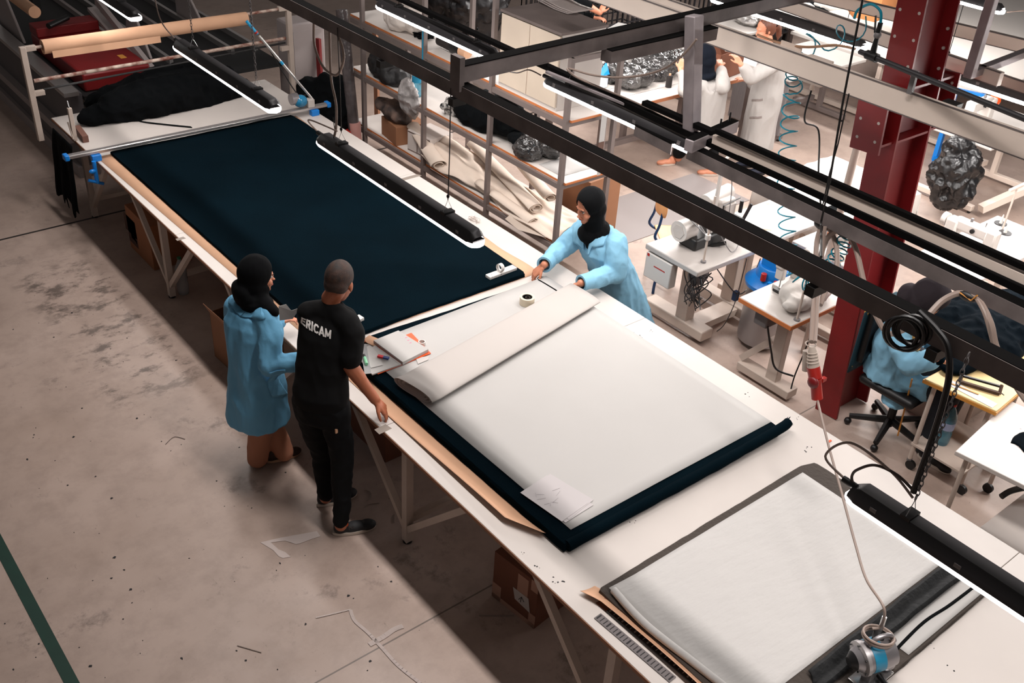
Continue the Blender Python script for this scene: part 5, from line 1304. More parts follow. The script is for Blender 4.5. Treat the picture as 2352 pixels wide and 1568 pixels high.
t = thing('eraser', 'red and blue eraser on the crumpled note', 'eraser', on(880, 822, L2 + .02))
a, c = on(868, 817, L2 + .026), on(893, 823, L2 + .026); MB().bar(a, a.lerp(c, .5), .02, .012).build('red_half', mat('red_rubber', (214, 40, 50), .6), t); MB().bar(a.lerp(c, .5), c, .02, .012).build('blue_half', mat('blue_rubber', (40, 60, 120), .6), t)
c = on(969, 790, L2 + .001); tag(MB().pipe(c, c + V((0, 0, .02)), .024, .018, 24).build('tape_roll', mat('clear_tape', (206, 200, 194), .3)), 'little ring of clear tape beside the notebook', 'tape')
tag(MB().plate(q4(((955, 822), (985, 818), (984, 826), (960, 836)), L2 + .001), (0, 0, 1), .002).build('plastic_sleeve', mat('pale_sleeve', (196, 190, 186), .2)), 'empty clear sleeve beside the notebook', 'sleeve')
# crumpled thread on the table
ribbons('loose_threads', 'loose grey threads on the worktop beside the middle lamp', on(1090, 508, TZ), (.03, .06), mat('grey_thread', (150, 132, 122), .8), 5, .0012, 5, .03)
ribbons('lint_tuft', 'lint tuft with a black thread by the hand of the woman', on(1248, 645, L2 - .03), (.04, .05), BLACKF, 5, .003, 6, .02)
tag(MB().tube(spline([on(1236, 642, L2), on(1250, 650, L2), on(1270, 662, L2), on(1284, 671, L2)], 6), .005, 6).build('fabric_strip', BLACKF), 'short dark strip at the far corner of the near lay', 'fabric')
tag(MB().tube(spline([on(1400, 745, TZ + .01), on(1430, 765, TZ + .01), on(1460, 783, TZ + .01), on(1482, 800, TZ + .01)], 6), .004, 6).build('fabric_strip', NAVY), 'thin navy strip along the far side of the marker sheet', 'fabric')
# navy wedge behind the marker sheet
tag(MB().plate([on(866, 775, L2 - .004), on(950, 752, L2 - .004), on(1080, 702, L2 - .004), on(1195, 668, L2 - .004), on(1120, 700, L2 - .004), on(1000, 745, L2 - .004), on(880, 790, L2 - .004)], (0, 0, 1), .003).build('fabric_strip', NAVY), 'long thin navy wedge behind the marker sheet', 'fabric') if 0 else None

# ------------------------------------------------------------------ electric cloth cutter
c0 = on(1990, 1558, TZ)
kx, ky = 3.27, 1.19
t = thing('cloth_cutter', 'electric cloth cutting machine with a silver and blue motor standing on the cut', 'cutter', (kx, ky, TZ + .03))
zz = TZ + .03
MB().box((kx + .03, ky, zz + .006), (.2, .11, .01)).build('base_plate', CHROME, t, bevel=.003)
MB().b2((kx - .02, ky - .02, zz), (kx + .03, ky + .02, zz + .12)).build('standard', GREY, t)
axc = V((kx, ky + .02, zz + .145)); ax = V((-.9, .38, -.12)).normalized()
MB().tube([axc - ax * .10, axc - ax * .05, axc + ax * .04], [.066, .074, .074], 28).build('motor_body', mat('silver_casting', (150, 146, 148), .35, .7), t)
MB().tube([axc + ax * .038, axc + ax * .055, axc + ax * .06], [.08, .08, .07], 28).build('front_flange', mat('silver_casting2', (170, 166, 166), .35, .6), t)
MB().tube([axc + ax * .06, axc + ax * .085], [.06, .044], 28).build('front_cone', mat('silver_casting', (150, 146, 148), .35, .7), t); MB().tube([axc + ax * .085, axc + ax * .11], [.044, .022], 24).build('black_nose', BLK, t)
MB().tube([axc - ax * .035, axc + ax * .02], [.0755, .0755], 28).build('blue_band', BLUECAN, t)
def arc_patch(name, m, a0, a1, x0, x1, r):
    d, sd, u = frame(ax); MB().grid(lambda s, w_: axc + ax * (x0 + (x1 - x0) * w_) + (sd * math.cos(a0 + (a1 - a0) * s) + u * math.sin(a0 + (a1 - a0) * s)) * r, 8, 2).build(name, m, t, solid=.001)
arc_patch('type_label', WHITE, .1 - .9, .35 - .9, -.03, .015, .0762)
for k in range(6):
    a = k * PI / 3 + .3; d, sd, u = frame(ax); q = axc + ax * .061 + (sd * math.cos(a) + u * math.sin(a)) * .071; MB().cyl(q, q + ax * .004, .005, seg=8).build('screw', BLK, t)
MB().tube(spline([axc + ax * .03 + V((0, 0, .075)), axc + V((0, 0, .11)), axc - ax * .06 + V((0, 0, .11)), axc - ax * .1 + V((0, 0, .06))], 6), .011, 10).build('carry_handle', mat('silver_casting', (150, 146, 148), .35, .7), t)
MB().tube([(kx + .08, ky + .05, zz + .22), (kx + .1, ky + .06, zz + .29)], .011, 10).build('thin_tube', CHROME, t)
MB().box((kx + .06, ky + .04, zz + .205), (.07, .05, .04), Matrix.Rotation(.4, 3, 'Z')).build('switch_box', BLK, t, bevel=.004)
MB().tube([(kx + .04, ky - .03, zz + .03), (kx + .0, ky - .1, zz + .05), (kx - .06, ky - .14, zz + .06)], [.014, .012, .016], 10).build('black_handle', BLK, t)
MB().lathe([(.03, 0), (.04, .02), (.04, .06), (.025, .09)], (kx + .12, ky - .01, zz + .02), (0, 0, 1), 18).build('guard', mat('silver_casting', (150, 146, 148), .35, .7), t)
b = MB()
for k in range(4): b.torus((kx + .03, ky + .03, zz + .225 + .008 * k), .062 + .004 * (k % 2), .0055, (.15, .1, 1), 22, 6)
b.build('cable_coil', HOSE, t)

# ================================================================== ROLLER FRAME AT THE FAR END
YR = 9.36
fr = thing('roller_frame', 'chipped white tube frame with rusty bars at the far end of the table', 'frame', (3.5, YR, TZ))
pl_t, pl_b = PY(50, 108, YR), PY(95, 322, YR); pr_t, pr_b = PY(668, 12, YR), PY(668, 232, YR)
for tp_, bt_, s_ in ((pl_t, pl_b, 1), (pr_t, pr_b, -1)):
    bx_ = (tp_.x + bt_.x) / 2
    MB().bar((bx_, YR, bt_.z), (bx_, YR, tp_.z), .05, .05, V((1, 0, 0))).build('upright', WPAINT, fr, bevel=.004)
    for zz_ in (tp_.z - .02, tp_.z - .42):
        MB().b2((bx_ + s_ * .02, YR - .022, zz_ - .022), (bx_ + s_ * .11, YR + .022, zz_ + .022)).build('bearing_block', WPAINT, fr, bevel=.003)
kl, kr_ = PY(97, 108, YR), PY(566, 42, YR)
zt = pl_t.z - .02
MB().tube([(pl_t.x + .08, YR, zt), (pr_t.x - .05, YR, pr_t.z - .02)], .014, 10).build('top_bar', WRUST, fr)
q0, q1 = PY(78, 186, YR), PY(655, 88, YR); MB().tube([q0, q1], .017, 10).build('rusty_bar', WRUST, fr)
q0, q1 = PY(102, 205, YR - .1), PY(655, 98, YR - .1); MB().tube([q0, q1], .010, 8).build('thin_black_bar', BLK, fr)
tag(MB().pipe(kl, kr_, .062, .03, 28).build('kraft_roll', KRAFT), 'long kraft paper roll on the top bar of the roller frame', 'paper roll')
tag(MB().plate([kl + V((.06, -.055, -.03)), kr_ + V((-.9, -.055, -.03)), kr_ + V((-.9, -.06, -.09)), kl + V((.06, -.06, -.09))], (0, -1, 0), .001).build('kraft_flap', KRAFT), 'loose kraft edge drooping from the roll', 'paper')
# aluminium clamp bar with blue ends
t = thing('clamp_bar', 'aluminium clamp bar with blue ends lying across the navy lay', 'bar', (3.5, 8.5, TZ + .05))
MB().b2((2.27, 8.47, .855), (4.76, 8.53, .885)).build('bar', ALU, t, bevel=.006); MB().b2((2.27, 8.495, .885), (4.76, 8.5, .892)).build('groove_rib', GREY, t)
for x in (2.255, 4.775): MB().b2((x - .02, 8.46, .845), (x + .02, 8.54, .895)).build('blue_end', BLUEP, t, bevel=.008)
for x, s_ in ((2.50, 1), (4.62, -1)):
    MB().b2((x - .05, 8.44, TZ), (x + .03, 8.5, TZ + .055)).build('blue_block', BLUEP, t, bevel=.004)
b = MB(); b.tube([(2.45, 8.42, .82), (2.45, 8.42, .62)], .018, 10).tube([(2.38, 8.42, .66), (2.5, 8.42, .6)], .014, 8).ell((2.42, 8.4, .74), (.03, .02, .02)); b.build('clamp_screw', BLUEP, t)
t = thing('end_cutter', 'small end-cutting motor with a blue dome and slanted pole on the clamp bar', 'cutter', (4.5, 8.5, .9))
q = PY(690, 232, 8.5); MB().ell(q, (.07, .06, .06)).build('blue_dome', mat('blue_dome', (40, 120, 160), .1), t); q = PY(672, 228, 8.52); MB().cyl(q + V((-.02, 0, 0)), q + V((.05, 0, 0)), .055).build('silver_motor', mat('silver_casting', (150, 146, 148), .35, .7), t)
q = PY(712, 236, 8.5); MB().b2((q.x - .04, 8.46, .885), (q.x + .03, 8.54, .96)).build('carriage', LGREY, t, bevel=.004)
a, c = PY(566, 48, 8.75), PY(718, 228, 8.5); MB().tube([a.lerp(c, .18), c], .012, 10).build('pole', ALU, t); MB().tube([a, a.lerp(c, .16)], .014, 10).build('blue_grip', mat('cyan_grip', (20, 150, 200), .4), t); MB().tube([a.lerp(c, .5), a.lerp(c, .54)], .014, 10).build('blue_ring', mat('cyan_grip', (20, 150, 200), .4), t); MB().tube([a.lerp(c, .13), a.lerp(c, .15)], .017, 10).build('red_ring', REDP, t)
MB().tube(spline([a.lerp(c, .3), a.lerp(c, .5) + V((.02, .02, -.1)), a.lerp(c, .8) + V((.0, .05, -.12)), c + V((-.05, .03, .05))], 6), .006, 6).build('lead', BLK, t)
# small stand and rusty block at the left table edge
t = thing('guide_stand', 'small white upright guide at the left table edge near the clamp bar', 'stand', (2.5, 8.9, TZ))
q0 = PX(150, 196, 2.52); q1 = P(173, 322, TZ); MB().bar((q1.x, q1.y, TZ), (q1.x, q1.y, TZ + .30), .035, .035, V((1, 0, 0))).build('upright', WPAINT, t, bevel=.003); MB().tube([(q1.x, q1.y, TZ + .3), (q1.x, q1.y + .02, TZ + .36)], .006, 6).build('pin', CHROME, t); MB().tube([(q1.x - .02, q1.y - .02, TZ + .02), (q1.x - .03, q1.y + .02, TZ + .17)], .008, 6).build('stay', WPAINT, t)
a, c = P(178, 295, TZ + .03), P(197, 320, TZ + .03); tag(MB().bar(a, c, .05, .06).build('wooden_block', mat('brown_block', (110, 74, 62), .7)), 'brown wooden block standing beside the guide', 'block')
lump('fabric_heap', 'wide flat heap of black fabric at the far end of the table', 'fabric', (3.56, 9.40, TZ + .08), (.80, .28, .26), BLACKF, 11, 31, base=TZ + .002, voxel=.02, folds=.02)
b = MB(); sp = spline([P(290, 262, TZ + .01), P(320, 278, TZ + .006), P(380, 286, TZ + .006), P(440, 292, TZ + .006)], 8); b.grid(lambda s, w_: sp[round(s * (len(sp) - 1))] + V((0, .035 * (w_ - .5), 0)), len(sp), 2)
tag(b.build('fabric_tail', BLACKF, solid=.003), 'thin black tail trailing from the black heap', 'fabric')
random.seed(5)
def drape(name, label, c, wx, h, m, tatter=.12, seed=1, depth=.05):
    c = V(c); b = MB()
    def fn(u, v):
        y = c.y + (u - .5) * wx; bot = h * (1 - tatter * (noise.noise(V((u * 7, seed, 0))) + .6))
        return (c.x - depth * math.sin(v * PI * .6) + .03 * math.sin(u * 14 + seed) * v, y * 1.0 + .02 * math.sin(v * 8), c.z - bot * v)
    return tag(b.grid(fn, 26, 16).build(name, m, solid=.006), label, 'fabric')
drape('hanging_fabric', 'torn black fabric hanging off the left edge beside the roller frame', (2.42, 9.12, .80), .5, .8, BLACKF, .3, 3)

# ================================================================== FAR LEFT: SPREADING MACHINE
sm = thing('spreading_machine', 'large grey fabric spreading machine with a red cover beyond the table', 'machine', (4.0, 12, 0))
MB().b2((2.78, 9.95, .12), (2.9, 20, .86)).build('side_panel', MACHD, sm); MB().b2((2.74, 9.95, 0), (2.95, 20, .12)).build('skirt', MACHL, sm)
MB().b2((2.70, 10.0, .36), (2.78, 20, .44)).build('side_rail', MACHL, sm)
MB().b2((2.72, 9.9, .86), (2.86, 20, .9)).build('top_rail', ALU, sm); MB().b2((2.9, 9.9, .8), (5.03, 20, .84)).build('belt', BELT, sm)
for x in (3.75, 4.0, 4.35, 4.7, 4.98): MB().b2((x - .02, 10.4, .84), (x + .02, 20, .9)).build('guide_rail', MACHL if x in (3.75, 4.35) else ALU, sm)
MB().b2((2.95, 10.0, .84), (3.62, 11.55, 1.02)).build('red_cover', MACHR, sm, bevel=.02)
MB().b2((2.95, 11.3, 1.02), (3.6, 11.55, 1.12)).build('red_ridge', MACHR, sm, bevel=.01)
MB().plate([(3.44, 10.28, 1.021), (3.5, 10.28, 1.021), (3.5, 10.4, 1.021), (3.44, 10.4, 1.021)], (0, 0, 1), .001).build('yellow_emblem', GOLD, sm)
def side_plate(x, y, z0, w_, h_, lean=.3, th=.03, m=MACHL):
    pts = [(x, y, z0), (x, y + w_, z0), (x, y + w_ * .62 + lean, z0 + h_), (x, y + w_ * .25 + lean, z0 + h_)]
    return MB().plate(pts, (1, 0, 0), th).build('side_plate', m, sm, bevel=.008)
side_plate(2.9, 11.7, .86, .8, .5); side_plate(3.85, 10.6, .86, .7, .35, .1); side_plate(4.75, 11.2, .86, .8, .4)
b = MB(); b.bar(PY(210, 20, 11.6), PX(325, 150, 3.66), .09, .04); b.build('tilted_arm', MACHL, sm)
b = MB(); b.bar((3.65, 11.4, 1.3), (3.65, 9.95, .92), .05, .08); b.build('side_bar', MACHL, sm)
MB().tube([(3.0, 12.6, 1.35), (5.1, 12.6, 1.3)], .05, 12).build('cross_tube', DKG, sm)
MB().b2((3.3, 12.55, .9), (3.38, 12.65, 2.4)).build('mast', BLK, sm)
tag(MB().cyl(P(15, -20, 1.4), P(80, 28, 1.4), .06).build('kraft_roll', KRAFT), 'brown roll over the machine in the top left corner', 'paper roll')
tag(MB().cyl((3.05, 11.2, 1.16), (3.3, 11.35, 1.18), .03).build('cable_bundle', BLK), 'black cable bundle on the red cover', 'cable')
# grey control cabinet beyond the rack
t = thing('control_cabinet', 'grey control cabinet beyond the far corner of the table', 'cabinet', (5.15, 9.9, 0))
q = P(735, 190, .75); x0, y0 = 5.06, 9.75
MB().b2((x0, y0, .3), (x0 + .42, y0 + .3, 1.28)).build('body', MACHL, t, bevel=.02); MB().b2((x0 + .04, y0 - .004, .36), (x0 + .38, y0, 1.2)).build('door', MACHL, t, bevel=.004); MB().b2((x0 + .05, y0 + .03, 0), (x0 + .37, y0 + .27, .3)).build('plinth', DKG, t); MB().cyl((x0 + .33, y0 - .02, .8), (x0 + .33, y0, .8), .012).build('lock', BLK, t)
lump('fabric_heap', 'tall black fabric heap between the table end and the rack', 'fabric', (5.12, 9.15, .45), (.24, .4, .55), BLACKF, 8, 41, base=0, voxel=.02, folds=.02)
tag(MB().b2((4.95, 8.75, 0), (5.2, 8.95, .42)).build('plastic_crate', REDP, bevel=.01), 'red plastic crate under the black heap', 'crate')
t = thing('plastic_wrapped_roll', 'tall slim roll in clear film leaning on the far rack post', 'roll', (5.25, 8.9, 0)); a, c = P(815, 300, 0) , None
a = V((5.22, 8.7, .0)); MB().tube([a, a + V((.04, .3, 1.6))], .06, 14).build('roll_body', mat('film_grey_roll', (92, 84, 84), .2, var=.5, vscale=8, bump=.8, bscale=9), t); MB().tube([a + V((.012, .03, .1)), a + V((.016, .07, .5))], .062, 14).build('pink_label', mat('pinkish_label', (190, 140, 132), .6), t)
for i, (x, y, m_, h_, lab) in enumerate(((4.98, 9.62, MACHR, 1.1, 'narrow red panel standing by the far rack end'), (5.75, 9.7, TEDGE, 1.2, 'leaning plank of light wood behind the rack end'))):
    tag(MB().bar((x + .35, y, 0), (x + .4, y + .1, h_), .08, .03, V((1, 0, 0))).build('leaning_board', m_), lab, 'board')

# ================================================================== UNDER THE TABLE, ON THE FLOOR LEFT
c = P(300, 590, 0); carton('cardboard_box', 'tall brown carton under the far table legs', (2.78, 8.05, 0), (.34, .52, .42), 0, mat('orange_brown_board', (150, 96, 62), .8), print_=[(-.05, -.2 + .0, .3, .31), (-.02, -.0, .06, .07), (-.1, -.09, .2, .28)] and [(.06, .16, .26, .265), (.06, .16, .32, .325), (.06, .066, .26, .325), (.154, .16, .26, .325), (.1, .12, .2, .24), (.08, .14, .1, .106)])
carton('cardboard_box', 'open brown carton under the table behind the woman in the sky blue coat', (2.66, 6.10, 0), (.36, .42, .40), .05, CARD, open_top=True)
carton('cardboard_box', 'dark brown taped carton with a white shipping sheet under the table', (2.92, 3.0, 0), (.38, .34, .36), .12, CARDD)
t = bpy.data.objects.get('cardboard_box.00%d' % 0)
bx_ = [o for o in bpy.data.objects if o.get('label', '').startswith('dark brown taped')][0]
b = MB()
for q in ((-.19, -.17, .0, .35), ): pass
for (y0, z0, y1, z1) in ((-.17, .0, .17, .035), (-.17, .28, -.12, .36), (.1, .0, .17, .12), (-.17, 0, -.12, .1), (-.1, .2, -.02, .33)): b.b2((-.1915, y0, z0), (-.1902, y1, z1))
b.build('worn_tape', TAPEM, bx_, local=True)
MB().plate([(-.192, -.13, .10), (-.192, -.01, .12), (-.192, .01, .20), (-.192, -.11, .20)], (-1, 0, 0), .001).build('shipping_sheet', mat('grey_white_sheet', (178, 170, 166), .6), bx_, local=True)
MB().tube([(-.194, -.04, .14), (-.194, -.06, .175), (-.194, -.08, .15)], .002, 5).tube([(-.194, -.06, .175), (-.194, -.055, .13)], .002, 5).build('arrow_mark', INK, bx_, local=True)
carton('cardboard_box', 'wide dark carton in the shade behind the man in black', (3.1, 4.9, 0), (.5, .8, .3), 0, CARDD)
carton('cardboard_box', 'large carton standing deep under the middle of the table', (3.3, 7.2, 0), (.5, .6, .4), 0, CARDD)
bottle(P(422, 672, 0), .34, .048, 'empty clear bottle standing on the floor beside a table leg', mat('green_cap', (20, 110, 70), .4), CLEAR, band=CLEAR)
# paper offcuts and threads on the floor
def flat(name, label, pts, m, z=.002, t=.0008, cat='paper'):
    b = MB(); b.plate([P(u, v, 0) + V((0, 0, z)) for u, v in pts], (0, 0, 1), t); return tag(b.build(name, m, smooth=False), label, cat)
flat('paper_offcut', 'curved white paper offcut on the floor by the trainers of the man', [(598, 1246), (640, 1236), (728, 1220), (736, 1232), (716, 1238), (690, 1248), (680, 1250), (655, 1242), (622, 1246), (640, 1262), (655, 1268), (668, 1279), (650, 1282), (640, 1278), (628, 1264)], mat('floor_paper', (186, 172, 166), .8))
b = MB()
for pts, w_ in ((((725, 1418), (760, 1410), (805, 1399)), .006), (((805, 1400), (815, 1425), (845, 1452), (880, 1490), (915, 1528), (965, 1568)), .012), (((848, 1480), (880, 1462), (905, 1445), (925, 1437)), .02)):
    sp = spline([P(u, v, .004) for u, v in pts], 6)
    for p_, q_ in zip(sp, sp[1:]): b.bar(p_, q_ + (q_ - p_) * .1, w_ * 1.6, .001)
tag(b.build('paper_strips', mat('floor_paper', (186, 172, 166), .8), smooth=False), 'long torn white paper strips on the floor near the picture bottom', 'paper')
b = MB()
for pts in (((1100, 1413), (1180, 1413)), ((838, 1125), (850, 1130), (852, 1142), (842, 1150)), ((836, 1165), (848, 1158), (872, 1155)), ((905, 1180), (905, 1200)), ((545, 1482), (600, 1498)), ((380, 1020), (400, 1003), (425, 1008))):
    b.tube(spline([P(u, v, .004) for u, v in pts], 6), .0025, 5)
tag(b.build('loose_threads', mat('pale_thread', (140, 126, 118), .8), smooth=False), 'pale loose threads scattered on the floor beside and under the table', 'thread', kind='stuff')
b = MB(); random.seed(9)
for k in range(90):
    u, v = random.uniform(0, 900), random.uniform(700, 1560); p = P(u, v, 0)
    if p.x > 2.3: continue
    r = random.choice((.003, .004, .006, .009)); b.prism([(p.x + r * random.uniform(.5, 1.5) * math.cos(a), p.y + r * random.uniform(.5, 1.5) * math.sin(a)) for a in (0, 1.1, 2.3, 3.5, 4.9)], .0005, .002)
tag(b.build('floor_lint', INK, smooth=False), 'dark lint specks scattered over the open floor', 'lint', kind='stuff')

# ================================================================== RIGHT: WORKSTATIONS
def h_leg(t, x, y0, y1, z, m, foot=True, w_=.07, bx=.09):
    MB().b2((x - w_ / 2, (y0 + y1) / 2 - w_ * .4, .08), (x + w_ / 2, (y0 + y1) / 2 + w_ * .4, z)).build('leg', m, t, bevel=.004)
    if foot: MB().b2((x - w_ / 2, y0, .03), (x + w_ / 2, y1, .09)).build('foot', m, t, bevel=.006)
    for y in (y0 + .03, y1 - .03): MB().cyl((x, y, 0), (x, y, .03), .018, seg=10).build('pad', BLK, t)
def table(label, x0, x1, y0, y1, z=.76, th=.035, top=WHITE, edge=None, leg=LGREY, legs=True, group=None):
    t = thing('sewing_table', label, 'table', ((x0 + x1) / 2, (y0 + y1) / 2, 0))
    tp = MB().b2((x0, y0, z - th), (x1, y1, z)).build('table_top', top, t, bevel=.008)
    if edge: MB().b2((x0 - .003, y0 - .003, z - th - .002), (x1 + .003, y1 + .003, z - .006)).build('wood_edge', edge, tp, bevel=.004)
    if legs:
        for x in (x0 + .12, x1 - .12): h_leg(t, x, y0 + .04, y1 - .02, z - th, leg)
        MB().b2((x0 + .12, (y0 + y1) / 2 + .1, .14), (x1 - .12, (y0 + y1) / 2 + .16, .2)).build('stretcher', leg, t, bevel=.004)
    return t
def thread_stand(t, x, y, z, h=.5, n=3):
    MB().cyl((x, y, z), (x, y, z + h), .008, seg=10).build('stand_pole', WPAINT, t); MB().cyl((x, y, z), (x, y, z + .012), .03, seg=14).build('stand_foot', GREY, t)
    MB().b2((x - .12, y - .012, z + h - .01), (x + .12, y + .012, z + h + .01)).build('thread_arm', WPAINT, t, bevel=.003)
    for k in range(n):
        a = 2 * PI * k / n + .7; px, py = x + .085 * math.cos(a), y + .085 * math.sin(a)
        MB().tube([(x, y, z + h * .42), (px, py, z + h * .42)], .005, 6).build('disc_arm', GREY, t)
        MB().cyl((px, py, z + h * .42), (px, py, z + h * .43), .05, seg=22).build('thread_disc', BLK, t); MB().cyl((px, py, z + h * .43), (px, py, z + h * .55), .014, .004, seg=12).build('spool_pin', WHITE, t)
def lockstitch(label, x, y, z, s=1, m=WHITE, col2=None, ax=1, L=.42):
    # arm runs along ax direction (x) from pillar to needle head
    t = thing('sewing_machine', label, 'sewing machine', (x, y, z))
    X = lambda a, b_, c_: (x + a * s if ax else x + b_ * s, y + b_ * s if ax else y + a * s, z + c_ * s)
    def bx(a, c_, name, m_, bev=.01, par=None): return MB().b2(X(*a), X(*c_)).build(name, m_, par or t, bevel=bev)
    bx((-.2, -.07, 0), (.22, .09, .02), 'bed', m, .004)
    bx((.1, -.05, .02), (.21, .06, .28), 'pillar', m, .02)
    bx((-.2, -.04, .2), (.15, .05, .3), 'arm', m, .022); bx((-.22, -.045, .12), (-.13, .05, .3), 'needle_head', m, .015)
    MB().cyl(X(-.18, 0, .13), X(-.18, 0, .03), .006 * s).build('needle_bar', CHROME, t); bx((-.21, -.02, .02), (-.15, .02, .026), 'presser_foot', CHROME, .001)
    a_, c_ = V(X(.21, 0, .24)), V(X(.25, 0, .24)); MB().cyl(a_, c_, .055 * s, seg=24).build('hand_wheel', col2 or GREY, t)
    MB().cyl(X(-.03, -.042, .25), X(-.03, -.06, .25), .018 * s).build('dial', BLK, t); MB().cyl(X(-.1, .0, .3), X(-.1, 0, .34), .006 * s).build('thread_post', CHROME, t); MB().cyl(X(.02, 0, .3), X(.02, 0, .33), .012 * s).build('oil_cap', GREY, t)
    return t
# station with overlock, nearest the table
T1 = table('grey sewing table with rounded edge nearest the cutting table, carrying the coverstitch machine', 5.50, 6.36, 4.24, 4.80, .78, .045, mat('pale_grey_top', (172, 165, 160), .35), leg=WPAINT, legs=False)
MB().b2((5.74, 4.46, .1), (5.84, 4.58, .735)).build('leg', WPAINT, T1, bevel=.008); MB().b2((5.72, 4.26, .05), (5.86, 4.92, .14)).build('foot', WPAINT, T1, bevel=.01)
MB().b2((6.30, 4.46, .1), (6.38, 4.58, .735)).build('leg', WPAINT, T1, bevel=.008); MB().b2((6.28, 4.26, .05), (6.40, 4.92, .14)).build('foot', WPAINT, T1, bevel=.01); MB().b2((5.84, 4.36, .07), (6.3, 4.52, .13)).build('pedal_tray', WPAINT, T1)
for x in (5.79, 6.34):
    for y in (4.3, 4.88): MB().tube([(x, y, .06), (x, y + .02, .03)], [.03, .03], 10).build('caster', BLK, T1)
cbx = MB().b2((5.50, 4.50, .50), (5.58, 4.78, .72)).build('control_box', WHITE, T1, bevel=.008); MB().b2((5.499, 4.56, .625), (5.4995, 4.68, .635)).build('red_stripe', REDP, cbx); MB().b2((5.499, 4.74, .69), (5.4995, 4.765, .715)).build('red_switch', REDP, cbx)
MB().ell((5.72, 4.4, .62), (.1, .07, .09)).build('motor', GREY, T1)
random.seed(12); b = MB()
for k in range(16):
    q = [V((5.66 + random.uniform(-.08, .1), 4.34 + random.uniform(-.08, .1), .72 - .11 * j + random.uniform(-.03, .03))) for j in range(4)]; b.tube(spline(q, 5), .005, 5)
b.tube(spline([(5.8, 4.3, .7), (6.0, 4.22, .45), (6.2, 4.25, .42), (6.36, 4.3, .62)], 6), .005, 5).tube(spline([(6.1, 4.25, .72), (6.0, 4.2, .4), (5.92, 4.2, .2), (5.9, 4.25, .1)], 6), .004, 5)
b.build('cable_tangle', DKG, T1)
MB().b2((6.02, 4.22, .36), (6.06, 4.26, .44)).build('blue_switch', NAVYP, T1)
ov = thing('sewing_machine', 'white coverstitch machine with several thread discs on the grey table', 'sewing machine', (5.95, 4.6, .78))
z0 = .78
MB().b2((5.72, 4.48, z0), (6.1, 4.66, z0 + .1)).build('bed', BLK, ov, bevel=.02); MB().b2((5.98, 4.5, z0 + .08), (6.16, 4.68, z0 + .36)).build('head', WHITE, ov, bevel=.02)
MB().tube([(5.9, 4.6, z0 + .34), (6.2, 4.62, z0 + .36)], .06, 20).build('upper_arm', WHITE, ov); MB().b2((6.02, 4.485, z0 + .14), (6.15, 4.5, z0 + .32)).build('face_plate', LGREY, ov, bevel=.004)
for x in (6.055, 6.11): MB().cyl((x, 4.484, z0 + .2), (x, 4.476, z0 + .2), .018).build('face_dial', BLK, ov)
MB().tube([(5.98, 4.478, z0 + .12), (5.98, 4.478, z0 + .34), (6.17, 4.478, z0 + .36)], .006, 6).build('black_tube', BLK, ov)
MB().tube([(5.66, 4.62, z0 + .14), (5.80, 4.62, z0 + .14)], .085, 24).build('motor_drum', WHITE, ov); MB().cyl((5.655, 4.62, z0 + .14), (5.66, 4.62, z0 + .14), .06, seg=6).build('drum_ribs', LGREY, ov)
MB().b2((6.1, 4.42, z0 + .05), (6.2, 4.52, z0 + .2)).build('gear_box', BLK, ov, bevel=.01); MB().bar((6.22, 4.46, z0 + .12), (6.27, 4.43, z0 + .3), .02, .02).build('lever', BLK, ov); MB().cyl((6.18, 4.46, z0 + .24), (6.18, 4.46, z0 + .34), .016).build('knob', BLK, ov)
MB().bar((5.9, 4.5, z0 + .0), (6.0, 4.4, z0 + .04), .03, .02).build('knee_part', BLK, ov); MB().b2((6.2, 4.28, z0), (6.25, 4.34, z0 + .09)).build('small_box', WHITE, ov, bevel=.01)
sx, sy = 5.66, 4.33
MB().cyl((sx, sy, z0), (sx, sy, z0 + .56), .0085, seg=10).build('stand_pole', WPAINT, ov); MB().cyl((sx, sy, z0), (sx, sy, z0 + .014), .022).build('stand_foot', GREY, ov); MB().cyl((sx, sy, z0 + .2), (sx, sy, z0 + .24), .022).build('collar', WHITE, ov)
for (dx, dy, dz, m_) in ((-.02, .28, .33, BLK), (.15, .15, .23, BLK), (.06, .2, .28, WHITE), (.28, .24, .22, WHITE)):
    q = V((sx + dx, sy + dy, z0 + dz)); MB().cyl(q, q + V((0, 0, .008)), .055, seg=24).build('thread_disc', m_, ov); MB().cyl(q, q + V((0, 0, .06)), .013, .004, seg=10).build('spool_pin', CHROME, ov); MB().tube([(sx, sy, z0 + .22), q], .005, 6).build('disc_arm', GREY, ov)
q = V((5.93, 4.52, 0)); MB().bar((q.x, q.y, z0 + .0), (q.x, q.y, z0 + .72), .022, .03, V((1, 0, 0))).build('tall_post', WHITE, ov, bevel=.003); MB().bar((q.x + .0, q.y, z0 + .7), (q.x - .22, q.y + .12, z0 + .74), .03, .025).build('thread_arm', WHITE, ov, bevel=.003); MB().bar((q.x, q.y, z0 + .7), (q.x + .25, q.y + .1, z0 + .73), .02, .02).build('thread_arm', WHITE, ov, bevel=.003); MB().tube(spline([(q.x + .1, q.y + .05, z0 + .72), (q.x + .13, q.y - .02, z0 + .5), (q.x + .1, q.y - .08, z0 + .2), (q.x + .14, q.y - .1, z0 + .06)], 6), .004, 5).build('thread_tube', GREY, ov)
MB().tube(spline([(5.86, 4.36, z0 + .16), (5.95, 4.3, z0 + .02), (6.08, 4.34, z0 + .04), (6.1, 4.4, z0 + .16)], 8), .004, 6).build('loop_wire', GREY, ov)
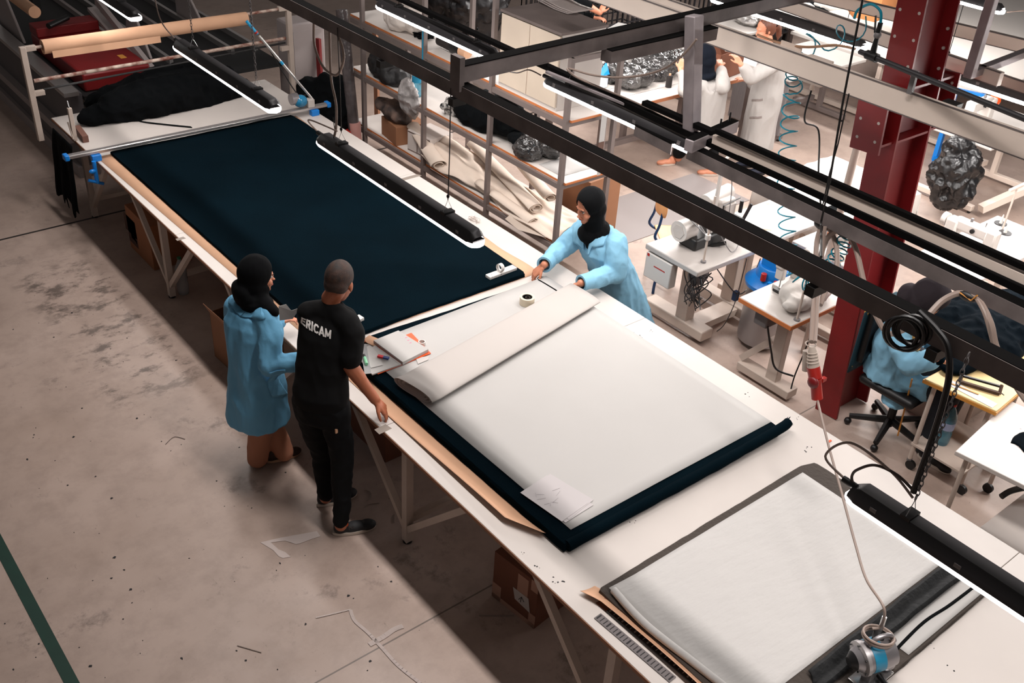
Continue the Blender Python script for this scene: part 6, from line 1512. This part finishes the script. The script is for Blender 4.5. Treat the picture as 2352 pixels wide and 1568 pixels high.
# school-type swivel chair
def swivel(label, x, y, rz):
    t = thing('work_chair', label, 'chair', (x, y, 0), rz); k = dict(local=True)
    MB().cyl((0, 0, .05), (0, 0, .46), .03).build('column', NAVYP, t, **k)
    for i in range(4):
        a = PI / 4 + i * PI / 2; c_, s_ = math.cos(a), math.sin(a); MB().tube(spline([(c_ * .02, s_ * .02, .22), (c_ * .12, s_ * .12, .26), (c_ * .23, s_ * .23, .21), (c_ * .27, s_ * .27, .1), (c_ * .275, s_ * .275, 0.0)], 6), .013, 10).build('leg', NAVYP, t, **k)
    def seat(u, v):
        X_ = (u - .5) * .38; Y_ = (v - .5) * .38; kx_ = 1 - .12 * abs(2 * v - 1) ** 3
        return (X_ * kx_, Y_, .47 + .03 * (2 * u - 1) ** 4 * 0 + .015 * (2 * v - 1) ** 2)
    MB().grid(seat, 10, 10).build('seat', PLYW, t, solid=.014, subsurf=1, **k)
    def back(u, v):
        X_ = (u - .5) * .38 * (1 - .25 * (2 * abs(v - .5)) ** 2.2); return (X_, -.2 + .05 * (1 - (2 * u - 1) ** 2) * -1 + .03, .80 + (v - .5) * .18)
    MB().grid(back, 14, 8).build('backrest', PLYW, t, solid=.014, subsurf=1, **k)
    for s_ in (-1, 1): MB().tube(spline([(s_ * .13, .1, .455), (s_ * .14, -.12, .455), (s_ * .14, -.235, .52), (s_ * .13, -.21, .64), (s_ * .12, -.19, .82)], 6), .012, 8).build('back_tube', NAVYP, t, **k)
    return t
swivel('varnished plywood work chair with blue tube legs behind the grey sewing table', 6.30, 5.14, -2.19)
# blue industrial vacuum
q = V((6.20, 4.04, 0)); t = thing('industrial_vacuum', 'industrial vacuum with a bright blue head and steel drum', 'vacuum', q)
MB().lathe([(.18, .05), (.185, .08), (.18, .55), (.185, .57)], q, seg=32).build('drum', mat('drum_steel', (150, 146, 146), .35, .5), t)
MB().lathe([(.21, .555), (.215, .585), (.19, .61), (.14, .64), (.13, .72), (.12, .73)], q, seg=32).build('blue_head', BLUEP, t)
MB().b2((q.x - .09, q.y - .08, .72), (q.x + .1, q.y + .08, .82)).build('blue_cap', BLUEP, t, bevel=.012); MB().b2((q.x - .07, q.y - .083, .745), (q.x + .08, q.y - .079, .805)).build('switch_panel', LGREY, t); MB().b2((q.x - .06, q.y - .087, .75), (q.x - .03, q.y - .082, .80)).build('red_switch', REDP, t); MB().b2((q.x - .05, q.y - .05, .82), (q.x + .07, q.y + .05, .835)).build('copper_lid', OAK, t)
for dx, dy, z_ in ((-.16, -.02, .68), (-.12, -.12, .64)): MB().cyl((q.x + dx, q.y + dy, z_ - .03), (q.x + dx, q.y + dy, z_ + .03), .022).build('red_knob', REDP, t)
MB().b2((q.x - .17, q.y - .1, .56), (q.x - .14, q.y - .07, .66)).build('lever', BLUEP, t); MB().b2((q.x - .16, q.y - .13, .42), (q.x - .13, q.y - .1, .55)).build('latch', GREY, t)
for i in range(4): MB().ell((q.x + .15 * math.cos(i * PI / 2 + .5), q.y + .15 * math.sin(i * PI / 2 + .5), .03), .03, seg=8).build('caster', BLK, t)
# second table with orange wood edge
T2 = table('white sewing table with an orange wooden edge beside the red column', 5.52, 6.3, 3.36, 3.84, .76, .04, WHITE, OAK, WPAINT, legs=False)
MB().b2((5.72, 3.5, .08), (5.79, 3.6, .72)).build('leg', WPAINT, T2, bevel=.006); MB().b2((5.7, 3.36, .03), (5.82, 3.86, .1)).build('foot', WPAINT, T2, bevel=.006); MB().bar((5.76, 3.62, .42), (5.76, 3.86, .12), .06, .05).build('brace', WPAINT, T2)
MB().b2((5.58, 3.6, .58), (5.72, 3.72, .72)).build('motor_box', GREY, T2, bevel=.01); MB().b2((5.518, 3.5, .728), (5.5175, 3.57, .748)).build('brand_sticker', WHITE, T2)
MB().tube(spline([(5.6, 3.6, .6), (5.64, 3.55, .4), (5.68, 3.5, .25), (5.78, 3.4, .2)], 6), .008, 7).tube(spline([(5.9, 3.4, .7), (5.85, 3.4, .4), (5.8, 3.4, .2), (5.76, 3.38, .1)], 6), .006, 6).build('black_cables', BLK, T2)
t = thing('sewing_machine', 'sewing machine mostly hidden under a white cloth on the orange-edged table', 'sewing machine', (5.92, 3.6, .76))
MB().cyl((5.62, 3.39, .76), (5.62, 3.39, 1.25), .009).build('stand_pole', WPAINT, t); MB().cyl((5.62, 3.39, .76), (5.62, 3.39, .77), .024).build('stand_foot', GREY, t); MB().b2((5.84, 3.7, .76), (6.08, 3.8, .79)).build('bed', LGREY, t, bevel=.006); MB().b2((5.82, 3.72, .93), (6.1, 3.8, 1.02)).build('arm', WHITE, t, bevel=.02); MB().b2((6.04, 3.71, .78), (6.14, 3.8, 1.0)).build('pillar', WHITE, t, bevel=.02); MB().b2((5.83, 3.72, .85), (5.88, 3.79, .95)).build('needle_head', WHITE, t, bevel=.01); MB().b2((5.80, 3.68, .765), (5.9, 3.76, .785)).build('presser_plate', BLK, t); MB().cyl((5.85, 3.74, .78), (5.85, 3.74, .88), .005).build('needle_bar', CHROME, t); MB().cyl((6.14, 3.76, .96), (6.18, 3.76, .96), .05).build('hand_wheel', LGREY, t)
lump('white_cloth', 'soft white cloth bunched on the orange-edged table', 'fabric', (5.88, 3.52, .83), (.26, .16, .1), mat('soft_white_cloth', (190, 184, 178), .85, bump=.15, bscale=10), 6, 51, base=.762, folds=.012, voxel=.012)
# third table behind, with a chrome-headed machine
T3 = table('white sewing table behind the vacuum with a many-needle machine', 6.45, 7.15, 4.28, 4.82, .76, .035, mat('scratched_white_top', (186, 181, 177), .4, spots=((170, 140, 120), 4, .62)), leg=WPAINT)
t = thing('sewing_machine', 'small chrome-cluttered machine head beside the pale goods in film', 'sewing machine', (6.65, 3.95, .76))
T3b = table('pale machine table between the rear table and the red column', 6.6, 7.25, 3.6, 4.2, .76, .035, WHITE, leg=WPAINT)
MB().b2((6.62, 3.74, .76), (6.97, 3.86, .82)).build('bed', CREAM, t, bevel=.01)
random.seed(4)
for k in range(7): a_ = V((6.65 + .045 * k, 3.80, .84)); MB().ell(a_, (.014, .016, .016), seg=8).build('chrome_part', CHROME, t)
MB().cyl((6.64, 3.92, .76), (6.64, 3.92, .95), .008).build('post', OAK, t)
lump('wrapped_goods', 'pale goods in shiny film beside the small machine', 'bundle', (6.9, 4.02, .84), (.2, .15, .12), LTWRAP, 6, 61, base=.762, folds=.012, voxel=.012)
tag(MB().plate([(6.8, 4.1, .93), (6.9, 4.0, .95), (6.98, 4.12, .95), (7.1, 4.05, .95), (7.1, 4.2, .96), (6.82, 4.2, .95)], (0, 0, 1), .006).build('fabric_pieces', BLACKF), 'black fabric pieces on the film-wrapped goods', 'fabric')
# right machine table
T4 = table('white machine table with bright reflections at the right edge', 7.35, 8.6, 2.95, 3.5, .76, .035, mat('glossy_white_top', (188, 183, 181), .15), leg=WPAINT)
lockstitch('white lockstitch machine on the glossy table at the right edge', 7.6, 3.25, .76, 1.0, WHITE, LGREY, ax=0)
t = thing('thread_stand', 'white thread stand pole with black disc at the glossy table', 'thread stand', (7.8, 3.1, .76)); thread_stand(t, 7.8, 3.1, .76, .62, 2)
MB().cyl((7.98, 3.2, .76), (7.98, 3.2, .87), .014).build('black_spool', BLK, t)
# white table with the draped cloth behind the column
dt = table('low table under a draped white cloth behind the red column', 7.45, 8.6, 4.25, 5.25, .68, .03, WHITE, leg=WPAINT)
def clf(u, v):
    x = 7.33 + 1.39 * u; y = 4.13 + 1.24 * v; ex = max(0, 7.45 - x, x - 8.6); ey = max(0, 4.25 - y, y - 5.25); e = max(ex, ey)
    xx = min(max(x, 7.43), 8.62); yy = min(max(y, 4.23), 5.27)
    return (xx + .01 * math.sin(y * 30) * (e > 0), yy + .01 * math.sin(x * 30) * (e > 0), .692 - e * 2.4 + .003 * noise.noise(V((x * 5, y * 5, 0))))
tag(MB().grid(clf, 40, 34).build('white_cloth', mat('soft_white_cloth', (190, 184, 178), .85), solid=.003), 'white cloth draped over the low table behind the red column', 'cloth')
# top-right station with an orange wheel and black bag
T5 = table('white machine table near the top right with a bin bag hung below', 10.0, 11.3, 4.35, 5.15, .78, .035, WHITE, leg=TRUNK)
lockstitch('white machine with an orange hand wheel at the top right', 10.35, 4.75, .78, 1.1, WHITE, ORANGE)
q = PY(2275, 234, 4.0)
MB().bar((10.1, 4.3, .1), (11.2, 3.9, .5), .08, .08).build('frame_arm', TRUNK, T5)
lump('bin_bag', 'black bin bag hanging under the machine table at the top right', 'bag', P(2200, 370, .38) + V((-.55, -.32, .16)), (.28, .28, .4), BAGM, 6, 71, flat=False, folds=.04, voxel=.016)
t = thing('blue_bench', 'bright blue tube bench frame behind the red column', 'bench', (9.6, 5.3, 0))
q0 = P(2195, 207, .85); q1 = P(2262, 222, .85)
for a_, c_ in ((q0, q1), (q0, V((q0.x, q0.y, 0))), (q1, V((q1.x, q1.y, 0)))): MB().bar(a_, c_, .05, .05, V((1, 0, 0)) if abs((c_ - a_).z) > .1 else V((0, 0, 1))).build('tube', BLUEP, t)
MB().bar(V((q0.x - .2, q0.y - .1, .03)), V((q0.x + .25, q0.y + .1, .03)), .05, .05).build('foot', BLUEP, t); MB().bar(q0 + V((.1, -.3, -.3)), q1 + V((.9, -.8, -.3)), .06, .06).build('rail', NAVYP, t)
# far white work surfaces behind (top right)
T7 = table('long white table at the top right behind the cream trunkings', 11.4, 16.5, 5.3, 8.0, .8, .04, WHITE, leg=WPAINT)
T8 = table('white table with cushions and a carton at the top right', 9.8, 11.3, 6.75, 7.6, .8, .04, WHITE, leg=RACKM)
MB().b2((9.82, 6.77, .1), (9.85, 7.55, .76)).build('grey_panel', mat('corrugated_grey', (120, 114, 114), .6, var=.2, vscale=30, stretch=(1, 4, .2)), T8)
for i, (u, v, r_) in enumerate(((1905, 22, .3), (1935, 52, .33), (1845, 22, .2), (2035, 60, .25))):
    c_ = P(u, v, .9); lump('cushion', ('white cushion beside black pieces on the far table', 'larger white cushion in front on the far table', 'small white cushion at the end of the far table', 'white cushion below the brown carton')[i], 'cushion', (c_.x, c_.y, .9), (r_ * .7, r_, .13), mat('cushion_white', (190, 184, 178), .8), 4, 80 + i, base=.82, folds=.01, voxel=.025, spread=.3)
c_ = P(2010, 45, .85); carton('cardboard_box', 'orange-brown carton behind the white cushions at the top', (c_.x + .3, c_.y + .3, .8), (.6, .5, .4), .2, mat('bright_card', (196, 130, 78), .8))
c_ = P(1875, 25, .85); lump('fabric_heap', 'black pieces between the white cushions', 'fabric', (c_.x, c_.y, .86), (.3, .3, .1), BLACKF, 5, 91, base=.82, voxel=.03)
T9 = table('far table behind the head of the woman with the ponytail', 9.8, 12.4, 8.1, 9.1, .85, .04, WHITE, leg=RACKM)
c_ = P(1780, 55, .9); lump('fabric_heap', 'dark pile behind the ponytail', 'fabric', (c_.x, c_.y, .92), (.35, .3, .1), mat('dark_olive_pile', (70, 64, 56), .8), 5, 92, base=.88, voxel=.03)
c_ = P(1712, 45, .9); lump('wrapped_goods', 'clear film bundle left of the ponytail on the far table', 'bundle', (c_.x, c_.y, .95), (.2, .25, .12), LTWRAP, 5, 93, base=.88, voxel=.02)
# packing table
PT = thing('packing_table', 'white packing table with a brown edge in front of the women in white', 'table', (8.4, 7.4, 0))
MB().b2((7.05, 6.97, .81), (9.55, 7.9, .85)).build('table_top', TBL, PT); MB().b2((7.05, 6.962, .812), (9.55, 6.97, .848)).build('wood_edge', mat('brown_edge', (150, 92, 60), .6), PT)
for x in (7.12, 8.3, 9.45):
    for y in (7.02, 7.84): MB().b2((x - .03, y - .03, 0), (x + .03, y + .03, .81)).build('leg', RACKM, PT)
MB().b2((7.12, 7.38, .2), (9.45, 7.44, .26)).build('foot_rail', RACKM, PT)
b = MB(); b.b2((7.4, 7.2, .8505), (9.2, 7.206, .8515)).b2((7.4, 7.45, .8505), (9.2, 7.456, .8515)); b.build('top_seams', RACKM, PT)
for i, (u, v, r_, m_, lab) in enumerate(((1455, 180, (.2, .22, .16), DKWRAP, 'dark bundle in tied film at the front of the packing table'), (1520, 150, (.3, .26, .18), DKWRAP, 'dark long bundle in film on the packing table'), (1470, 130, (.3, .25, .16), LTWRAP, 'pale bundle in shiny film on the packing table'), (1405, 165, (.16, .2, .16), DKWRAP, 'round dark bundle in film at the near end of the packing table'), (1540, 110, (.25, .22, .16), LTWRAP, 'shiny pale bundle behind the dark long one'), (1480, 95, (.25, .22, .14), LTWRAP, 'shiny pale bundle at the back of the packing table'))):
    c_ = P(u, v, .95); lump('wrapped_bundle', lab, 'bundle', (c_.x, c_.y, .97), r_, m_, 6, 100 + i, base=.853, folds=.018, voxel=.016, fs=11)
c_ = P(1535, 200, .85); t = thing('thread_cone', 'dark thread cone with a beige core standing on the packing table', 'thread', c_); MB().cyl(c_, c_ + V((0, 0, .13)), .035, .032).build('thread', mat('brown_black_roll', (36, 30, 28), .8), t); MB().cyl(c_ + V((0, 0, .13)), c_ + V((0, 0, .15)), .012).build('core', KRAFT, t)
q = P(1380, 190, .9); t = thing('spray_bottle', 'clear box and sleeve with a bright blue corner near the rack frame', 'package', (q.x, q.y, .853)); MB().b2((q.x - .1, q.y - .05, .853), (q.x + .06, q.y + .08, .98)).build('package', mat('pale_blue_pack', (186, 194, 204), .3), t, bevel=.01); MB().plate([(q.x - .12, q.y - .06, 1.0), (q.x + .06, q.y - .06, 1.0), (q.x + .06, q.y + .0, 1.1)], (0, 1, 0), .02).build('blue_corner', BLUEP, t)
q = P(1395, 145, 1.0); tag(MB().tube([PY(1355, 148, 7.4), PY(1560, 110, 7.4)], .008, 8).build('white_rod', WPAINT), 'thin white rod above the wrapped bundles', 'rod')
# carton held open at the packing table
carton('cardboard_box', 'open brown carton with the flap up in front of the woman with the ponytail', (9.05, 7.25, .853), (.5, .4, .30), .15, CARDD, open_top=True)
c_ = P(1690, 115, 1.2); tag(MB().plate([PY(1662, 95, 7.2), PY(1705, 92, 7.2), PY(1718, 112, 7.1), PY(1716, 120, 7.1), PY(1690, 122, 7.1), PY(1665, 118, 7.1)], (0, -.5, 1), .02).build('white_parcel', WHITE), 'flat white parcel between the two women in white', 'parcel')
# white box stack near the cabinet and the crates at the top
q = P(1425, 72, .9); 
for k in range(3): tag(MB().box((q.x + .02 * k, q.y, .86 + .03 * k), (.4, .3, .025), Matrix.Rotation(.2 * k, 3, 'Z')).build('paper_pad', PAPER), ('paper pad at the bottom of the small stack beyond the cabinet', 'paper pad in the middle of the small stack beyond the cabinet', 'bright paper pad topmost of the stack beyond the cabinet')[k], 'paper', 'pads beyond the cabinet')
tb_ = thing('side_table', 'dark table carrying the paper pads beyond the cabinet', 'table', (q.x, q.y, 0)); MB().box((q.x, q.y + .1, .82), (.9, .7, .03)).build('table_top', DKG, tb_)
for dx in (-.4, .4):
    for dy in (-.2, .4): MB().b2((q.x + dx - .02, q.y + dy - .02, 0), (q.x + dx + .02, q.y + dy + .02, .81)).build('leg', RACKM, tb_)
def crate(x, y, label, g='wire crates at the back'):
    t = thing('wire_crate', label, 'crate', (x, y, 0), 0, g)
    b = MB()
    for i in range(13):
        xx = -.6 + i * .1
        for yy in (-.4, .4): b.b2((xx - .006, yy - .006, .15), (xx + .006, yy + .006, .9))
    for i in range(9):
        yy = -.4 + i * .1
        for xx in (-.6, .6): b.b2((xx - .006, yy - .006, .15), (xx + .006, yy + .006, .9))
    for z_ in (.15, .4, .65, .9):
        for yy in (-.4, .4): b.b2((-.6, yy - .008, z_ - .008), (.6, yy + .008, z_ + .008))
        for xx in (-.6, .6): b.b2((xx - .008, -.4, z_ - .008), (xx + .008, .4, z_ + .008))
    b.build('wire_mesh', DKG, t, local=True, smooth=False)
    MB().b2((-.6, -.4, .13), (.6, .4, .15)).build('floor_plate', BLK, t, local=True)
    for a in (-.55, .55):
        for c_ in (-.35, .35): MB().b2((a - .03, c_ - .03, 0), (a + .03, c_ + .03, .14)).build('foot', BLK, t, local=True)
    return t
c1 = crate(10.2, 10.1, 'black wire crate behind the white trunking, nearest the paper pads')
for (x, y, lab) in ((11.5, 10.0, 'black wire crate in the middle at the top of the hall'), (12.8, 9.8, 'black wire crate farthest right at the top of the hall'), (10.4, 11.2, 'black wire crate in the second row at the top')): copy_tree(c1, (x, y, 0), 0, lab)
ribbons('white_rope', 'white rope lying in the nearest wire crate', (10.0, 9.95, .16), (.3, .2), WPAINT, 5, .012, 8, .1)
# dark wrapped stack left of cabinet
lump('wrapped_stack', 'tall black film-wrapped stack behind the rack, left of the cabinet', 'bundle', P(1085, 60, .9) + V((0, 0, .3)), (.5, .5, .7), BAGM, 6, 120, flat=False, folds=.04, voxel=.04)
# floor plate / dark mat by the packing table
MB().b2((6.3, 5.9, 0), (8.3, 6.7, .006)).build('floor_mat', mat('grey_rubber_mat', (132, 124, 122), .5), smooth=False); tag(bpy.data.objects['floor_mat'], 'grey rubber mat on the floor beside the rack end', 'mat')
lump('cardboard_stack', 'brown cartons stacked behind the rack end', 'box', (6.3, 6.4, .3), (.2, .3, .3), CARD, 4, 121, base=0) if 0 else carton('cardboard_box', 'brown carton standing behind the open end of the rack', (6.35, 6.35, .006), (.45, .4, .62), .1, CARD)

# ------------------------------------------------------------------ yellow table, chair, trolley tables
YT = thing('work_table', 'cream yellow work table with white tube legs in front of the seated woman', 'table', (6.1, 2.2, 0))
MB().prism([(5.76, 2.44), (5.83, 1.96), (6.36, 2.0), (6.36, 2.42)], .72, .75).build('table_top', YTBL, YT, bevel=.006)
MB().prism([(5.755, 2.445), (5.825, 1.955), (6.365, 1.995), (6.365, 2.425)], .718, .742).build('edge_band', GOLD, YT)
for x, y in ((5.82, 2.38), (5.88, 2.02), (6.3, 2.38), (6.3, 2.04)):
    MB().cyl((x, y, .08), (x, y, .72), .016, seg=12).build('leg', WPAINT, YT); ca = MB().cyl((x - .012, y - .02, .035), (x + .012, y - .02, .035), .035, seg=16).build('caster', BLK, YT); MB().box((x, y, .07), (.02, .03, .03)).build('fork', GREY, ca)
MB().b2((5.8, 2.0, .2), (6.32, 2.4, .215)).build('lower_shelf', WPAINT, YT)
bottle(V((5.98, 2.28, .215)), .33, .05, 'large water bottle with a red cap under the yellow table', REDP, WATER, band=mat('pale_band', (150, 160, 190), .4))
Y2 = thing('work_table', 'second cream yellow table top at the right picture edge', 'table', (6.8, 2.1, 0)); MB().b2((6.42, 1.8, .76), (7.1, 2.38, .79)).build('table_top', YTBL, Y2, bevel=.006)
for x in (6.46, 7.06):
    for y in (1.85, 2.34): MB().cyl((x, y, 0), (x, y, .76), .016, seg=10).build('leg', WPAINT, Y2)
t = thing('iron_rest', 'rusty iron presser frame lying on the yellow table', 'tool', P(2252, 880, .75)); a_, c_ = P(2208, 862, .79), P(2300, 888, .79)
MB().bar(a_, c_, .014, .014).build('top_rod', BLK, t); a2, c2 = P(2205, 878, .757), P(2295, 905, .757); MB().bar(a2, c2, .02, .03).build('rusty_rail', RUSTY, t)
for p_, q_ in ((a_, a2), (c_, c2)): MB().bar(p_ + V((0, 0, .015)), q_, .014, .02, V((1, 0, 0))).build('end_bracket', RUSTY, t)
tag(MB().bar(P(2182, 878, .752), P(2285, 932, .752), .07, .002).build('steel_ruler_sheet', mat('pale_sheet', (206, 204, 206), .4)), 'pale sheet with a steel ruler on the yellow table', 'paper'); tag(MB().bar(P(2185, 880, .757), P(2248, 905, .757), .012, .003).build('steel_ruler', GOLD), 'wooden ruler lying on the pale sheet', 'ruler')
tag(MB().bar(P(2300, 902, .752), P(2306, 907, .752), .006, .004).build('small_pin', BLK), 'tiny dark pin on the yellow table', 'pin')
lump('garment_pile', 'dark navy garments piled on the tables in front of the seated woman', 'fabric', (6.72, 2.5, .83), (.5, .28, .14), mat('navy_garment', (4, 11, 17), 1, bump=.3, bscale=8, spec=.06), 9, 131, base=.77, voxel=.016, folds=.02, spread=.7)
lump('garment_pile', 'dark navy cloth under the hand of the seated woman', 'fabric', (6.18, 2.38, .78), (.26, .16, .05), mat('navy_garment', (4, 11, 17), 1, bump=.3, bscale=8, spec=.06), 5, 132, base=.752, voxel=.012, folds=.006)
tag(MB().b2((6.42, 2.42, 0), (7.2, 2.8, .76)).build('garment_bin', mat('pale_bin', (176, 160, 148), .6)), 'pale bin under the piled dark garments', 'bin')
# office chair
oc = thing('office_chair', 'black five-star office chair with a patterned cloth over the back, under the seated woman', 'chair', (6.04, 2.78, 0))
hx, hy = 6.04, 2.70
MB().cyl((hx, hy, .07), (hx, hy, .42), .03).build('column', BLK, oc)
for i in range(5):
    a = 2 * PI * i / 5 + .9; e = V((hx + .28 * math.cos(a), hy + .28 * math.sin(a), .075)); lg = MB().tube([(hx, hy, .12), e], [.03, .02], 8).build('leg', BLK, oc); MB().ell((e.x, e.y, .028), (.028, .028, .028), seg=10).build('caster', BLK, lg)
MB().b2((hx - .23, hy - .22, .42), (hx + .23, hy + .22, .49)).build('seat', BLK, oc, bevel=.03)
MB().grid(lambda u, v: (hx - .06 + (u - .5) * .4, hy + .235 + .03 * (2 * u - 1) ** 2 * -1, .6 + v * .42), 10, 8).build('backrest', BLK, oc, solid=.04)
MB().grid(lambda u, v: (hx - .12 + (u - .5) * .36, hy + .262, .5 + v * .55), 8, 8).build('patterned_cover', mat('teal_yellow_pattern', (14, 54, 66), .8, spots=((214, 170, 70), 6, .62)), oc, solid=.01)
tag(MB().tube([PX(2095, 870, 5.85), PX(2080, 930, 5.9), PX(2062, 1000, 5.95)], .006, 5).build('tape_measure', GOLD), 'amber tape measure dangling beside the office chair', 'tape')
# white trolley table at right with dark garment
WT = thing('trolley_table', 'white trolley table with a lower tray at the right edge', 'table', (5.7, 1.6, 0))
MB().prism([(5.30, 1.92), (5.40, 1.1), (6.2, 1.1), (6.1, 2.0), (5.86, 1.98)][:4], .67, .70).build('table_top', TBL, WT, bevel=.004)
for x, y in ((5.36, 1.86), (5.45, 1.2), (6.05, 1.9), (6.1, 1.2)): MB().cyl((x, y, .08), (x, y, .67), .015, seg=12).build('leg', WPAINT, WT); MB().cyl((x - .012, y, .035), (x + .012, y, .035), .035, seg=14).build('caster', BLK, WT)
MB().b2((5.2, 1.15, .28), (6.0, 1.62, .30)).build('lower_tray', TBL, WT)
tag(MB().grid(lambda u, v: V((5.66 + .40 * u + .02 * math.sin(v * 9), 1.50 + .26 * v + .02 * math.sin(u * 7), .703 + .02 * abs(noise.noise(V((u * 4, v * 4, 0)))))), 16, 12).build('garment', mat('navy_garment', (4, 11, 17), 1), solid=.006), 'dark navy garment piece lying on the white trolley table', 'fabric')
tag(MB().tube(spline([P(2300, 1140, .33), P(2320, 1128, .35), P(2352, 1120, .36), P(2380, 1120, .36)], 6), .02, 8).build('black_strap', BLK), 'thick black strap on the lower tray', 'strap')
